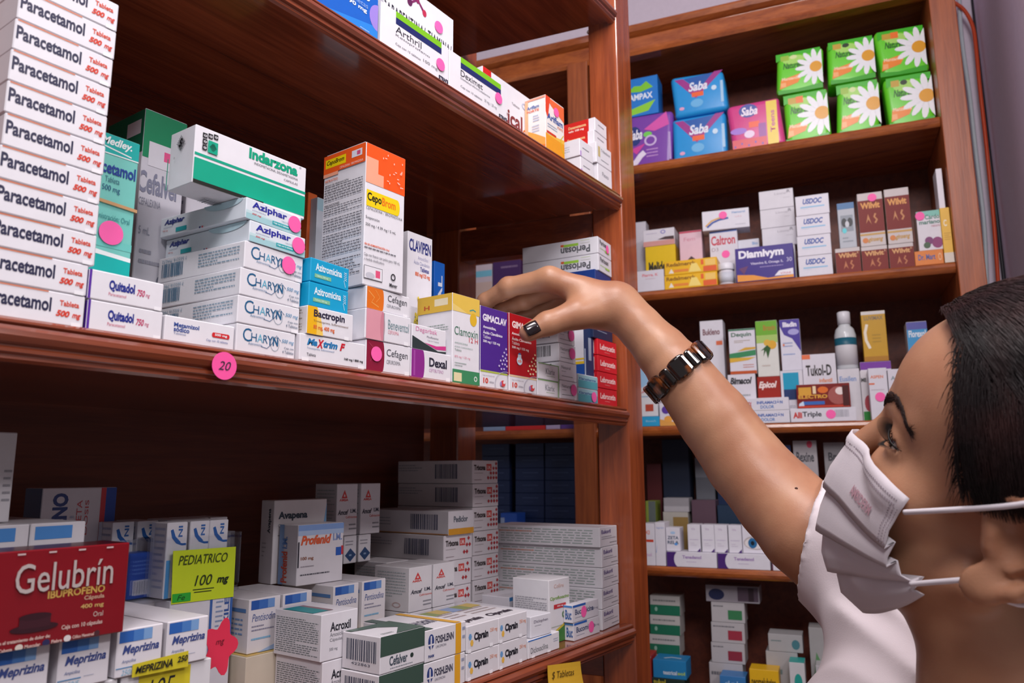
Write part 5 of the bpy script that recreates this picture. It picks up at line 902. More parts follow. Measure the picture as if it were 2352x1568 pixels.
ml = cB('yellow box with black lettering under the pink and white box', 'b2', 1486, 1556, 568, dep=0.048, t=0.075, base='#e6c21a', art=[('t', 'F', 'Melidem', 0.10, 0.50, 0.82, 0.70, '#2a2a26', 'h'), ('f', 'F', 0.1, 0.38, 0.8, 0.45, 1, '#8a8060'), ('p', 'F', [(0.04, 0.0), (0.96, 0.0), (0.96, 0.16), (0.04, 0.10)], '#5a8ab8')])
cB('white and salmon box on the yellow black-lettered box', ml['top']+EPS, 1478, 1550, 530, dep=0.05, t=0.075, art=[('r', 'F', 0, 0, 1, 0.30, '#d49a94'), ('p', 'F', [(0.45, 0.36), (0.98, 0.30), (0.98, 0.5), (0.7, 0.5)], '#4a3438'), ('o', 'F', 0.64, 0.80, 0.08, 0.12, 0.4, '#8a86c8'), ('f', 'F', 0.1, 0.7, 0.45, 0.8, 1, '#b0a8c0')])
cB('pink carton with a picture of a leg behind the yellow boxes', 'b2', 1566, 1618, 533, dep=0.04, t=0.07, base='#e3c0cc', art=[('p', 'F', [(0.15, 0.12), (0.9, 0.10), (0.78, 0.52), (0.5, 0.60), (0.25, 0.52)], '#4a3436'), ('p', 'F', [(0.4, 0.14), (0.62, 0.12), (0.58, 0.54), (0.36, 0.54)], '#dba8b4'), ('t', 'F', 'Fem', 0.2, 0.84, 0.7, 0.90, '#d890a4'), ('r', 'F', 0, 0.97, 1, 1, '#c84a64'), ('r', 'F', 0, 0.0, 1, 0.10, '#dca8bc')])
ct = cB('white carton with red lettering and pink dot under the rainbow box', 'b2', 1636, 1700, 533, dep=0.05, t=0.06, art=[('t', 'F', 'Caltron', 0.05, 0.76, 0.92, 0.92, '#c83a50', 'b'), ('t', 'F', 'D3', 0.06, 0.66, 0.3, 0.72, '#a08a94'), ('f', 'F', 0.1, 0.3, 0.5, 0.4, 2, '#c0b8c4'), ('r', 'F', 0, 0.97, 1, 1.0, '#4a6ab4')], stick=[('F', 0.56, 0.60, 0.016)])
cB('white box with a blue and gold arc and pink dot, on the red-lettered carton', ct['top']+EPS, 1614, 1722, 487, dep=0.04, t=0.05, yaw=4, base='#dcdae4', art=[('s', 'F', [(0.10, 0.16), (0.22, 0.38), (0.36, 0.5), (0.56, 0.56)], 0.10, '#2a4aa0'), ('s', 'F', [(0.07, 0.22), (0.20, 0.48), (0.34, 0.58), (0.5, 0.62)], 0.07, '#dca43c'), ('t', 'F', 'Hemorol', 0.64, 0.76, 0.92, 0.88, '#7aa0cc', 'b'), ('t', 'F', 'U.P.S', 0.7, 0.55, 0.84, 0.62, '#d8a0a8'), ('f', 'F', 0.7, 0.14, 0.92, 0.22, 1, '#b0b0bc')], stick=[('F', 0.45, 0.72, 0.016)])
lathe_parts = None
def bottle(name, label, shelf, px, prof, mats, mi_of, t=0.03, cat='bottle', group=None, cap=None):
    z = ZB[shelf]+0.0004
    p = along(px, np.array([PB[0], PB[1], 0])+N2*t+np.array([0, 0, z]), -D2)
    o = lathe(name, prof, mats, None, 28, mi_of); o.location = p
    tag(o, label, cat, group)
    return o, p
white_pl = paint('#dedce4', 0.3); 
vb, vp = bottle('pill_bottle', 'small white plastic pill bottle beside the yellow boxes', 'b2', 1670, [(0.0135, 0), (0.0145, 0.002), (0.0145, 0.028), (0.0125, 0.030)], white_pl, None, t=0.02)
for r0, z0, n_ in ((0.0158, 0.0302, 'cap'),):
    lathe(n_, [(r0, z0), (r0+0.0003, z0+0.001), (r0+0.0003, z0+0.012), (r0-0.001, z0+0.0135)], paint('#e9e8ee', 0.35), vb, 28)
lathe('label', [(0.0147, 0.004), (0.0147, 0.025)], paint('#cfd2dc', 0.5), vb, 28)
cB('purple and white box with large white lettering and an orange wave', 'b2', 1692, 1826, 572, dep=0.045, t=0.004, base='#3d2a86', art=[('t', 'F', 'Diamivym', 0.06, 0.62, 0.84, 0.92, '#f0eef8', 'h'), ('t', 'F', 'Vitamina E, Omega 3,', 0.26, 0.46, 0.82, 0.55, '#cfc8e6', 'b'), ('f', 'F', 0.42, 0.36, 0.82, 0.42, 1, '#a898cc'), ('t', 'F', '30', 0.88, 0.48, 0.97, 0.60, '#cfc8e6'), ('p', 'F', [(0.02, 0.02), (0.98, 0.02), (0.98, 0.10), (0.55, 0.06), (0.3, 0.18), (0.02, 0.22)], '#eb9a3c'), ('p', 'F', [(0.66, 0.1), (0.98, 0.1), (0.98, 0.28), (0.74, 0.24)], '#ece8f0'), ('p', 'F', [(0.05, 0.40), (0.22, 0.46), (0.14, 0.22)], '#6a3a6a'), ('t', 'F', 'vitae', 0.76, 0.13, 0.94, 0.2, '#c86a7a')])
li_art = [('t', 'F', 'Lisonal', 0.46, 0.72, 0.80, 0.84, '#a9a4ae'), ('t', 'F', 'R', 0.82, 0.78, 0.92, 0.94, '#8a8690', 'b'), ('f', 'F', 0.7, 0.5, 0.9, 0.56, 1, '#b8b4bc')]
lz = cB('plain white box behind the purple box, bottom of its stack', 'b2', 1752, 1832, 570, dep=0.05, t=0.055, base='#dbd8df', art=li_art, group='stack of plain white boxes')
z_ = lz['top']+EPS
for nm, xl, tp in (('second from the bottom', 1752, 0), ('third from the bottom', 1748, 0), ('topmost', 1745, 0)):
    P_, a_, w_q, h_q = place('B', z_, xl, None, 0.055, 0, None, 0.068, 0.042)
    q = carton('plain white box behind the purple box, %s of its stack' % nm, z_, xl, None, 0.05, h=0.0385, w=lz['w'], t=0.055, unit='B', base='#dbd8df', art=li_art, group='stack of plain white boxes'); z_ = q['top']+EPS
cB('white box with a small blue corner behind the purple box', 'b2', 1694, 1750, 553, dep=0.03, t=0.075, base='#d9d9e2', art=[('t', 'F', 'Bio', 0.72, 0.88, 0.95, 0.94, '#7aa0cc', 'b'), ('r', 'F', 0.0, 0.78, 1, 0.82, '#b9cfe0')])
us = [('t', 'F', 'USDOC', 0.22, 0.56, 0.80, 0.84, '#3d58a4', 'hi'), ('r', 'F', 0.14, 0.38, 0.86, 0.44, '#8ac0e2'), ('f', 'F', 0.14, 0.3, 0.5, 0.34, 1, '#b0c8e0')]
u0_ = cB('white box with blue slanted capitals, bottom of its stack of four', 'b2', 1836, 1914, 590, dep=0.05, t=0.005, art=us, group='stack of white boxes with blue slanted capitals')
z_ = u0_['top']+EPS
for nm, xl in (('second from the bottom', 1833), ('third from the bottom', 1831), ('topmost', 1829)):
    q = again(u0_, 'white box with blue slanted capitals, %s of its stack of four' % nm, z_, xl); z_ = q['top']+EPS
ws = [('r', 'F', 0, 0.0, 1, 0.84, '#7c1c14'), ('t', 'F', 'Wilvit', 0.12, 0.60, 0.86, 0.80, '#d8a26a', 'h'), ('t', 'F', 'E', 0.88, 0.74, 0.95, 0.82, '#d8b48a'), ('p', 'F', [(0.3, 0.14), (0.40, 0.48), (0.5, 0.14), (0.4, 0.26)], '#c07850'), ('s', 'F', [(0.66, 0.48), (0.60, 0.36), (0.70, 0.26), (0.62, 0.14)], 0.06, '#c07850')]
wt = [('r', 'F', 0, 0.26, 1, 0.86, '#7c1c14'), ('r', 'F', 0, 0.2, 1, 0.235, '#c9a05a'), ('t', 'F', 'Wilvit', 0.10, 0.70, 0.88, 0.82, '#e0a05a', 'h'), ('p', 'F', [(0.28, 0.42), (0.38, 0.60), (0.5, 0.40), (0.38, 0.50)], '#c88a5a'), ('s', 'F', [(0.68, 0.60), (0.62, 0.54), (0.72, 0.48), (0.64, 0.42)], 0.03, '#c88a5a'), ('t', 'F', 'ginseng', 0.30, 0.06, 0.90, 0.16, '#c89a4a', 'bi'), ('e', 'F', 0.2, 0.11, 0.12, 0.05, '#d8864a', 10), ('r', 'R', 0, 0, 1, 1, '#b98a2e')]
for k, (xl, xr) in enumerate(((1922, 1979), (1982, 2042), (2045, 2104))):
    pos = ('left', 'middle', 'right')[k]
    wl = cB('short dark red and silver carton with gold lettering, %s of three' % pos, 'b2', xl, xr, (572, 568, 562)[k], dep=0.04, t=0.006, base='#cfc6c4', art=ws, group='three short dark red and silver cartons', fc={'R': '#c8a44c'}, rough=0.5)
    if k:
        cB('tall dark red and silver carton with gold lettering, %s of two' % ('left' if k == 1 else 'right'), wl['top']+EPS, (1978, 2041)[k-1], (2036, 2098)[k-1], (446, 436)[k-1], dep=0.04, t=0.006, base='#cfc6c4', art=wt, group='two tall dark red and silver cartons', fc={'R': '#c8a44c'}, rough=0.5,
           stick=[('F', 0.60, 0.90, 0.015)] if k == 1 else [])
    else:
        cB('silver carton with a small portrait and shiny dot, on the left short dark red carton', wl['top']+EPS, 1930, 1969, 468, dep=0.03, t=0.008, base='#b3b8c0', art=[('r', 'F', 0, 0.86, 1, 1, '#3f72a4'), ('r', 'F', 0.15, 0.36, 0.88, 0.72, '#8a929c'), ('e', 'F', 0.35, 0.56, 0.16, 0.10, '#23262c', 12), ('e', 'F', 0.7, 0.56, 0.16, 0.10, '#23262c', 12), ('e', 'F', 0.52, 0.52, 0.12, 0.07, '#c8ccd2', 10), ('e', 'F', 0.34, 0.38, 0.13, 0.06, '#5ad0d8', 10), ('f', 'F', 0.2, 0.1, 0.8, 0.25, 2, '#8a929c')])
ob = cB('orange box with blue lettering under the thistle carton', 'b2', 2103, 2171, 578, dep=0.045, t=0.006, base='#df7f2a', art=[('t', 'F', 'Dr. Mart', 0.12, 0.35, 0.72, 0.75, '#4a5a9a', 'b'), ('o', 'F', 0.88, 0.5, 0.06, 0.25, 0.3, '#f0c090')])
cB('white carton with teal top, thistle flowers and pink dot', ob['top']+EPS, 2112, 2170, 487, dep=0.04, t=0.008, base='#dcd8de', art=[('r', 'F', 0, 0.86, 1, 1, '#7cc0b0'), ('t', 'F', 'Cardo', 0.36, 0.78, 0.98, 0.90, '#4a8a78', 'b'), ('t', 'F', 'mariano', 0.10, 0.66, 0.98, 0.76, '#3f7a68', 'b'), ('e', 'F', 0.80, 0.18, 0.24, 0.14, '#8a2a6a', 14), ('e', 'F', 0.45, 0.24, 0.18, 0.10, '#7a2a6a', 14), ('e', 'F', 0.35, 0.13, 0.15, 0.08, '#3f5a3a', 12), ('t', 'F', 'natura', 0.6, 0.58, 0.96, 0.63, '#b04a6a')], stick=[('F', 0.16, 0.88, 0.016)])
yy = cB('yellow carton with a pale base beside the right post of the far unit', 'b2', 2171, 2193, 478, dep=0.045, t=0.004, base='#e8b83e', art=[('r', 'F', 0, 0, 1, 0.18, '#dcd2c4'), ('t', 'F', 'C', 0.25, 0.66, 0.6, 0.78, '#f4ecd0', 'b'), ('f', 'F', 0.2, 0.4, 0.9, 0.55, 4, '#c89a38')])
cB('plain white carton on the yellow carton beside the right post', yy['top']+EPS, 2158, 2172, 388, dep=0.04, t=0.01, base='#e6e2ea')
# ---- third shelf
c0 = cB('light blue flat box at the left end of the third shelf', 'b3', 1474, 1515, 957, dep=0.05, t=0.004, base='#2f9fd0', art=[('t', 'F', 'Bausch', 0.25, 0.45, 0.8, 0.65, '#a9d8ee')])
cB('white carton with a small red block on the light blue flat box', c0['top']+EPS, 1471, 1512, 842, dep=0.045, t=0.006, base='#d8d8dc', art=[('r', 'F', 0.3, 0.1, 0.75, 0.24, '#b84a36'), ('p', 'F', [(0, 0.55), (1, 0.75), (1, 1), (0, 1)], '#9cc4e4'), ('p', 'F', [(0, 0.45), (0.9, 0.72), (0.9, 0.55)], '#c88a94'), ('f', 'F', 0.1, 0.36, 0.6, 0.42, 1, '#8ab0cc')])
cB('white and purple carton beside the light blue flat box, behind the arm', 'b3', 1516, 1566, 926, dep=0.05, t=0.004, base='#d8d6e2', art=[('p', 'F', [(0, 0.3), (1, 0.1), (1, 0.0), (0, 0)], '#e0a050'), ('e', 'F', 0.3, 0.7, 0.2, 0.18, '#5a3a9a', 12), ('e', 'F', 0.7, 0.45, 0.25, 0.2, '#5a6ab8', 12), ('e', 'F', 0.4, 0.3, 0.2, 0.14, '#e8a44a', 12)])
mg, mp_ = bottle('lotion_bottle', 'magenta bottle with a pink cap at the left end of the third shelf', 'b3', 1592, [(0.020, 0), (0.022, 0.003), (0.022, 0.090), (0.018, 0.104), (0.012, 0.110), (0.012, 0.114)], paint('#a81a54', 0.35), None, t=0.09)
lathe('cap', [(0.0125, 0.1145), (0.0135, 0.1145), (0.0135, 0.150), (0.0115, 0.152)], paint('#c0265e', 0.35), mg, 24)
tk = [('e', 'F', 0.5, 0.30, 0.26, 0.13, '#cfa8a4', 14), ('o', 'F', 0.5, 0.30, 0.30, 0.15, 0.3, '#b04a3c')]
cB('tall white carton with dark lettering and a red spiral, right of the magenta bottle', 'b3', 1618, 1672, 738, dep=0.04, t=0.055, art=[('t', 'F', 'Bukleno', 0.12, 0.86, 0.86, 0.92, '#7a4a52', 'b'), ('r', 'F', 0.68, 0.76, 0.95, 0.80, '#e0704a'), ('p', 'F', [(0, 0), (1, 0), (1, 0.16), (0, 0.1)], '#c86a4a')] + tk)
bi = cB('white box with slanted black lettering and lime block under the green-striped carton', 'b3', 1677, 1741, 861, dep=0.05, t=0.025, art=[('t', 'F', 'Bimacol', 0.08, 0.80, 0.88, 0.94, '#2a2a30', 'hi'), ('f', 'F', 0.2, 0.52, 0.8, 0.62, 1, '#a0a4a8'), ('r', 'F', 0.45, 0.26, 0.78, 0.46, '#b8c03a'), ('r', 'F', 0.45, 0.06, 0.8, 0.2, '#8ab04a')])
cB('white carton with green and gold stripes on the slanted-lettered box', bi['top']+EPS, 1678, 1739, 757, dep=0.045, t=0.027, art=[('r', 'F', 0, 0.96, 1, 1, '#3f7a5a'), ('t', 'F', 'Dequin', 0.10, 0.80, 0.86, 0.92, '#46705a', 'b'), ('f', 'F', 0.2, 0.68, 0.8, 0.75, 2, '#a08a6a'), ('p', 'F', [(0, 0.34), (1, 0.40), (1, 0.52), (0, 0.46)], '#3a8a5a'), ('p', 'F', [(0.3, 0.50), (1, 0.54), (1, 0.58), (0.6, 0.58)], '#d8a83a'), ('p', 'F', [(0, 0.26), (0.7, 0.30), (1, 0.36), (0, 0.36)], '#dcae3c'), ('f', 'F', 0.5, 0.12, 0.9, 0.22, 2, '#c87a6a'), ('r', 'F', 0, 0, 1, 0.07, '#c0562a')])
ep = cB('red box with white slanted lettering under the green herbal carton', 'b3', 1745, 1798, 866, dep=0.05, t=0.025, base='#9c2216', art=[('t', 'F', 'Epicol', 0.06, 0.72, 0.86, 0.90, '#f0dcd8', 'hi'), ('r', 'F', 0, 0.0, 1, 0.4, '#a83a1c')])
cB('green and white herbal carton with leaves and a yellow flower', ep['top']+EPS, 1742, 1793, 738, dep=0.045, t=0.027, base='#dcdcd6', art=[('r', 'F', 0, 0.74, 1, 1, '#6fae2c'), ('r', 'F', 0, 0.60, 1, 0.74, '#a9c86a'), ('t', 'F', 'Broxin', 0.36, 0.82, 0.92, 0.92, '#b07a2c', 'b'), ('e', 'F', 0.72, 0.56, 0.22, 0.08, '#e0a832', 12), ('e', 'F', 0.5, 0.60, 0.16, 0.06, '#dcb040', 12), ('p', 'F', [(0.18, 0.46), (0.5, 0.56), (0.66, 0.5), (0.5, 0.32), (0.42, 0.46), (0.3, 0.36), (0.34, 0.48)], '#2f5a2a'), ('f', 'F', 0.2, 0.16, 0.6, 0.22, 1, '#c8b8b0')])
tl = cB('white carton with teal and navy block under the purple and white carton', 'b3', 1799, 1851, 852, dep=0.05, t=0.025, art=[('r', 'F', 0.12, 0.62, 0.82, 0.96, '#1f9cc0'), ('r', 'F', 0.12, 0.44, 0.82, 0.64, '#23386a'), ('t', 'F', 'Fosto', 0.15, 0.28, 0.6, 0.36, '#8a8a94'), ('f', 'F', 0.15, 0.1, 0.7, 0.2, 2, '#d0b0b8')])
cB('white carton with purple top and white lettering, above the teal and navy block', tl['top']+EPS, 1797, 1849, 735, dep=0.045, t=0.027, base='#dcdae6', art=[('p', 'F', [(0, 0.88), (0.2, 0.70), (0.6, 0.62), (1, 0.36), (1, 1), (0, 1)], '#4a3a9a'), ('t', 'F', 'Iliadin', 0.16, 0.85, 0.86, 0.95, '#eceaf6', 'h'), ('e', 'F', 0.68, 0.75, 0.28, 0.06, '#a8a4d8', 14), ('f', 'F', 0.12, 0.44, 0.6, 0.56, 2, '#8a98c4'), ('e', 'F', 0.15, 0.50, 0.05, 0.025, '#e07a4a', 8), ('f', 'F', 0.1, 0.28, 0.7, 0.34, 1, '#8aa0d0')])
cB('white box with bold lettering and a dark picture, behind the red fire-lettered box', 'b3', 1852, 1930, 815, dep=0.045, t=0.035, art=[('t', 'F', 'Tukol-D', 0.10, 0.68, 0.86, 0.84, '#2e2624', 'b'), ('t', 'F', 'infantil', 0.48, 0.58, 0.86, 0.64, '#e08a5a', 'b'), ('r', 'F', 0.0, 0.93, 0.25, 1, '#e8764a'), ('p', 'F', [(0.10, 0.0), (0.92, 0.0), (0.92, 0.42), (0.8, 0.50), (0.2, 0.50), (0.08, 0.40)], '#2c2020'), ('p', 'F', [(0.42, 0.0), (0.60, 0.0), (0.54, 0.4), (0.48, 0.4)], '#8a4a3a')])
at = cB('long white box with red and dark lettering and pink dot, under the red fire-lettered box', 'b3', 1817, 1968, 939, dep=0.05, t=0.003, yaw=1, art=[('t', 'F', 'Alli', 0.04, 0.28, 0.18, 0.74, '#c8342c', 'h'), ('t', 'F', 'Triple', 0.185, 0.26, 0.48, 0.76, '#3a3a44', 'b'), ('k', 'F', 0.68, 0.3, 0.90, 0.84, '#9a9aa4')], stick=[('F', 0.62, 0.52, 0.0165)])
cB('red box with yellow fiery lettering and a pale brain picture', at['top']+EPS, 1832, 1955, 884, dep=0.045, t=0.006, base='#7c1510', art=[('r', 'F', 0.04, 0.54, 0.28, 0.88, '#dca23a'), ('r', 'F', 0.31, 0.60, 0.37, 0.92, '#f0d8b0'), ('e', 'F', 0.50, 0.75, 0.10, 0.14, '#e07028', 12), ('t', 'F', 'ELECTRO', 0.03, 0.40, 0.58, 0.56, '#e0a640', 'h'), ('r', 'F', 0.12, 0.14, 0.52, 0.28, '#3a6ab8'), ('p', 'F', [(0.02, 0.04), (0.14, 0.04), (0.12, 0.3), (0.04, 0.2)], '#cfe0f2'), ('r', 'F', 0.02, 0.02, 0.98, 0.10, '#c8402a'), ('e', 'F', 0.78, 0.5, 0.19, 0.38, '#a85a54', 16), ('e', 'F', 0.82, 0.68, 0.09, 0.16, '#f0e0dc', 12), ('r', 'F', 0.86, 0.05, 0.98, 0.9, '#4a1414')])
in_art = [('t', 'F', 'INFLAMACIÓN', 0.26, 0.50, 0.86, 0.80, '#4a6ab0', 'h'), ('t', 'F', 'DOLOR', 0.34, 0.14, 0.66, 0.40, '#4a78b8', 'b'), ('t', 'F', 'FLEX', 0.0, 0.30, 0.14, 0.7, '#c04038', 'h')]
f0 = cB('white box with blue capitals, lower of two left of the red-dark lettered box', 'b3', 1716, 1815, 944, dep=0.05, t=0.003, art=in_art, group='two white boxes with blue capitals')
again(f0, 'white box with blue capitals, upper of two left of the red fire-lettered box', f0['top']+EPS, 1714)
eu = cB('white carton with pale blue lettering under the clear white bottle', 'b3', 1932, 1983, 848, dep=0.05, t=0.04, base='#d9d6dc', art=[('t', 'F', 'Eusilen', 0.08, 0.76, 0.84, 0.86, '#8aa0cc', 'b')])
sh, shp = bottle('lotion_bottle', 'clear white bottle with a white cap and teal label, on the pale blue-lettered carton', 'b3', 1957, [(0.017, 0), (0.019, 0.003), (0.019, 0.066), (0.016, 0.078), (0.0105, 0.084), (0.0105, 0.087)], paint('#cfd3d6', 0.2), None, t=0.065)
sh.location.z = eu['top']+EPS
lathe('label', [(0.0192, 0.008), (0.0192, 0.042), (0.0192, 0.046), (0.0192, 0.060)], [paint('#d8d6da', 0.4), paint('#1f5f74', 0.4)], sh, 28, [0, 0, 1])
lathe('cap', [(0.0112, 0.0872), (0.0116, 0.0872), (0.0116, 0.110), (0.0100, 0.1115)], paint('#e2e2e8', 0.3), sh, 24)
pb_ = cB('purple flat box under the gold carton', 'b3', 1986, 2058, 832, dep=0.045, t=0.055, base='#dcd8e0', art=[('r', 'F', 0, 0.87, 1, 1.0, '#7a3aa0'), ('r', 'T', 0, 0, 1, 1, '#6a2f92')])
cB('gold carton with a white crescent and pale top', pb_['top']+EPS, 1986, 2042, 716, dep=0.045, t=0.057, base='#c99a22', art=[('r', 'F', 0, 0.93, 1, 1, '#dcd8d4'), ('t', 'F', 'LUVIMAX', 0.12, 0.82, 0.9, 0.90, '#8a7a60', 'b'), ('s', 'F', [(0.22, 0.74), (0.12, 0.58), (0.14, 0.42), (0.28, 0.26)], 0.05, '#f0e6d0'), ('f', 'F', 0.4, 0.35, 0.75, 0.55, 3, '#b08a2a'), ('r', 'F', 0, 0, 1, 0.1, '#b07a20')])
cB('blue and white carton with a pale swirl near the hair', 'b3', 2102, 2150, 740, dep=0.045, t=0.055, art=[('r', 'F', 0, 0.60, 1, 0.92, '#3f9ad0'), ('e', 'F', 0.5, 0.62, 0.35, 0.12, '#dfe6ee', 14), ('t', 'F', 'Florexol', 0.08, 0.84, 0.92, 0.91, '#e8f0f6', 'b'), ('r', 'F', 0, 0.92, 1, 1, '#5a5aa8'), ('e', 'F', 0.3, 0.5, 0.03, 0.015, '#3a3a44', 8), ('f', 'F', 0.3, 0.4, 0.9, 0.48, 2, '#a0a8c4')])
cB('white carton with a watermelon picture beside the pink-dotted white carton', 'b3', 1984, 2004, 852, dep=0.04, t=0.054, base='#dbd6da', art=[('r', 'F', 0.1, 0.0, 1, 0.2, '#2f8a3c'), ('e', 'F', 0.8, 0.36, 0.5, 0.16, '#b04a54', 14), ('t', 'F', 'ME', 0.1, 0.78, 0.7, 0.86, '#3a3a3a', 'h')])
cB('white carton with orange print and a pink dot in front of the gold carton', 'b3', 2003, 2046, 846, dep=0.045, t=0.006, art=[('t', 'F', 'ASPEN', 0.1, 0.80, 0.8, 0.86, '#e0805a', 'b'), ('r', 'F', 0.0, 0.68, 0.3, 0.71, '#e0704a'), ('f', 'F', 0.1, 0.55, 0.8, 0.6, 1, '#c0b8c0')], stick=[('F', 0.55, 0.44, 0.0165)])
cB('white carton with a grey capital letter, cut off by the forehead', 'b3', 2048, 2112, 848, dep=0.045, t=0.006, art=[('t', 'F', 'A', 0.1, 0.78, 0.28, 0.86, '#8a9aa0', 'b')])
# ---- fourth shelf
cB('white carton with red band at the left end of the fourth shelf', 'b4', 1478, 1506, 1202, dep=0.05, t=0.006, art=[('r', 'F', 0.0, 0.56, 0.9, 0.62, '#c8402a'), ('t', 'F', 'EXI', 0.0, 0.74, 0.6, 0.84, '#e08a7a', 'b'), ('t', 'F', 'Fenol', 0.0, 0.22, 0.7, 0.3, '#c08ac0')])
cB('white carton with faint blue print, second from left on the fourth shelf', 'b4', 1507, 1530, 1199, dep=0.05, t=0.007, art=[('t', 'F', 'lagrim', 0.15, 0.84, 0.9, 0.9, '#8aa0d0'), ('p', 'F', [(0.05, 0.3), (0.2, 0.5), (0.1, 0.3)], '#5a8ad0')])
gA = cB('flat white and purple box with a curved edge, left one on the fourth shelf', 'b4', 1532, 1647, 1266, dep=0.05, t=0.005, art=[('r', 'F', 0, 0, 0.20, 1, '#4a2a72'), ('e', 'F', 0.24, 0.5, 0.09, 0.5, '#dcd9e2', 16), ('t', 'F', 'Tenedenol', 0.32, 0.56, 0.70, 0.78, '#9a7ab4', 'b'), ('f', 'F', 0.4, 0.3, 0.6, 0.4, 1, '#b8a8c8')], group='two flat white and purple boxes')
again(gA, 'flat white and purple box with a curved edge, right one on the fourth shelf', ZB['b4']+0.0004, 1649)
cB('small white carton with dark blue print standing on the left flat purple box', gA['top']+EPS, 1531, 1563, 1211, dep=0.04, t=0.012, art=[('t', 'F', 'ZETA', 0.1, 0.50, 0.9, 0.64, '#4a5a74', 'b'), ('t', 'F', 'RELA', 0.1, 0.30, 0.9, 0.44, '#4a5a74', 'b'), ('e', 'F', 0.7, 0.3, 0.12, 0.06, '#5a9ae0', 10), ('e', 'F', 0.5, 0.78, 0.18, 0.06, '#a9c8e8', 10)])
vA = cB('small white carton with a purple foot, first of four on the flat purple boxes', gA['top']+EPS, 1581, 1610, 1204, dep=0.04, t=0.014, art=[('f', 'F', 0.15, 0.42, 0.85, 0.46, 1, '#a08ab8'), ('p', 'F', [(0.7, 0.0), (0.98, 0.0), (0.98, 0.14)], '#4a2a72'), ('f', 'F', 0.2, 0.2, 0.7, 0.34, 2, '#c8c0d0'), ('t', 'F', 'Vis', 0.3, 0.8, 0.6, 0.88, '#b8a0c0')], group='four small white cartons with a purple foot')
for k, nm in enumerate(('second', 'third', 'fourth')): again(vA, 'small white carton with a purple foot, %s of four on the flat purple boxes' % nm, gA['top']+EPS, (1613, 1643, 1675)[k])
cB('white carton with a large blue eye picture, beside the arm', gA['top']+EPS, 1707, 1768, 1190, dep=0.035, t=0.018, art=[('e', 'F', 0.5, 0.30, 0.46, 0.20, '#b9b0b0', 20), ('e', 'F', 0.5, 0.29, 0.42, 0.16, '#e2dcdc', 20), ('e', 'F', 0.38, 0.29, 0.17, 0.15, '#2d6a9a', 18), ('e', 'F', 0.38, 0.29, 0.07, 0.065, '#14222e', 14), ('t', 'F', 'Fenil', 0.08, 0.76, 0.7, 0.92, '#4a5a54', 'h')])
cB('white box with red print right of the flat purple boxes', 'b4', 1774, 1832, 1272, dep=0.05, t=0.005, art=[('t', 'F', 'Nazil', 0.05, 0.58, 0.6, 0.8, '#4a4450', 'b'), ('f', 'F', 0.1, 0.3, 0.7, 0.42, 1, '#e0604a'), ('r', 'F', 0, 0, 0.04, 1, '#6a2a50')])
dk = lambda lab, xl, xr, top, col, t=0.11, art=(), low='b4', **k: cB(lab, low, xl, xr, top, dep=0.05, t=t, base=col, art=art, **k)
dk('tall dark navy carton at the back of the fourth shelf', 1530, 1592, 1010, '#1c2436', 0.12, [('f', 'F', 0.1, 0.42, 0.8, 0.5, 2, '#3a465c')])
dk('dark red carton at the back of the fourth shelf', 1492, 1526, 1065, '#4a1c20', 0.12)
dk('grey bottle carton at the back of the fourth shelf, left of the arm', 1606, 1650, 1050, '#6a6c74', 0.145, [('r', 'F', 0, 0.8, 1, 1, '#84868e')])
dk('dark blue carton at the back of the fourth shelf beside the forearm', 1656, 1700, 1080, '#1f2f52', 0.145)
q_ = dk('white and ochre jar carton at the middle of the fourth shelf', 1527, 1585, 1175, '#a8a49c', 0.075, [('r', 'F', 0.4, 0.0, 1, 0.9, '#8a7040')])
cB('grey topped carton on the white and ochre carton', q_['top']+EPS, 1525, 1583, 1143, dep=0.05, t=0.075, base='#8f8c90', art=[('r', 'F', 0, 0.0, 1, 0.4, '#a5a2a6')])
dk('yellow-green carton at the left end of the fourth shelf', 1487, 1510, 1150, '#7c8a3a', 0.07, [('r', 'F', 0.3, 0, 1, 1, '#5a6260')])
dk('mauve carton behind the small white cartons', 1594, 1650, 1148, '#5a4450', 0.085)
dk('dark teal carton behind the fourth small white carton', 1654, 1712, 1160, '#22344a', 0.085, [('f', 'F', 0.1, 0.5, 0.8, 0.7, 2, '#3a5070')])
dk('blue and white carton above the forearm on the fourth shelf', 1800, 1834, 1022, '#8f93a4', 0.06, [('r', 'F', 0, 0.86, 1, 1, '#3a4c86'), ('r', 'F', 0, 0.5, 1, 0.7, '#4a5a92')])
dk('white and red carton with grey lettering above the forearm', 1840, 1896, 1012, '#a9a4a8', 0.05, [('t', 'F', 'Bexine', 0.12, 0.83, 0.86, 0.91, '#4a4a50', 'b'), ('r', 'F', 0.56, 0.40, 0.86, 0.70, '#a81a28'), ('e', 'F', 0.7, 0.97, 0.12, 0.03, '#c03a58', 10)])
dk('grey carton with dark print beside the mask', 1912, 1962, 1016, '#8f8c90', 0.06, [('t', 'F', 'Bro', 0.2, 0.85, 0.8, 0.92, '#4a4a50', 'b')])
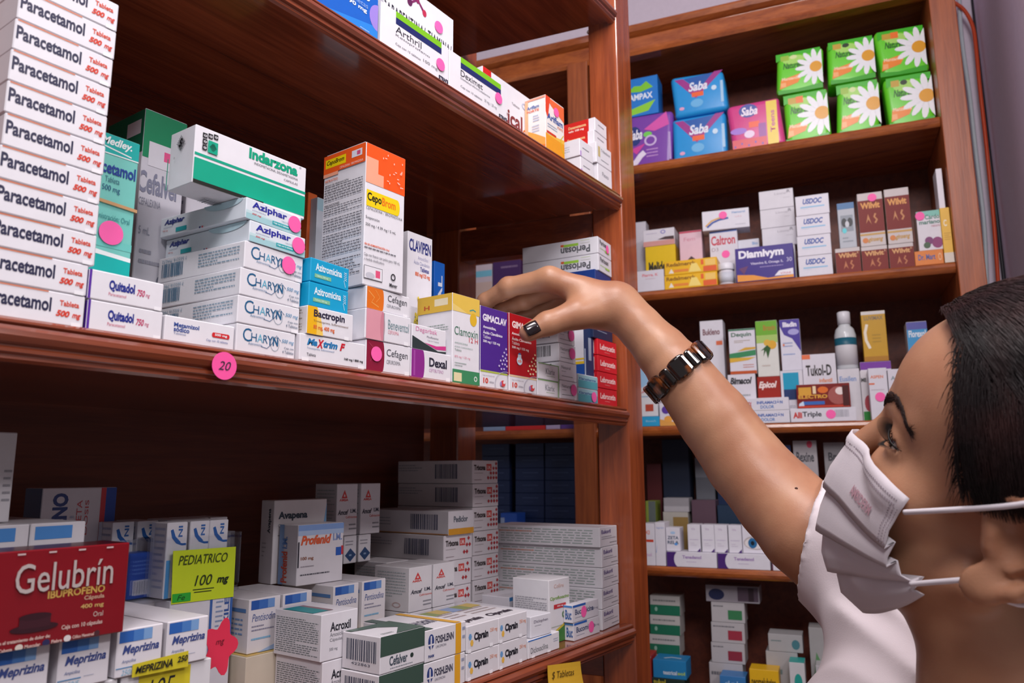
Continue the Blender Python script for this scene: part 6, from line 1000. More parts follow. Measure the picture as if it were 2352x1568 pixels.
# ---- fifth shelf
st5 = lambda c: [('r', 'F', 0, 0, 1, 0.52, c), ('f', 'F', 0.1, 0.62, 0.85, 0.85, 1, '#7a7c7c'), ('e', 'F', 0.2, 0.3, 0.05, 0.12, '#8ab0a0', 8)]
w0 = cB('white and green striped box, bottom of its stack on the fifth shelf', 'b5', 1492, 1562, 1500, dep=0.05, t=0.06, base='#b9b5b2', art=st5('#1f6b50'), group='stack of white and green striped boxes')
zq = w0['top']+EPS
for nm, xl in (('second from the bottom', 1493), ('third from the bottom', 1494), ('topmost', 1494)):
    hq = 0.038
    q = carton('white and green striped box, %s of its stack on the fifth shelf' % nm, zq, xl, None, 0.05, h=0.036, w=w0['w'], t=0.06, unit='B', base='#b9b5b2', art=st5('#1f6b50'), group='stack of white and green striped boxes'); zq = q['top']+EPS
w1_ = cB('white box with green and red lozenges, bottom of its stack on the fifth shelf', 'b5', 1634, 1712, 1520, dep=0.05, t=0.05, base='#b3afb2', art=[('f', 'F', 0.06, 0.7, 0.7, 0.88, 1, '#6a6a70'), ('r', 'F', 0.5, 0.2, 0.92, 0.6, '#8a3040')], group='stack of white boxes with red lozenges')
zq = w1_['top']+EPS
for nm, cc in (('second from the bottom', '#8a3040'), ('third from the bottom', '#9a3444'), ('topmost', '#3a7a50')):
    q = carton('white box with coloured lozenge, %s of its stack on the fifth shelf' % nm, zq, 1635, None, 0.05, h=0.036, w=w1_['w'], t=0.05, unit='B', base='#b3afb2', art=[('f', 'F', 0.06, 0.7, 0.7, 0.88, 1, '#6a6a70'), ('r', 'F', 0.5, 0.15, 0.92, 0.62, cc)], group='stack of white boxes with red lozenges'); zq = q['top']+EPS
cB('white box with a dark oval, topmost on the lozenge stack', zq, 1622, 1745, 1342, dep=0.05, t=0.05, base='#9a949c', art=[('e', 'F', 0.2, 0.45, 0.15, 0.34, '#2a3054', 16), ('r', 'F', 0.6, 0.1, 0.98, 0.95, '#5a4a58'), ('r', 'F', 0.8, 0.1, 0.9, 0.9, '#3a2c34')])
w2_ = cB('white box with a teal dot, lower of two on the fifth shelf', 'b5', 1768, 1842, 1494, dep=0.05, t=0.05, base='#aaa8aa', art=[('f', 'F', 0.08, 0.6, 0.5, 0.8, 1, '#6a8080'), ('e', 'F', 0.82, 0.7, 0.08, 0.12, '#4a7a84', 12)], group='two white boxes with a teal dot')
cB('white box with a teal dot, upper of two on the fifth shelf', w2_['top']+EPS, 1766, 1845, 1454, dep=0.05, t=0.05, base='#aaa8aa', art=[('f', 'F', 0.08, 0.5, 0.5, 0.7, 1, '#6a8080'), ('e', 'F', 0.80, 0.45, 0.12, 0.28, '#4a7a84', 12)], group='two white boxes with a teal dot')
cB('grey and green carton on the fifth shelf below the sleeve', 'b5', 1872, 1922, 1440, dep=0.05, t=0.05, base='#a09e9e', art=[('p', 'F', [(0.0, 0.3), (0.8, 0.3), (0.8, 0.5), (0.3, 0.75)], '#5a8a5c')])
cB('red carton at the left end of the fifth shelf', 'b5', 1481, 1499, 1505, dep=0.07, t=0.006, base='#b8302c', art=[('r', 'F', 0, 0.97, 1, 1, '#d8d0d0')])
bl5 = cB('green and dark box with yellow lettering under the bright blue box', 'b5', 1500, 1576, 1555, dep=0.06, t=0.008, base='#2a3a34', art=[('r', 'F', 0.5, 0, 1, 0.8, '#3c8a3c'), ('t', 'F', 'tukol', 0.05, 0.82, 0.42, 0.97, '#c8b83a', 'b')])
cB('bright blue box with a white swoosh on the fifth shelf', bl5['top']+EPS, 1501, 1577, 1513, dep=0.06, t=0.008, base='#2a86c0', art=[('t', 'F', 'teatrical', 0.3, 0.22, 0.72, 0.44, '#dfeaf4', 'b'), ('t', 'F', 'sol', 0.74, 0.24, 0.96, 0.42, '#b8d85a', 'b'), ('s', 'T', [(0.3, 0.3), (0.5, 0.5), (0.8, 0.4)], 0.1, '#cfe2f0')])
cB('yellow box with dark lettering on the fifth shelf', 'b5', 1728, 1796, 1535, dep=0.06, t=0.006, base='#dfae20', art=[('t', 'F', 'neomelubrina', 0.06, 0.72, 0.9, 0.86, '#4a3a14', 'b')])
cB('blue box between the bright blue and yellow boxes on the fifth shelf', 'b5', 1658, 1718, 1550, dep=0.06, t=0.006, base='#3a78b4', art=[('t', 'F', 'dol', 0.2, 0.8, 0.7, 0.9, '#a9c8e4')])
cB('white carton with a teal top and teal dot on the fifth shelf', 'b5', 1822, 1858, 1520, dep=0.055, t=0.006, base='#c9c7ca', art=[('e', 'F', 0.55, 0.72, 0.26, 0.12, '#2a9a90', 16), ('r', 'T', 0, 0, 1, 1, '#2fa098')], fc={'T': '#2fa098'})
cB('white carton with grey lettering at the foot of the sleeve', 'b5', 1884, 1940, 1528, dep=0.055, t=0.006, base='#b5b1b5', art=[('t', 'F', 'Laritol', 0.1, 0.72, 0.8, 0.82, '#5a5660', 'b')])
# ---- the part of the far unit seen through the open end frame
cB('pale carton with a light blue band, seen through the end frame', 'b2', 1088, 1130, 610, dep=0.05, t=0.02, base='#cfc2cc', art=[('r', 'F', 0, 0.72, 1, 0.86, '#7cc4dc'), ('r', 'F', 0, 0.0, 1, 0.6, '#d0b8b0')])
cB('purple carton behind the raised fingers, seen through the end frame', 'b2', 1132, 1196, 603, dep=0.05, t=0.02, base='#4a2f62', art=[('f', 'F', 0.3, 0.8, 0.9, 0.92, 1, '#8a7496')])
for k, (xl, xr, col, nm) in enumerate(((1110, 1160, '#8fa4c4', 'pale blue'), (1161, 1252, '#cf3030', 'red'), (1254, 1286, '#b9aad0', 'lilac'), (1288, 1322, '#6a4a9a', 'violet'))):
    carton('flat %s box on the third shelf, just showing under the near shelf' % nm, 'b3', xl, xr, 0.05, h=0.030, t=0.01, unit='B', base=col, art=[('f', 'F', 0.2, 0.3, 0.8, 0.6, 1, '#e6dce0')])
nav = None
for cidx, xl in enumerate((1107, 1184, 1252)):
    z_ = ZB['b4']+0.0004
    for k in range(9):
        lab = 'dark navy box, %s of the %s column seen through the end frame' % (('bottom', 'second', 'third', 'fourth', 'fifth', 'sixth', 'seventh', 'eighth', 'topmost')[k], ('left', 'middle', 'right')[cidx])
        if nav is None:
            nav = carton(lab, z_, xl, None, 0.05, h=0.0262, w=0.066, t=0.075, unit='B', base='#1c2a4c', art=[('f', 'F', 0.25, 0.5, 0.8, 0.7, 1, '#3c4a6c'), ('f', 'F', 0.3, 0.25, 0.7, 0.35, 1, '#34405e')], group='columns of dark navy boxes'); q = nav
        else: q = again(nav, lab, z_, xl)
        z_ = q['top']+EPS
bz = cB('bright blue box with white ends, lower of two seen through the end frame', 'b4', 1190, 1318, 1271, dep=0.05, t=0.012, base='#1f6fc8', art=[('p', 'F', [(0, 0), (0.06, 0), (0.0, 1)], '#e6e4ea'), ('p', 'F', [(0.90, 0), (1, 0), (1, 1), (0.96, 1)], '#e6e4ea'), ('t', 'F', 'Vigotec', 0.1, 0.36, 0.36, 0.68, '#6fa8e4', 'b'), ('t', 'F', '1000', 0.70, 0.3, 0.88, 0.7, '#a9cdf0', 'b')])
zq = bz['top']+EPS
b4h = 0.031
bz2 = carton('bright blue box with white ends, middle one seen through the end frame', zq, 1188, None, 0.05, h=0.026, w=bz['w'], t=0.012, unit='B', base='#1f6fc8', art=[('p', 'F', [(0, 0), (0.06, 0), (0.0, 1)], '#e6e4ea'), ('p', 'F', [(0.90, 0), (1, 0), (1, 1), (0.96, 1)], '#e6e4ea'), ('t', 'F', 'Vigotec', 0.1, 0.36, 0.36, 0.68, '#6fa8e4', 'b'), ('t', 'F', '1000', 0.70, 0.3, 0.88, 0.7, '#a9cdf0', 'b')], group='two thin bright blue boxes')
again(bz2, 'bright blue box with white ends, topmost one seen through the end frame', bz2['top']+EPS, 1188)
cB('blue box with a pale left edge beside the red-crossed stack, through the end frame', 'b4', 1150, 1187, 1178, dep=0.05, t=0.02, base='#234a9c', art=[('r', 'F', 0, 0, 0.25, 0.9, '#8a9ab8')])
# ---- cables on the wall beside the far unit
def cable(name, label, pts, rad, hexc, t, cat='cable'):
    P = []
    for px, py in pts:
        v = ray(px, py); Q0 = np.array([PB[0], PB[1], CZ]) + N2*t
        P.append(CAM + v*(((Q0-CAM) @ N2)/(v @ N2)))
    # smooth
    for _ in range(2):
        R = [P[0]]
        for a, b in zip(P[:-1], P[1:]): R += [a*0.75+b*0.25, a*0.25+b*0.75]
        P = R + [P[-1]]
    o0 = P[0]
    o = tube(name, [tuple(p-o0) for p in P], rad, paint(hexc, 0.4), None, 10); o.location = o0
    return tag(o, label, cat)
cable('orange_cable', 'orange cable curving down the wall beside the far shelving unit', [(2170, -6), (2192, 6), (2216, 22), (2236, 60), (2242, 110), (2250, 200), (2262, 300), (2272, 400), (2284, 520), (2296, 700), (2310, 900), (2330, 1200)], 0.0038, '#cf4a20', 0.262)
cable('white_cable', 'thin white cable running down behind the right post of the far unit', [(2203, -20), (2206, 60), (2214, 130), (2228, 220), (2238, 320), (2250, 420), (2262, 520), (2266, 640), (2274, 800), (2300, 1100)], 0.0040, '#c9d6dc', 0.272)
cable('black_cable', 'black cable running down the corner of the right wall', [(2232, -20), (2246, 110), (2262, 270), (2284, 450), (2308, 660), (2330, 850), (2360, 1100)], 0.0034, '#23222a', 0.290)

# ------------------------------------------------------------------ trim boxes so that neighbours and posts only touch
def quad2(P, a, w, d):
    ux, uy = np.array([math.cos(a), math.sin(a)]), np.array([-math.sin(a), math.cos(a)]); p = np.array(P[:2])
    return np.array([p, p+ux*w, p+ux*w+uy*d, p+uy*d])
def crosses(A, B, gap=0.0002):
    for Q in (A, B):
        for i in range(4):
            e = Q[(i+1) % 4]-Q[i]; n = np.array([-e[1], e[0]]); n /= np.linalg.norm(n)+1e-12
            a, b = A @ n, B @ n
            if a.max() <= b.min()+gap or b.max() <= a.min()+gap: return False
    return True
FIXED = []
for (x0, y0, w_, d_) in ((A0[0]+0.0006, YA-0.0045, .043, .042), (bp_[0]+0.0012, bp_[1], .043, .045)):
    c = np.array([x0, y0, 0]); FIXED.append((np.array([xy(c), xy(c+EX*w_), xy(c+EX*w_+D2*d_), xy(c+D2*d_)]), -1, 9))
a_, b_ = A0+D2*0.0405, A0+D2*0.2445
for k in ('up', 'low'): FIXED.append((np.array([xy(a_+EX*.006), xy(a_+EX*.028), xy(b_+EX*.028), xy(b_+EX*.006)]), ZA[k]-.068, ZA[k]-.02))
for s0, s1, t1 in ((-.605, -.563, DB), (.0945, .140, .0015)): FIXED.append((np.array([xy(bpt(s0, -.012)), xy(bpt(s1, -.012)), xy(bpt(s1, t1)), xy(bpt(s0, t1))]), -1, 9))
FIXED.append((np.array([xy(p) for p in ((-0.55, YA+DA, 0), (A0[0]-.065, YA+DA, 0), (A0[0]-.065, YA+DA+.012, 0), (-0.55, YA+DA+.012, 0))]), -1, 9))
def settle():
    S = [[i[0], i[1], i[2], i[3], i[4], i[1][2], i[1][2]+i[5], 1.0, 1.0] for i in INFOS]
    Q = lambda r: quad2(r[1], r[2], r[3]*r[7], r[4]*r[8])
    def shrink(r, other, deep, least):
        keep = r[7], r[8]
        k = 8 if deep else 7
        while r[k] > least:
            r[k] *= .97
            if not crosses(Q(r), other): return True
        r[7], r[8] = keep; return False
    for n_, r in enumerate(S):
        for f, z0, z1 in FIXED:
            if r[5] < z1-.001 and r[6] > z0+.001 and crosses(Q(r), f): shrink(r, f, False, .80) or shrink(r, f, True, .3)
        for q in S[:n_]:
            if abs(r[1][0]-q[1][0])+abs(r[1][1]-q[1][1]) > .5 or r[5] > q[6]-.0004 or q[5] > r[6]-.0004: continue
            if not crosses(Q(r), Q(q)): continue
            v = np.array([-math.sin(r[2]), math.cos(r[2])]); front, back = (r, q) if (r[1][:2] @ v) < (q[1][:2] @ v) else (q, r)
            ux = np.array([math.cos(r[2]), math.sin(r[2])]); left, right = (r, q) if (r[1][:2] @ ux) < (q[1][:2] @ ux) else (q, r)
            shrink(left, Q(right), False, .93) or shrink(front, Q(back), True, .25) or shrink(left, Q(right), False, .8) or shrink(back, Q(front), True, .4)
    for r in S:
        if r[7] < 1 or r[8] < 1: r[0].scale = (r[7], r[8], 1)
settle()
# ================================================================== the woman reaching to the shelf
ZC = np.array([0, 0, CZ])
HO = np.array([0.556, 0.013, -0.021]) + ZC                    # between the ears
def head_frame(yaw, p, r):
    yaw, p, r = (math.radians(a) for a in (yaw, p, r))
    f = np.array([math.cos(p)*math.cos(yaw), math.cos(p)*math.sin(yaw), math.sin(p)])
    l = np.array([-math.sin(yaw), math.cos(yaw), 0]); u = np.cross(f, l)
    return np.array([f, math.cos(r)*l+math.sin(r)*u, -math.sin(r)*l+math.cos(r)*u])
HM = head_frame(85.9, 27.3, -12.5)                            # rows: forward, her left, up
def h2w(a): return HO + np.asarray(a, float) @ HM
def hl(px, py, y):                                            # point of the head at lateral distance y that shows at a pixel
    v = ray(px, py); t = (y + (HO-CAM) @ HM[1])/(v @ HM[1]); return HM @ (CAM + v*t - HO)

# ---- signed distance pieces
def smin(a, b, k):
    h = np.clip(0.5+0.5*(b-a)/k, 0, 1); return b*(1-h)+a*h - k*h*(1-h)
def smax(a, b, k): return -smin(-a, -b, k)
def cone(p, a, b, ra, rb):
    a = np.asarray(a, float); b = np.asarray(b, float); ba = b-a; L = ba @ ba
    t = np.clip(((p-a) @ ba)/L, 0, 1)
    q = p - a - t[:, None]*ba
    return np.sqrt((q*q).sum(1)) - (ra + (rb-ra)*t)
def ball(p, c, r): return np.sqrt(((p-np.asarray(c))**2).sum(1)) - r
def ell(p, c, r):
    q = (p-np.asarray(c))/np.asarray(r); k0 = np.sqrt((q*q).sum(1)); k1 = np.sqrt(((q/np.asarray(r))**2).sum(1))
    return k0*(k0-1)/np.maximum(k1, 1e-9)
def chain(p, pts, rad, k=0.0):
    d = None
    for i in range(len(pts)-1):
        e = cone(p, pts[i], pts[i+1], rad[i], rad[i+1])
        d = e if d is None else (smin(d, e, k) if k else np.minimum(d, e))
    return d

def surface(sdf, lo, hi, h, B=22, slack=1.7):
    """surface nets over a sparse set of blocks"""
    lo = np.asarray(lo, float); n = np.ceil((np.asarray(hi)-lo)/h).astype(int); n = ((n+B-1)//B)*B
    nb = n//B; bi = np.stack(np.meshgrid(*[np.arange(k) for k in nb], indexing='ij'), -1).reshape(-1, 3)
    ctr = lo + (bi*B + B/2)*h
    d = sdf(ctr); bi = bi[np.abs(d) < B*h*0.5*math.sqrt(3)*slack]
    ax = np.arange(B+1); G = np.stack(np.meshgrid(ax, ax, ax, indexing='ij'), -1)
    V, ID, Q = [], [], []
    S1, S2 = n[1]*n[2], n[2]
    cid = lambda c: c[:, 0]*S1 + c[:, 1]*S2 + c[:, 2]
    for b in bi:
        o = b*B
        D = sdf((lo + (o+G)*h).reshape(-1, 3)).reshape(B+1, B+1, B+1)
        s = D < 0
        if s.all() or not s.any(): continue
        acc = np.zeros((B, B, B, 3)); cnt = np.zeros((B, B, B))
        for a in range(3):
            sl0 = [slice(0, B+1)]*3; sl1 = [slice(0, B+1)]*3; sl0[a] = slice(0, B); sl1[a] = slice(1, B+1)
            d0, d1 = D[tuple(sl0)], D[tuple(sl1)]; cr = (d0 < 0) != (d1 < 0)
            t = np.where(cr, d0/np.where(cr, d0-d1, 1), 0)
            P = G[tuple(sl0)].astype(float); P[..., a] += t
            o1, o2 = [x for x in range(3) if x != a]
            for i in (0, 1):
                for j in (0, 1):
                    q = [slice(0, B)]*3; q[o1] = slice(i, i+B); q[o2] = slice(j, j+B)
                    m = cr[tuple(q)]; acc += P[tuple(q)]*m[..., None]; cnt += m
            # quads for the edges whose base lies in this block
            q = [slice(0, B)]*3
            idx = np.argwhere(cr[tuple(q)])
            if len(idx):
                base = idx + o; ok = (base[:, o1] > 0) & (base[:, o2] > 0); base = base[ok]; idx = idx[ok]
                e1 = np.zeros(3, int); e1[o1] = 1; e2 = np.zeros(3, int); e2[o2] = 1
                quad = np.stack([cid(base-e1-e2), cid(base-e2), cid(base), cid(base-e1)], 1)
                flip = s[tuple(q)][tuple(idx.T)]
                if a == 1: flip = ~flip
                quad[~flip] = quad[~flip][:, ::-1]
                Q.append(quad)
        m = cnt > 0; c = np.argwhere(m)
        V.append(lo + (o + acc[m]/cnt[m][:, None])*h); ID.append(cid(c+o))
    V = np.concatenate(V); ID = np.concatenate(ID); Q = np.concatenate(Q)
    od = np.argsort(ID); ID = ID[od]; V = V[od]
    k = np.searchsorted(ID, Q); k = np.minimum(k, len(ID)-1); good = (ID[k] == Q).all(1)
    return V, k[good]
def fast_mesh(name, V, Q, mat, parent, o0):
    me = bpy.data.meshes.new(name)
    me.vertices.add(len(V)); me.vertices.foreach_set('co', (V-o0).astype(np.float32).ravel())
    me.loops.add(Q.size); me.loops.foreach_set('vertex_index', Q.astype(np.int32).ravel())
    me.polygons.add(len(Q)); me.polygons.foreach_set('loop_start', np.arange(0, Q.size, 4, dtype=np.int32))
    try: me.polygons.foreach_set('loop_total', np.full(len(Q), 4, dtype=np.int32))
    except Exception: pass
    me.polygons.foreach_set('use_smooth', [True]*len(Q))
    me.materials.append(mat); me.update(); me.validate()
    o = bpy.data.objects.new(name, me); return link(o, parent)
def relax(V, Q, n=1, w=0.5):
    a = Q[:, [0, 1, 2, 3]].ravel(); b = Q[:, [1, 2, 3, 0]].ravel()
    for _ in range(n):
        S = np.zeros_like(V); c = np.zeros(len(V))
        for i, j in ((a, b), (b, a)):
            for k in range(3): S[:, k] += np.bincount(i, V[j, k], len(V))
            c += np.bincount(i, minlength=len(V))
        V = V*(1-w) + w*S/np.maximum(c, 1)[:, None]
    return V

# ---- skeleton (pixel, distance along the view, radius)
def J(px, py, d): return at_depth(px, py, d)
arm_j = [J(1425, 697, .826), J(1470, 750, .815), J(1520, 806, .803), J(1558, 852, .795), J(1640, 962, .782), J(1712, 1062, .768), J(1790, 1150, .745), J(1855, 1215, .722)]
arm_r = [.0215, .0225, .0265, .0315, .0365, .0392, .0420, .0455]
SHR = np.array([.813, .077, -.167]) + ZC
arm_j.append(SHR); arm_r.append(.055)
NB = h2w((-.050, 0, -.150))
SHL = NB + np.array([-.150, -.050, -.060])
CH = NB + np.array([.075, .010, -.200]); PEL = NB + np.array([.05, -.045, -.52])
wr2 = [J(1420, 704, .846), J(1468, 755, .833), J(1520, 810, .815)]
fingers = [([J(1290, 650, .834), J(1262, 641, .835), J(1168, 659, .852), J(1116, 692, .866), J(1080, 730, .873)], [.013, .0128, .0106, .0090, .0075]),
           ([J(1310, 655, .856), J(1290, 655, .857), J(1207, 690, .868), J(1152, 711, .878), J(1107, 738, .885)], [.0125, .0122, .0098, .0087, .0073]),
           ([J(1330, 675, .874), J(1312, 672, .875), J(1236, 714, .884), J(1182, 731, .890), J(1142, 755, .895)], [.012, .0115, .0094, .0084, .0070]),
           ([J(1345, 695, .887), J(1328, 695, .888), J(1267, 734, .893), J(1222, 747, .897), J(1192, 765, .900)], [.011, .0105, .0084, .0075, .0064])]
thumb = ([J(1400, 712, .826), J(1325, 721, .812), J(1257, 743, .802), J(1213, 764, .7965)], [.0195, .0158, .0122, .0096])
meta = [(J(1400, 690, .828), fingers[0][0][1], .018, .0128), (J(1400, 690, .840), fingers[1][0][1], .018, .0122), (J(1398, 700, .852), fingers[2][0][1], .017, .0115), (J(1395, 712, .860), fingers[3][0][1], .016, .0105)]

def sd_hand(p):
    d = None
    for a, b, ra, rb in meta:
        e = cone(p, a, b, ra, rb); d = e if d is None else smin(d, e, .012)
    d = smin(d, ball(p, J(1372, 712, .842), .020), .014)
    d = smin(d, chain(p, wr2, [.0185, .020, .024], .01), .014)
    palm = d
    out = palm
    for pts, rad in fingers:
        f_ = chain(p, pts[1:], rad[1:], .004)
        for q, r_ in zip(pts[2:4], rad[2:4]): f_ = smin(f_, ball(p, q, r_*1.04), .004)
        out = np.minimum(out, smin(palm, f_, .009))
    t_ = chain(p, thumb[0], thumb[1], .006)
    out = np.minimum(out, smin(palm, t_, .016))
    # web between thumb and forefinger
    out = smin(out, cone(p, J(1345, 700, .820), J(1335, 672, .832), .009, .010), .014)
    return out
def sd_arm(p):
    return chain(p, arm_j, arm_r, .004)
def sd_torso(p):
    d = cone(p, SHL, SHR, .052, .055)
    d = smin(d, cone(p, NB+np.array([0.035, -.015, -.07]), CH, .058, .095), .03)
    d = smin(d, cone(p, SHR+np.array([-.035, 0, -.03]), PEL+np.array([.04, .02, .1]), .062, .10), .05)
    d = smin(d, cone(p, SHL+np.array([.03, 0, -.03]), PEL+np.array([-.05, -.02, .1]), .07, .10), .05)
    d = smin(d, cone(p, PEL+np.array([-.06, -.02, .08]), PEL+np.array([.06, .03, .08]), .12, .12), .05)
    return d
def sd_ear(q, s):
    e = q*np.array([1, s, 1])
    hx = [(.006, .076, .006), (.009, .078, .018), (.002, .083, .027), (-.013, .088, .030), (-.026, .091, .025), (-.031, .091, .010), (-.027, .089, -.006), (-.017, .084, -.020), (-.006, .079, -.029)]
    d = chain(e, hx, [.0040, .0042, .0044, .0046, .0046, .0042, .0040, .0040, .0045], .003)
    d = smin(d, ell(e, (-.011, .0775, .004), (.019, .0036, .024)), .006)
    d = smin(d, chain(e, [(-.008, .084, .020), (-.018, .087, .012), (-.019, .085, .0), (-.010, .081, -.010)], [.0030, .0034, .0034, .003]), .004)
    d = smin(d, ell(e, (.001, .078, -.001), (.0055, .005, .008)), .005)
    d = smin(d, ell(e, (-.001, .0775, -.027), (.0105, .0050, .0115)), .006)
    d = smax(d, -ell(e, (-.007, .083, .003), (.0085, .006, .012)), .004)
    return d
EYE = (.0640, .0325, .0150)
def sd_head(p, full=True):
    q = (p-HO) @ HM.T; m = q.copy(); m[:, 1] = np.abs(m[:, 1])
    d = ell(q, (-.010, 0, .046), (.096, .0735, .080))
    d = smin(d, ell(q, (.044, 0, .054), (.045, .054, .048)), .02)
    d = smin(d, ell(q, (.036, 0, -.010), (.046, .052, .060)), .02)
    d = smin(d, cone(m, (.006, .050, -.040), (.054, .016, -.080), .012, .013), .02)
    d = smin(d, ell(q, (.064, 0, -.082), (.015, .018, .013)), .015)
    d = smin(d, ell(m, (.052, .040, -.012), (.018, .017, .014)), .016)
    d = smin(d, ell(m, (.058, .020, -.030), (.015, .017, .018)), .014)
    d = smin(d, ell(m, (.068, .022, -.004), (.016, .015, .014)), .014)
    d = smin(d, cone(m, (.082, .008, .031), (.060, .042, .031), .0085, .0070), .012)
    d = smax(d, -ell(m, (.0940, .0310, .0130), (.0180, .0165, .0105)), .012)
    d = smin(d, cone(q, (.083, 0, .024), (.098, 0, -.006), .0070, .0085), .010)
    d = smin(d, ball(m, (.090, .010, -.022), .0070), .006)
    d = smin(d, chain(m, [(.080, .0, -.041), (.078, .012, -.042), (.071, .022, -.045)], [.006, .005, .004]), .006)
    d = smin(d, chain(m, [(.080, .0, -.050), (.077, .012, -.050), (.071, .022, -.047)], [.006, .005, .004]), .006)
    # eyelids round the eyeball, with an almond opening
    d = smin(d, ball(m, EYE, .0145), .004)
    u_ = (m[:, 1]-EYE[1])/.0150
    top = EYE[2] + .0052*(1-u_**2) - .0012*u_; bot = EYE[2] - .0040*(1-u_**2) - .0012*u_
    ap = np.maximum(np.maximum(m[:, 2]-top, bot-m[:, 2]), EYE[0]+.002-m[:, 0])
    d = smax(d, -ap, .0010)
    if full:
        for s_ in (1, -1):
            nr = ((q-np.array([-.010, .083*s_, .008]))**2).sum(1) < .075**2
            if nr.any(): d[nr] = smin(d[nr], sd_ear(q[nr], s_), .008)
        d = smin(d, chain(p, [h2w((.006, 0, -.060)), h2w((-.020, 0, -.084)), NB + np.array([.002, .004, -.02])], [.048, .050, .056], .004), .015)
    return d
BOX = {'hand': (J(1420, 704, .846), .21), 'arm': ((arm_j[0]+SHR)/2, .36), 'head': (HO, .20), 'torso': ((NB+PEL)/2, .48)}
def sd_body(p):
    c = p.mean(0); R = np.sqrt(((p-c)**2).sum(1)).max()
    far = len(p) < 9000
    d = np.full(len(p), 1.0)
    for nm, fn, k in (('torso', sd_torso, .03), ('head', sd_head, .03), ('arm', sd_arm, .03), ('hand', sd_hand, .012)):
        bc, br = BOX[nm]
        if len(p) == 23**3:
            if np.linalg.norm(c-bc) > br+R+.03: continue
        e = fn(p); d = smin(d, e, k)
    return d
woman = empty('person', (float(PEL[0]), float(PEL[1]), 0.0), 'person with short dark hair and a white face mask reaching up to the shelf', 'person')
W0 = np.array(woman.location)
allp = np.array([SHL, SHR, PEL, NB, HO] + arm_j + [q for f_ in fingers for q in f_[0]] + thumb[0])
skin = bpy.data.materials.new('skin'); skin.use_nodes = True
def build_skin():
    nt = skin.node_tree; N = nt.nodes; L = nt.links; b = N['Principled BSDF']
    tc = N.new('ShaderNodeTexCoord')
    n1 = N.new('ShaderNodeTexNoise'); n1.inputs['Scale'].default_value = 22; n1.inputs['Detail'].default_value = 5
    n2 = N.new('ShaderNodeTexNoise'); n2.inputs['Scale'].default_value = 420; n2.inputs['Detail'].default_value = 3
    n3 = N.new('ShaderNodeTexVoronoi'); n3.inputs['Scale'].default_value = 700
    for n_ in (n1, n2, n3): L.new(tc.outputs['Object'], n_.inputs['Vector'])
    rp = N.new('ShaderNodeValToRGB'); rp.color_ramp.elements[0].position = .3; rp.color_ramp.elements[1].position = .72
    rp.color_ramp.elements[0].color = hexlin('#a97458'); rp.color_ramp.elements[1].color = hexlin('#bd8d6d')
    L.new(n1.outputs['Fac'], rp.inputs['Fac']); L.new(rp.outputs['Color'], b.inputs['Base Color'])
    ad = N.new('ShaderNodeMath'); ad.operation = 'ADD'; L.new(n2.outputs['Fac'], ad.inputs[0]); L.new(n3.outputs['Distance'], ad.inputs[1])
    bp = N.new('ShaderNodeBump'); bp.inputs['Strength'].default_value = .07; bp.inputs['Distance'].default_value = .0006
    L.new(ad.outputs[0], bp.inputs['Height']); L.new(bp.outputs['Normal'], b.inputs['Normal'])
    b.inputs['Roughness'].default_value = .42
    b.inputs['Subsurface Weight'].default_value = .12; b.inputs['Subsurface Radius'].default_value = (.008, .003, .0015); b.inputs['Subsurface Scale'].default_value = .6
build_skin()
V_, Q_ = surface(sd_body, allp.min(0)-.14, allp.max(0)+.14, .0021)
V_ = relax(V_, Q_, 1, .35)
body = fast_mesh('body', V_, Q_, skin, woman, W0)
def kid(o, parent=woman):                                    # vertices given in world space
    return o
def wmesh(name, V, F, mats, parent=woman, mi=None, smooth=True):
    return mesh_obj(name, [np.asarray(v)-W0 for v in V], F, mats, parent, mi, smooth)

# ---- blouse
HEM = J(1866, 1240, .716)
def sd_blouse(p):
    d = sd_torso(p) - .010
    ax = (HEM - SHR); L_ = np.linalg.norm(ax); ax = ax/L_
    arm_ = sd_arm(p)
    wob = .0022*np.sin(((p-HEM) @ np.array([42., 51., 77.]))) + .0016*np.sin(((p-HEM) @ np.array([120., -85., 68.])))
    hn = .95*CR - .21*CU - .60*CF; hn = hn/np.linalg.norm(hn)
    s_in = (p-HEM) @ hn
    sl = np.maximum(arm_ - .0105 - .10*np.clip(s_in, 0, .1) + .5*wob, -s_in)
    d = smin(d, sl, .03)
    d = smin(d, cone(p, np.array([.735, .128, -.168])+ZC, np.array([.705, .140, -.215])+ZC, .052, .062), .03)
    q1 = np.sin((p-NB) @ np.array([62., -48., 40.]) + .8*np.sin((p-NB) @ np.array([25., 30., -40.])))
    q2 = np.sin((p-NB) @ np.array([-35., 70., 88.]) + 1.1)
    d = d + (.0050*(np.sqrt(q1*q1+.03)-.5) + .0018*q2)*np.clip((s_in-.012)/.03, 0, 1)
    d = np.maximum(d, -np.maximum(arm_ - .0030, s_in-.010))
    d = np.maximum(d, -cone(p, NB + np.array([-.01, -.01, .070]), NB + np.array([.005, .02, -.05]), .112, .095))
    d = np.maximum(d, PEL[2]-.04-p[:, 2])
    return d
white_cloth = bpy.data.materials.new('white_cotton'); white_cloth.use_nodes = True
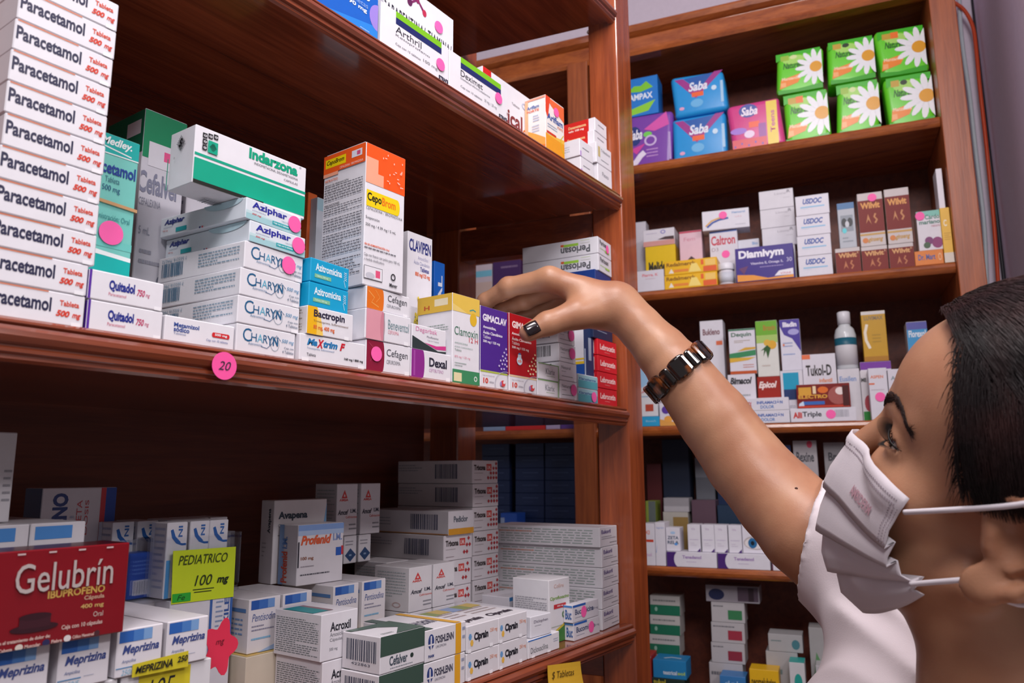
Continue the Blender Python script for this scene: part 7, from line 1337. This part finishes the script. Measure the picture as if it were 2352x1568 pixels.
def cloth_nodes(m, hexc, sc, rough=.75):
    nt = m.node_tree; b = nt.nodes['Principled BSDF']; b.inputs['Base Color'].default_value = hexlin(hexc); b.inputs['Roughness'].default_value = rough
    tc = nt.nodes.new('ShaderNodeTexCoord'); w = nt.nodes.new('ShaderNodeTexNoise'); w.inputs['Scale'].default_value = sc; w.inputs['Detail'].default_value = 3
    bp = nt.nodes.new('ShaderNodeBump'); bp.inputs['Strength'].default_value = .12; bp.inputs['Distance'].default_value = .0008
    nt.links.new(tc.outputs['Object'], w.inputs['Vector']); nt.links.new(w.outputs['Fac'], bp.inputs['Height']); nt.links.new(bp.outputs['Normal'], b.inputs['Normal'])
    b.inputs['Sheen Weight'].default_value = .15
cloth_nodes(white_cloth, '#ddd2d6', 900)
Vb, Qb = surface(sd_blouse, np.minimum(PEL, SHL)-.22, np.maximum(SHR, NB)+.22, .0032, slack=2.2)
Vb = relax(Vb, Qb, 2, .5)
blouse = fast_mesh('blouse', Vb, Qb, white_cloth, woman, W0)
# ---- trousers and shoes (below the picture)
dark_cloth = paint('#2b2c38', .8, name='dark_trousers')
def sd_legs(p):
    d = cone(p, PEL+np.array([-.06, -.02, .06]), PEL+np.array([.06, .03, .06]), .135, .135)
    for s in (-1, 1):
        hip = PEL + np.array([.09*s, .03*s, .0]); knee = np.array([PEL[0]+.10*s, PEL[1]+.02*s+.02, .50]); ank = np.array([PEL[0]+.10*s, PEL[1]+.02*s, .10])
        d = smin(d, chain(p, [hip, knee, ank], [.095, .066, .050], .02), .03)
    return np.maximum(d, np.maximum(p[:, 2]-PEL[2]-.04, .06-p[:, 2]))
Vl, Ql = surface(sd_legs, (PEL[0]-.34, PEL[1]-.26, -.02), (PEL[0]+.34, PEL[1]+.26, PEL[2]+.12), .010, slack=2)
fast_mesh('trousers', Vl, Ql, dark_cloth, woman, W0)
for s in (-1, 1):
    c0 = np.array([PEL[0]+.10*s, PEL[1]+.02*s, .0])
    def sd_shoe(p):
        d = smin(cone(p, c0+np.array([0, -.05, .042]), c0+np.array([-.01, .15, .034]), .038, .034), cone(p, c0+np.array([0, 0, .06]), c0+np.array([0, 0, .10]), .042, .044), .03)
        return np.maximum(d, .001-p[:, 2])
    Vs, Qs = surface(sd_shoe, c0-.12, c0+np.array([.12, .24, .2]), .008, slack=2)
    fast_mesh('shoe', Vs, Qs, paint('#e2e0e4', .5), woman, W0)

# ---- eyes
iris = None
for s in (1, -1):
    c = np.array([EYE[0]-.0004, EYE[1]*s, EYE[2]]); gaze = np.array([.92, .32, .16]); gaze /= np.linalg.norm(gaze)
    v, f, mi = [], [], []; nr, ns = 20, 28
    b1 = np.cross(gaze, [0, 0, 1]); b1 /= np.linalg.norm(b1); b2 = np.cross(gaze, b1)
    for i in range(nr+1):
        th_ = math.pi*i/nr
        for k in range(ns):
            a = 2*math.pi*k/ns; v.append(h2w(c + .0126*(math.cos(th_)*gaze + math.sin(th_)*(math.cos(a)*b1+math.sin(a)*b2))))
    for i in range(nr):
        for k in range(ns):
            f.append((i*ns+k, i*ns+(k+1) % ns, (i+1)*ns+(k+1) % ns, (i+1)*ns+k)); mi.append(2 if i < 2 else (1 if i < 4 else 0))
    wmesh('eye', v, f, [paint('#b9aca6', .15), paint('#2a1a12', .1), paint('#0a0808', .08)], mi=mi)

def strands(name, lines, rad, mat, parent=woman, taper=True):
    """thin three sided hairs along polylines (world space)"""
    v, f, b0 = [], [], 0
    cs = [(math.cos(2.094*k), math.sin(2.094*k)) for k in range(3)]
    for P in lines:
        P = np.asarray(P); n = len(P)
        t = np.empty_like(P); t[1:-1] = P[2:]-P[:-2]; t[0] = P[1]-P[0]; t[-1] = P[-1]-P[-2]
        t /= np.linalg.norm(t, axis=1)[:, None]+1e-12
        a = np.cross(t, [.3, .5, .81]); a /= np.linalg.norm(a, axis=1)[:, None]+1e-12; b = np.cross(t, a)
        r = (rad*(1-.75*np.arange(n)/(n-1)) if taper else np.full(n, rad))[:, None]
        v.append(np.stack([P + r*(a*c+b*s_) for c, s_ in cs], 1).reshape(-1, 3))
        f += [(b0+3*i+k, b0+3*i+(k+1) % 3, b0+3*i+3+(k+1) % 3, b0+3*i+3+k) for i in range(n-1) for k in range(3)]
        b0 += 3*n
    v = np.concatenate(v)
    return wmesh(name, v, f, mat, parent)
hair_mat = bpy.data.materials.new('dark_brown_hair'); hair_mat.use_nodes = True
def hair_nodes():
    nt = hair_mat.node_tree; b = nt.nodes['Principled BSDF']
    tc = nt.nodes.new('ShaderNodeTexCoord'); nz = nt.nodes.new('ShaderNodeTexNoise'); nz.inputs['Scale'].default_value = 30
    rp = nt.nodes.new('ShaderNodeValToRGB'); rp.color_ramp.elements[0].color = hexlin('#150c0d'); rp.color_ramp.elements[1].color = hexlin('#3a1e1c')
    rp.color_ramp.elements[0].position = .4; rp.color_ramp.elements[1].position = .75
    nt.links.new(tc.outputs['Object'], nz.inputs['Vector']); nt.links.new(nz.outputs['Fac'], rp.inputs['Fac']); nt.links.new(rp.outputs['Color'], b.inputs['Base Color'])
    b.inputs['Roughness'].default_value = .48; b.inputs['Specular IOR Level'].default_value = .3
hair_nodes()
hr = random.Random(11)
def g_line(z, y=.06):                                        # how far forward the hair comes at height z
    return np.interp(z, [-.06, .0, .015, .036, .054, .069, .083, .096, .106, .12], [.004, .014, .022, .031, .038, .047, .054, .064, .080, .12]) + .016*np.clip(1-(np.abs(y)/.046)**2, 0, 1)*np.clip((z-.06)/.03, 0, 1)
def low_line(x):
    return np.interp(x, [-.06, -.040, -.026, -.012, .0, .03], [-.075, -.060, .0, .022, .016, .010])
HC, HR_ = np.array([-.012, 0, .046]), np.array([.110, .089, .097])
def sd_hair(p):
    q = (p-HO) @ HM.T
    d = ell(q, HC, HR_*.982)
    d = smax(d, q[:, 0]-g_line(q[:, 2], q[:, 1]), .008)
    d = smax(d, low_line(q[:, 0])-q[:, 2], .008)
    d = np.maximum(d, -(ell(q, (-.010, 0, .046), (.090, .068, .075))))
    return d
Vh, Qh = surface(sd_hair, HO-.19, HO+.19, .0026, slack=2.2)
Vh = relax(Vh, Qh, 1, .5)
hair = fast_mesh('hair', Vh, Qh, hair_mat, woman, W0)
down = np.array([-.46, 0.0, -.88])
lines = []
tries = 0
while len(lines) < 9500 and tries < 90000:
    tries += 1
    a = hr.gauss(0, 1), hr.gauss(0, 1), hr.gauss(0, 1); n_ = np.array(a)/np.linalg.norm(a)
    if n_[1] < (-.35 if hr.random() < .2 else .05) or (n_[0] < -.55 and hr.random() < .7): continue
    q = HC + HR_*n_*(1.0+hr.uniform(-.012, .014))
    if q[0] > g_line(q[2], q[1]) + hr.uniform(-.003, .003) or q[2] < low_line(q[0])-.002: continue
    P = [q]; jit = np.array([hr.gauss(0, .06), hr.gauss(0, .07), hr.gauss(0, .04)])
    for i in range(7):
        m_ = (P[-1]-HC)/HR_; nn = m_/HR_; nn /= np.linalg.norm(nn)
        d_ = down + jit + np.array([-.5, 0, .2])*(1 if q[2] > .09 else 0); d_ = d_ - nn*(d_ @ nn); d_ /= np.linalg.norm(d_)
        x = P[-1] + d_*.0085; m_ = (x-HC)/HR_; s_ = np.linalg.norm(m_); x = HC + HR_*m_/s_*(1.004+.012*hr.random()+.0*i)
        if x[2] < low_line(x[0])-.004 or x[0] > g_line(x[2], x[1])+.0035: break
        P.append(x)
    if len(P) > 2: lines.append([h2w(x) for x in P])
# fine hairs along the hairline of the forehead and temple
for k in range(150):
    z = hr.uniform(.02, .092); x = float(g_line(z, .05)) + hr.uniform(-.004, .003)
    m_ = np.array([(x-HC[0]+.0)/.1, 0, (z-HC[2])/.09]); yy_ = math.sqrt(max(0.0, 1-((x+.006)/.100)**2-((z-.046)/.090)**2))*.080
    q = np.array([x, yy_, z]); P = [q]
    dr = np.array([hr.uniform(.0, .45), .05, hr.uniform(-.9, -.2)]) if z < .075 else np.array([hr.uniform(.1, .6), hr.uniform(-.2, .4), hr.uniform(-.3, .3)])
    for i in range(5): P.append(P[-1] + dr*.0032 + np.array([-.0004*i, .0001, -.0006*i]))
    lines.append([h2w(x_) for x_ in P])
hs = strands('hair_strands', lines, .00036, hair_mat, hair); hs['kind'] = 'stuff'
brow_mat = paint('#2c1a17', .55, name='eyebrow_hair')
def on_face(x, y, z):
    """push a head point out to just above the skin"""
    q = np.array([[x, y, z]]); out = np.array([1.0, .55*np.sign(y), .15]); out /= np.linalg.norm(out)
    for _ in range(12):
        d_ = sd_head(h2w(q[0])[None, :], False)[0]; q[0] += out*(.0003-d_)*.8
    return q[0]
for s in (1, -1):
    bl = []
    ctrl = np.array([(.088, .010, .0300), (.080, .020, .0355), (.070, .032, .0385), (.062, .041, .0355), (.056, .049, .0270)])
    for k in range(300):
        t = hr.random(); x = [np.interp(t*4, range(5), ctrl[:, i]) for i in range(3)]
        wid = .0050*(1-.75*t)
        x[2] += hr.uniform(-1, 1)*wid; q = on_face(x[0], x[1]*s, x[2])
        t2 = min(1, t+.12); y2 = [np.interp(t2*4, range(5), ctrl[:, i]) for i in range(3)]
        e2 = on_face(y2[0], y2[1]*s, y2[2]+hr.uniform(-.001, .002)); d_ = e2-q; d_ = d_/(np.linalg.norm(d_)+1e-9)
        P = [q, q+d_*.0035+np.array([.0005, .0003*s, .0006]), q+d_*.0068+np.array([.0002, .0002*s, .0002])]
        bl.append([h2w(x_) for x_ in P])
    strands('eyebrow', bl, .00038, brow_mat)
    ll = []
    for k in range(40):
        u_ = -1+2*(k+.5)/40; yv = EYE[1]+.0150*u_; top = EYE[2]+.0050*(1-u_**2)-.0012*u_
        xx = EYE[0]+math.sqrt(max(1e-8, .0145**2-(yv-EYE[1])**2-(top-EYE[2])**2)); q = np.array([xx+.0004, yv*s, top])
        d_ = np.array([.92, (.15+.75*u_)*s, .28]); d_ /= np.linalg.norm(d_); P = [q]
        for i in range(4): P.append(P[-1] + d_*.0021 + np.array([0, 0, .0003*i]))
        ll.append([h2w(x_) for x_ in P])
    for k in range(24):
        u_ = -.9+1.8*(k+.5)/24; yv = EYE[1]+.0150*u_; bot = EYE[2]-.0042*(1-u_**2)-.0012*u_
        xx = EYE[0]+math.sqrt(max(1e-8, .0145**2-(yv-EYE[1])**2-(bot-EYE[2])**2)); q = np.array([xx+.0003, yv*s, bot])
        d_ = np.array([.8, (.1+.6*u_)*s, -.5]); d_ /= np.linalg.norm(d_); ll.append([h2w(q), h2w(q+d_*.002), h2w(q+d_*.0038+np.array([0, 0, .0003]))])
    lid = [h2w(np.array([EYE[0]+math.sqrt(max(1e-8, .0146**2-(.0142*u_)**2-(.0050*(1-u_*u_))**2))+.0002, (EYE[1]+.0142*u_)*s, EYE[2]+.0050*(1-u_*u_)-.0012*u_])) for u_ in np.linspace(-1, 1, 14)]
    es = strands('eyelashes', ll, .00026, paint('#120c0c', .5)); strands('eyeliner', [lid], .00085, paint('#120c0c', .5), woman, False)

# ---- face mask: pleated panels
mask_px = {0: [(1967, 993, -.002), (1990, 1022, .018), (2013, 1060, .034), (2050, 1108, .0545), (2090, 1145, .0600)],
           1: [(1893, 1110, -.002), (1926, 1153, .020), (1960, 1193, .037), (1997, 1232, .050), (2031, 1260, .0585)],
           2: [(1876, 1210, -.002), (1911, 1238, .020), (1951, 1260, .036), (1995, 1283, .049), (2036, 1302, .0575)],
           3: [(1902, 1305, -.002), (1942, 1318, .019), (1990, 1325, .036), (2045, 1330, .050), (2097, 1336, .0585)],
           4: [(1985, 1400, -.002), (2012, 1408, .018), (2045, 1402, .034), (2085, 1388, .048), (2123, 1366, .0590)]}
MR = {k: np.array([hl(*q) for q in v]) for k, v in mask_px.items()}
mid3 = np.array([hl(1876, 1235, -.002)])
def tuck(r, dx=.004, dz=.007): return r + np.array([-dx, 0, dz])
seq = [MR[0], MR[0]*.66+MR[1]*.34+np.array([.0015, .0, 0]), MR[0]*.33+MR[1]*.67+np.array([.0022, 0, 0]), MR[1], tuck(MR[1]), MR[1]*.5+MR[2]*.5+np.array([-.0008, 0, .001]), MR[2], tuck(MR[2]), MR[2]*.45+MR[3]*.55, MR[3], tuck(MR[3], .004, .006), MR[3]*.5+MR[4]*.5+np.array([.002, 0, -.002]), MR[4]]
def fine(row):
    full = np.concatenate([(row*np.array([1, -1, 1]))[:0:-1], row]); n = len(full); out = []
    full[n//2, 1] = 0
    for i in range(n-1):
        p0, p1, p2, p3 = full[max(i-1, 0)], full[i], full[i+1], full[min(i+2, n-1)]
        for t in np.linspace(0, 1, 5)[:-1]:
            out.append(.5*((2*p1)+(-p0+p2)*t+(2*p0-5*p1+4*p2-p3)*t*t+(-p0+3*p1-3*p2+p3)*t**3))
    return np.array(out+[full[-1]])
rows = [fine(r) for r in seq]; fr = []
sub = [3, 3, 3, 1, 3, 3, 1, 3, 3, 1, 3, 3]
for i in range(len(rows)-1):
    for t in np.linspace(0, 1, sub[i]+1)[:-1]: fr.append(rows[i]*(1-t)+rows[i+1]*t)
fr.append(rows[-1]); R_, C_ = len(fr), len(fr[0])
# keep the cloth just clear of the skin
pts_ = np.array([p_ for r in fr for p_ in r])
for _ in range(6):
    W_ = HO + pts_ @ HM; d0 = sd_head(W_); g_ = np.stack([sd_head(W_ + HM[i]*.0008)-d0 for i in range(3)], 1)/.0008
    g_ /= np.linalg.norm(g_, axis=1)[:, None]+1e-9
    pts_ = pts_ + g_*np.clip(.0026-d0, 0, .004)[:, None]
pts_ = pts_.reshape(len(fr), -1, 3); fr = [pts_[i] for i in range(len(fr))]
mv = [h2w(p_) for r in fr for p_ in r]
mf = [(i*C_+j, (i+1)*C_+j, (i+1)*C_+j+1, i*C_+j+1) for i in range(R_-1) for j in range(C_-1)]
mask_mat = bpy.data.materials.new('mask_fabric'); mask_mat.use_nodes = True; cloth_nodes(mask_mat, '#dcd4da', 1500, .8)
mask = wmesh('face_mask', mv, mf, mask_mat)
sd_ = mask.modifiers.new('cloth', 'SOLIDIFY'); sd_.thickness = .0009; sd_.offset = 0
# stitched welds and faint printed name
def mpt(u, v, off=.0009):
    """u: column 0..4 on her left half, v: row position in the upper panel 0..1"""
    fi = fr[int(min(8, v*9))]; fj = fr[int(min(8, v*9))+1]; t = v*9-int(min(8, v*9)); row = fi*(1-t)+fj*t; n = C_//2
    x = n+u*4; i = int(min(x, C_-2)); p_ = row[i]*(1-(x-i))+row[i+1]*(x-i)
    o_ = p_ - np.array([.03, 0, -.03]); o_ = o_/np.linalg.norm(o_); return p_+o_*off
sv, sf = [], []
for v0 in (.13, .20):
    for k in range(36):
        u0 = .25+3.4*k/36
        b0 = len(sv); sv += [h2w(mpt(u0, v0)), h2w(mpt(u0+.06, v0)), h2w(mpt(u0+.06, v0+.022)), h2w(mpt(u0, v0+.022))]; sf.append((b0, b0+1, b0+2, b0+3))
for u0 in (3.45, 3.62, 3.8):
    for k in range(14):
        v0 = .25+.72*k/14; b0 = len(sv); sv += [h2w(mpt(u0, v0)), h2w(mpt(u0+.07, v0)), h2w(mpt(u0+.07, v0+.02)), h2w(mpt(u0, v0+.02))]; sf.append((b0, b0+1, b0+2, b0+3))
wmesh('weld_stitches', sv, sf, paint('#a89ca6', .8), mask, smooth=False)
T, F = text_shape('AMBIDERM', 'b')
tv = [h2w(mpt(1.55+1.25*x, .70-.17*y, .0011)) for x, y in T]
wmesh('printed_name', tv, F, paint('#c39aa6', .8), mask, smooth=False)
def strap(pts, rad=.0016):
    P = [np.array(p_) for p_ in pts]
    for _ in range(2):
        R2 = [P[0]]
        for a, b in zip(P[:-1], P[1:]): R2 += [a*.75+b*.25, a*.25+b*.75]
        P = R2+[P[-1]]
    o = tube('ear_loop', [tuple(h2w(p_)-W0) for p_ in P], rad, paint('#e6e0e6', .7), mask, 8)
    return o
strap([hl(2078, 1176, .0615), hl(2140, 1173, .072), hl(2230, 1168, .081), hl(2352, 1159, .090), (-.022, .092, .045), (-.034, .089, .030), (-.037, .084, .006), (-.030, .079, -.018), (-.018, .075, -.030), hl(2228, 1330, .076), hl(2165, 1335, .070), hl(2092, 1341, .0605)])
m2 = lambda p_: np.array(p_)*np.array([1, -1, 1])
strap([m2(hl(2078, 1176, .0615)), m2(hl(2140, 1173, .072)), m2(hl(2230, 1168, .081)), m2(hl(2352, 1159, .090)), (-.022, -.092, .045), (-.034, -.089, .030), (-.037, -.084, .006), (-.030, -.079, -.018), (-.018, -.075, -.030), m2(hl(2228, 1330, .076)), m2(hl(2165, 1335, .070)), m2(hl(2092, 1341, .0605))])

# ---- thumbnail and the other nails
nail_mat = paint('#1e1418', .12, coat=.6, name='dark_nail_polish')
def nail(tip, prev, r, nrm, ln=.012, wd=.0105):
    ax = tip-prev; ax /= np.linalg.norm(ax); nrm = nrm - ax*(nrm @ ax); nrm /= np.linalg.norm(nrm); sd = np.cross(ax, nrm)
    v, f = [], []; nu, nv = 8, 6
    for i in range(nu+1):
        for j in range(nv+1):
            a = (i/nu-.5); b = j/nv; w_ = wd*(1-.25*abs(b-.45)**2*2)
            ang = a*w_/r
            p_ = prev + ax*(np.linalg.norm(tip-prev) - ln*.72 + ln*b) + r*1.06*(math.cos(ang)*nrm + math.sin(ang)*sd)
            v.append(p_ - nrm*(.0012*max(0, b-.6)))
    for i in range(nu):
        for j in range(nv): f.append((i*(nv+1)+j, (i+1)*(nv+1)+j, (i+1)*(nv+1)+j+1, i*(nv+1)+j+1))
    o = wmesh('nail', v, f, nail_mat); m_ = o.modifiers.new('thick', 'SOLIDIFY'); m_.thickness = .0007; m_.offset = 1
    return o
tocam = CAM - thumb[0][3]; tocam /= np.linalg.norm(tocam)
nail(thumb[0][3], thumb[0][2], .0102, tocam + .25*CU - .1*CR,      .0150, .0135)
for pts, rad in fingers: nail(pts[4], pts[3], rad[4], np.array([0.2, .5, .9]), .010, .009)
# ---- small mole on the upper arm
mc = J(1829, 1122, .745)
cam_dir = (CAM-mc)/np.linalg.norm(CAM-mc)
for _ in range(30): mc = mc - cam_dir*sd_arm(mc[None, :])[0]*.8
vv = [mc]; nn = [mc+cam_dir*.0006]
mv_, mf_ = [], []
b1 = np.cross(cam_dir, [0, 0, 1]); b1 /= np.linalg.norm(b1); b2 = np.cross(cam_dir, b1)
for i in range(4):
    for k in range(12): mv_.append(mc + .0015*math.cos(i*.5)*(b1*math.cos(2*math.pi*k/12)+b2*math.sin(2*math.pi*k/12)) + cam_dir*.0004*math.sin(i*.5))
for i in range(3):
    for k in range(12): mf_.append((i*12+k, i*12+(k+1) % 12, (i+1)*12+(k+1) % 12, (i+1)*12+k))
mf_.append(tuple(range(36, 48)))
wmesh('mole', mv_, mf_, paint('#4a2a20', .5))
# ---- tortoiseshell bracelet
tort = bpy.data.materials.new('tortoiseshell'); tort.use_nodes = True
def tort_nodes():
    nt = tort.node_tree; b = nt.nodes['Principled BSDF']; tc = nt.nodes.new('ShaderNodeTexCoord'); nz = nt.nodes.new('ShaderNodeTexNoise'); nz.inputs['Scale'].default_value = 75; nz.inputs['Detail'].default_value = 2
    rp = nt.nodes.new('ShaderNodeValToRGB'); rp.color_ramp.elements[0].position = .52; rp.color_ramp.elements[0].color = hexlin('#140c0a'); rp.color_ramp.elements[1].position = .68; rp.color_ramp.elements[1].color = hexlin('#8a4a1e')
    nt.links.new(tc.outputs['Object'], nz.inputs['Vector']); nt.links.new(nz.outputs['Fac'], rp.inputs['Fac']); nt.links.new(rp.outputs['Color'], b.inputs['Base Color'])
    b.inputs['Roughness'].default_value = .08; b.inputs['Coat Weight'].default_value = .7; b.inputs['Coat Roughness'].default_value = .04
tort_nodes()
bc = J(1558, 854, .797); ax = arm_j[4]-arm_j[2]; ax /= np.linalg.norm(ax)
ax = ax + .10*CR - .0*CU; ax /= np.linalg.norm(ax)
e1 = np.cross(ax, [0, 0, 1]); e1 /= np.linalg.norm(e1); e2 = np.cross(ax, e1)
brac = bpy.data.objects.new('bracelet', None); brac.empty_display_size = .02; link(brac, woman); brac.location = bc-W0
brac['label'] = 'dark tortoiseshell link bracelet'
NL = 14
for k in range(NL):
    a0 = 2*math.pi*k/NL; wide = k % 2 == 0; ha = (.27 if wide else .15); hw = .0115 if wide else .0100; th_ = .0040 if wide else .0034
    rr_ = .0362
    v, f = [], []; nu = 6
    for i in range(nu+1):
        a = a0 + ha*(2*i/nu-1); cs = 1-.16*abs(2*i/nu-1)**3
        rad_ = e1*math.cos(a)+e2*math.sin(a)
        for (q, w_) in ((0, -hw*cs), (.6, -hw*cs), (1, -hw*cs*.84), (1, hw*cs*.84), (.6, hw*cs), (0, hw*cs)):
            v.append(rad_*(rr_+th_*q*(1-.25*abs(2*i/nu-1)**4)) + ax*w_)
    for i in range(nu):
        for j in range(6): f.append((i*6+j, i*6+(j+1) % 6, (i+1)*6+(j+1) % 6, (i+1)*6+j))
    f += [tuple(range(6)), tuple(range(nu*6+5, nu*6-1, -1))]
    o = mesh_obj('link', v, f, tort, brac)
    md = o.modifiers.new('round', 'BEVEL'); md.width = .0009; md.segments = 2; md.limit_method = 'ANGLE'
    bm = bmesh.new(); bm.from_mesh(o.data); bmesh.ops.recalc_face_normals(bm, faces=bm.faces); bm.to_mesh(o.data); bm.free()
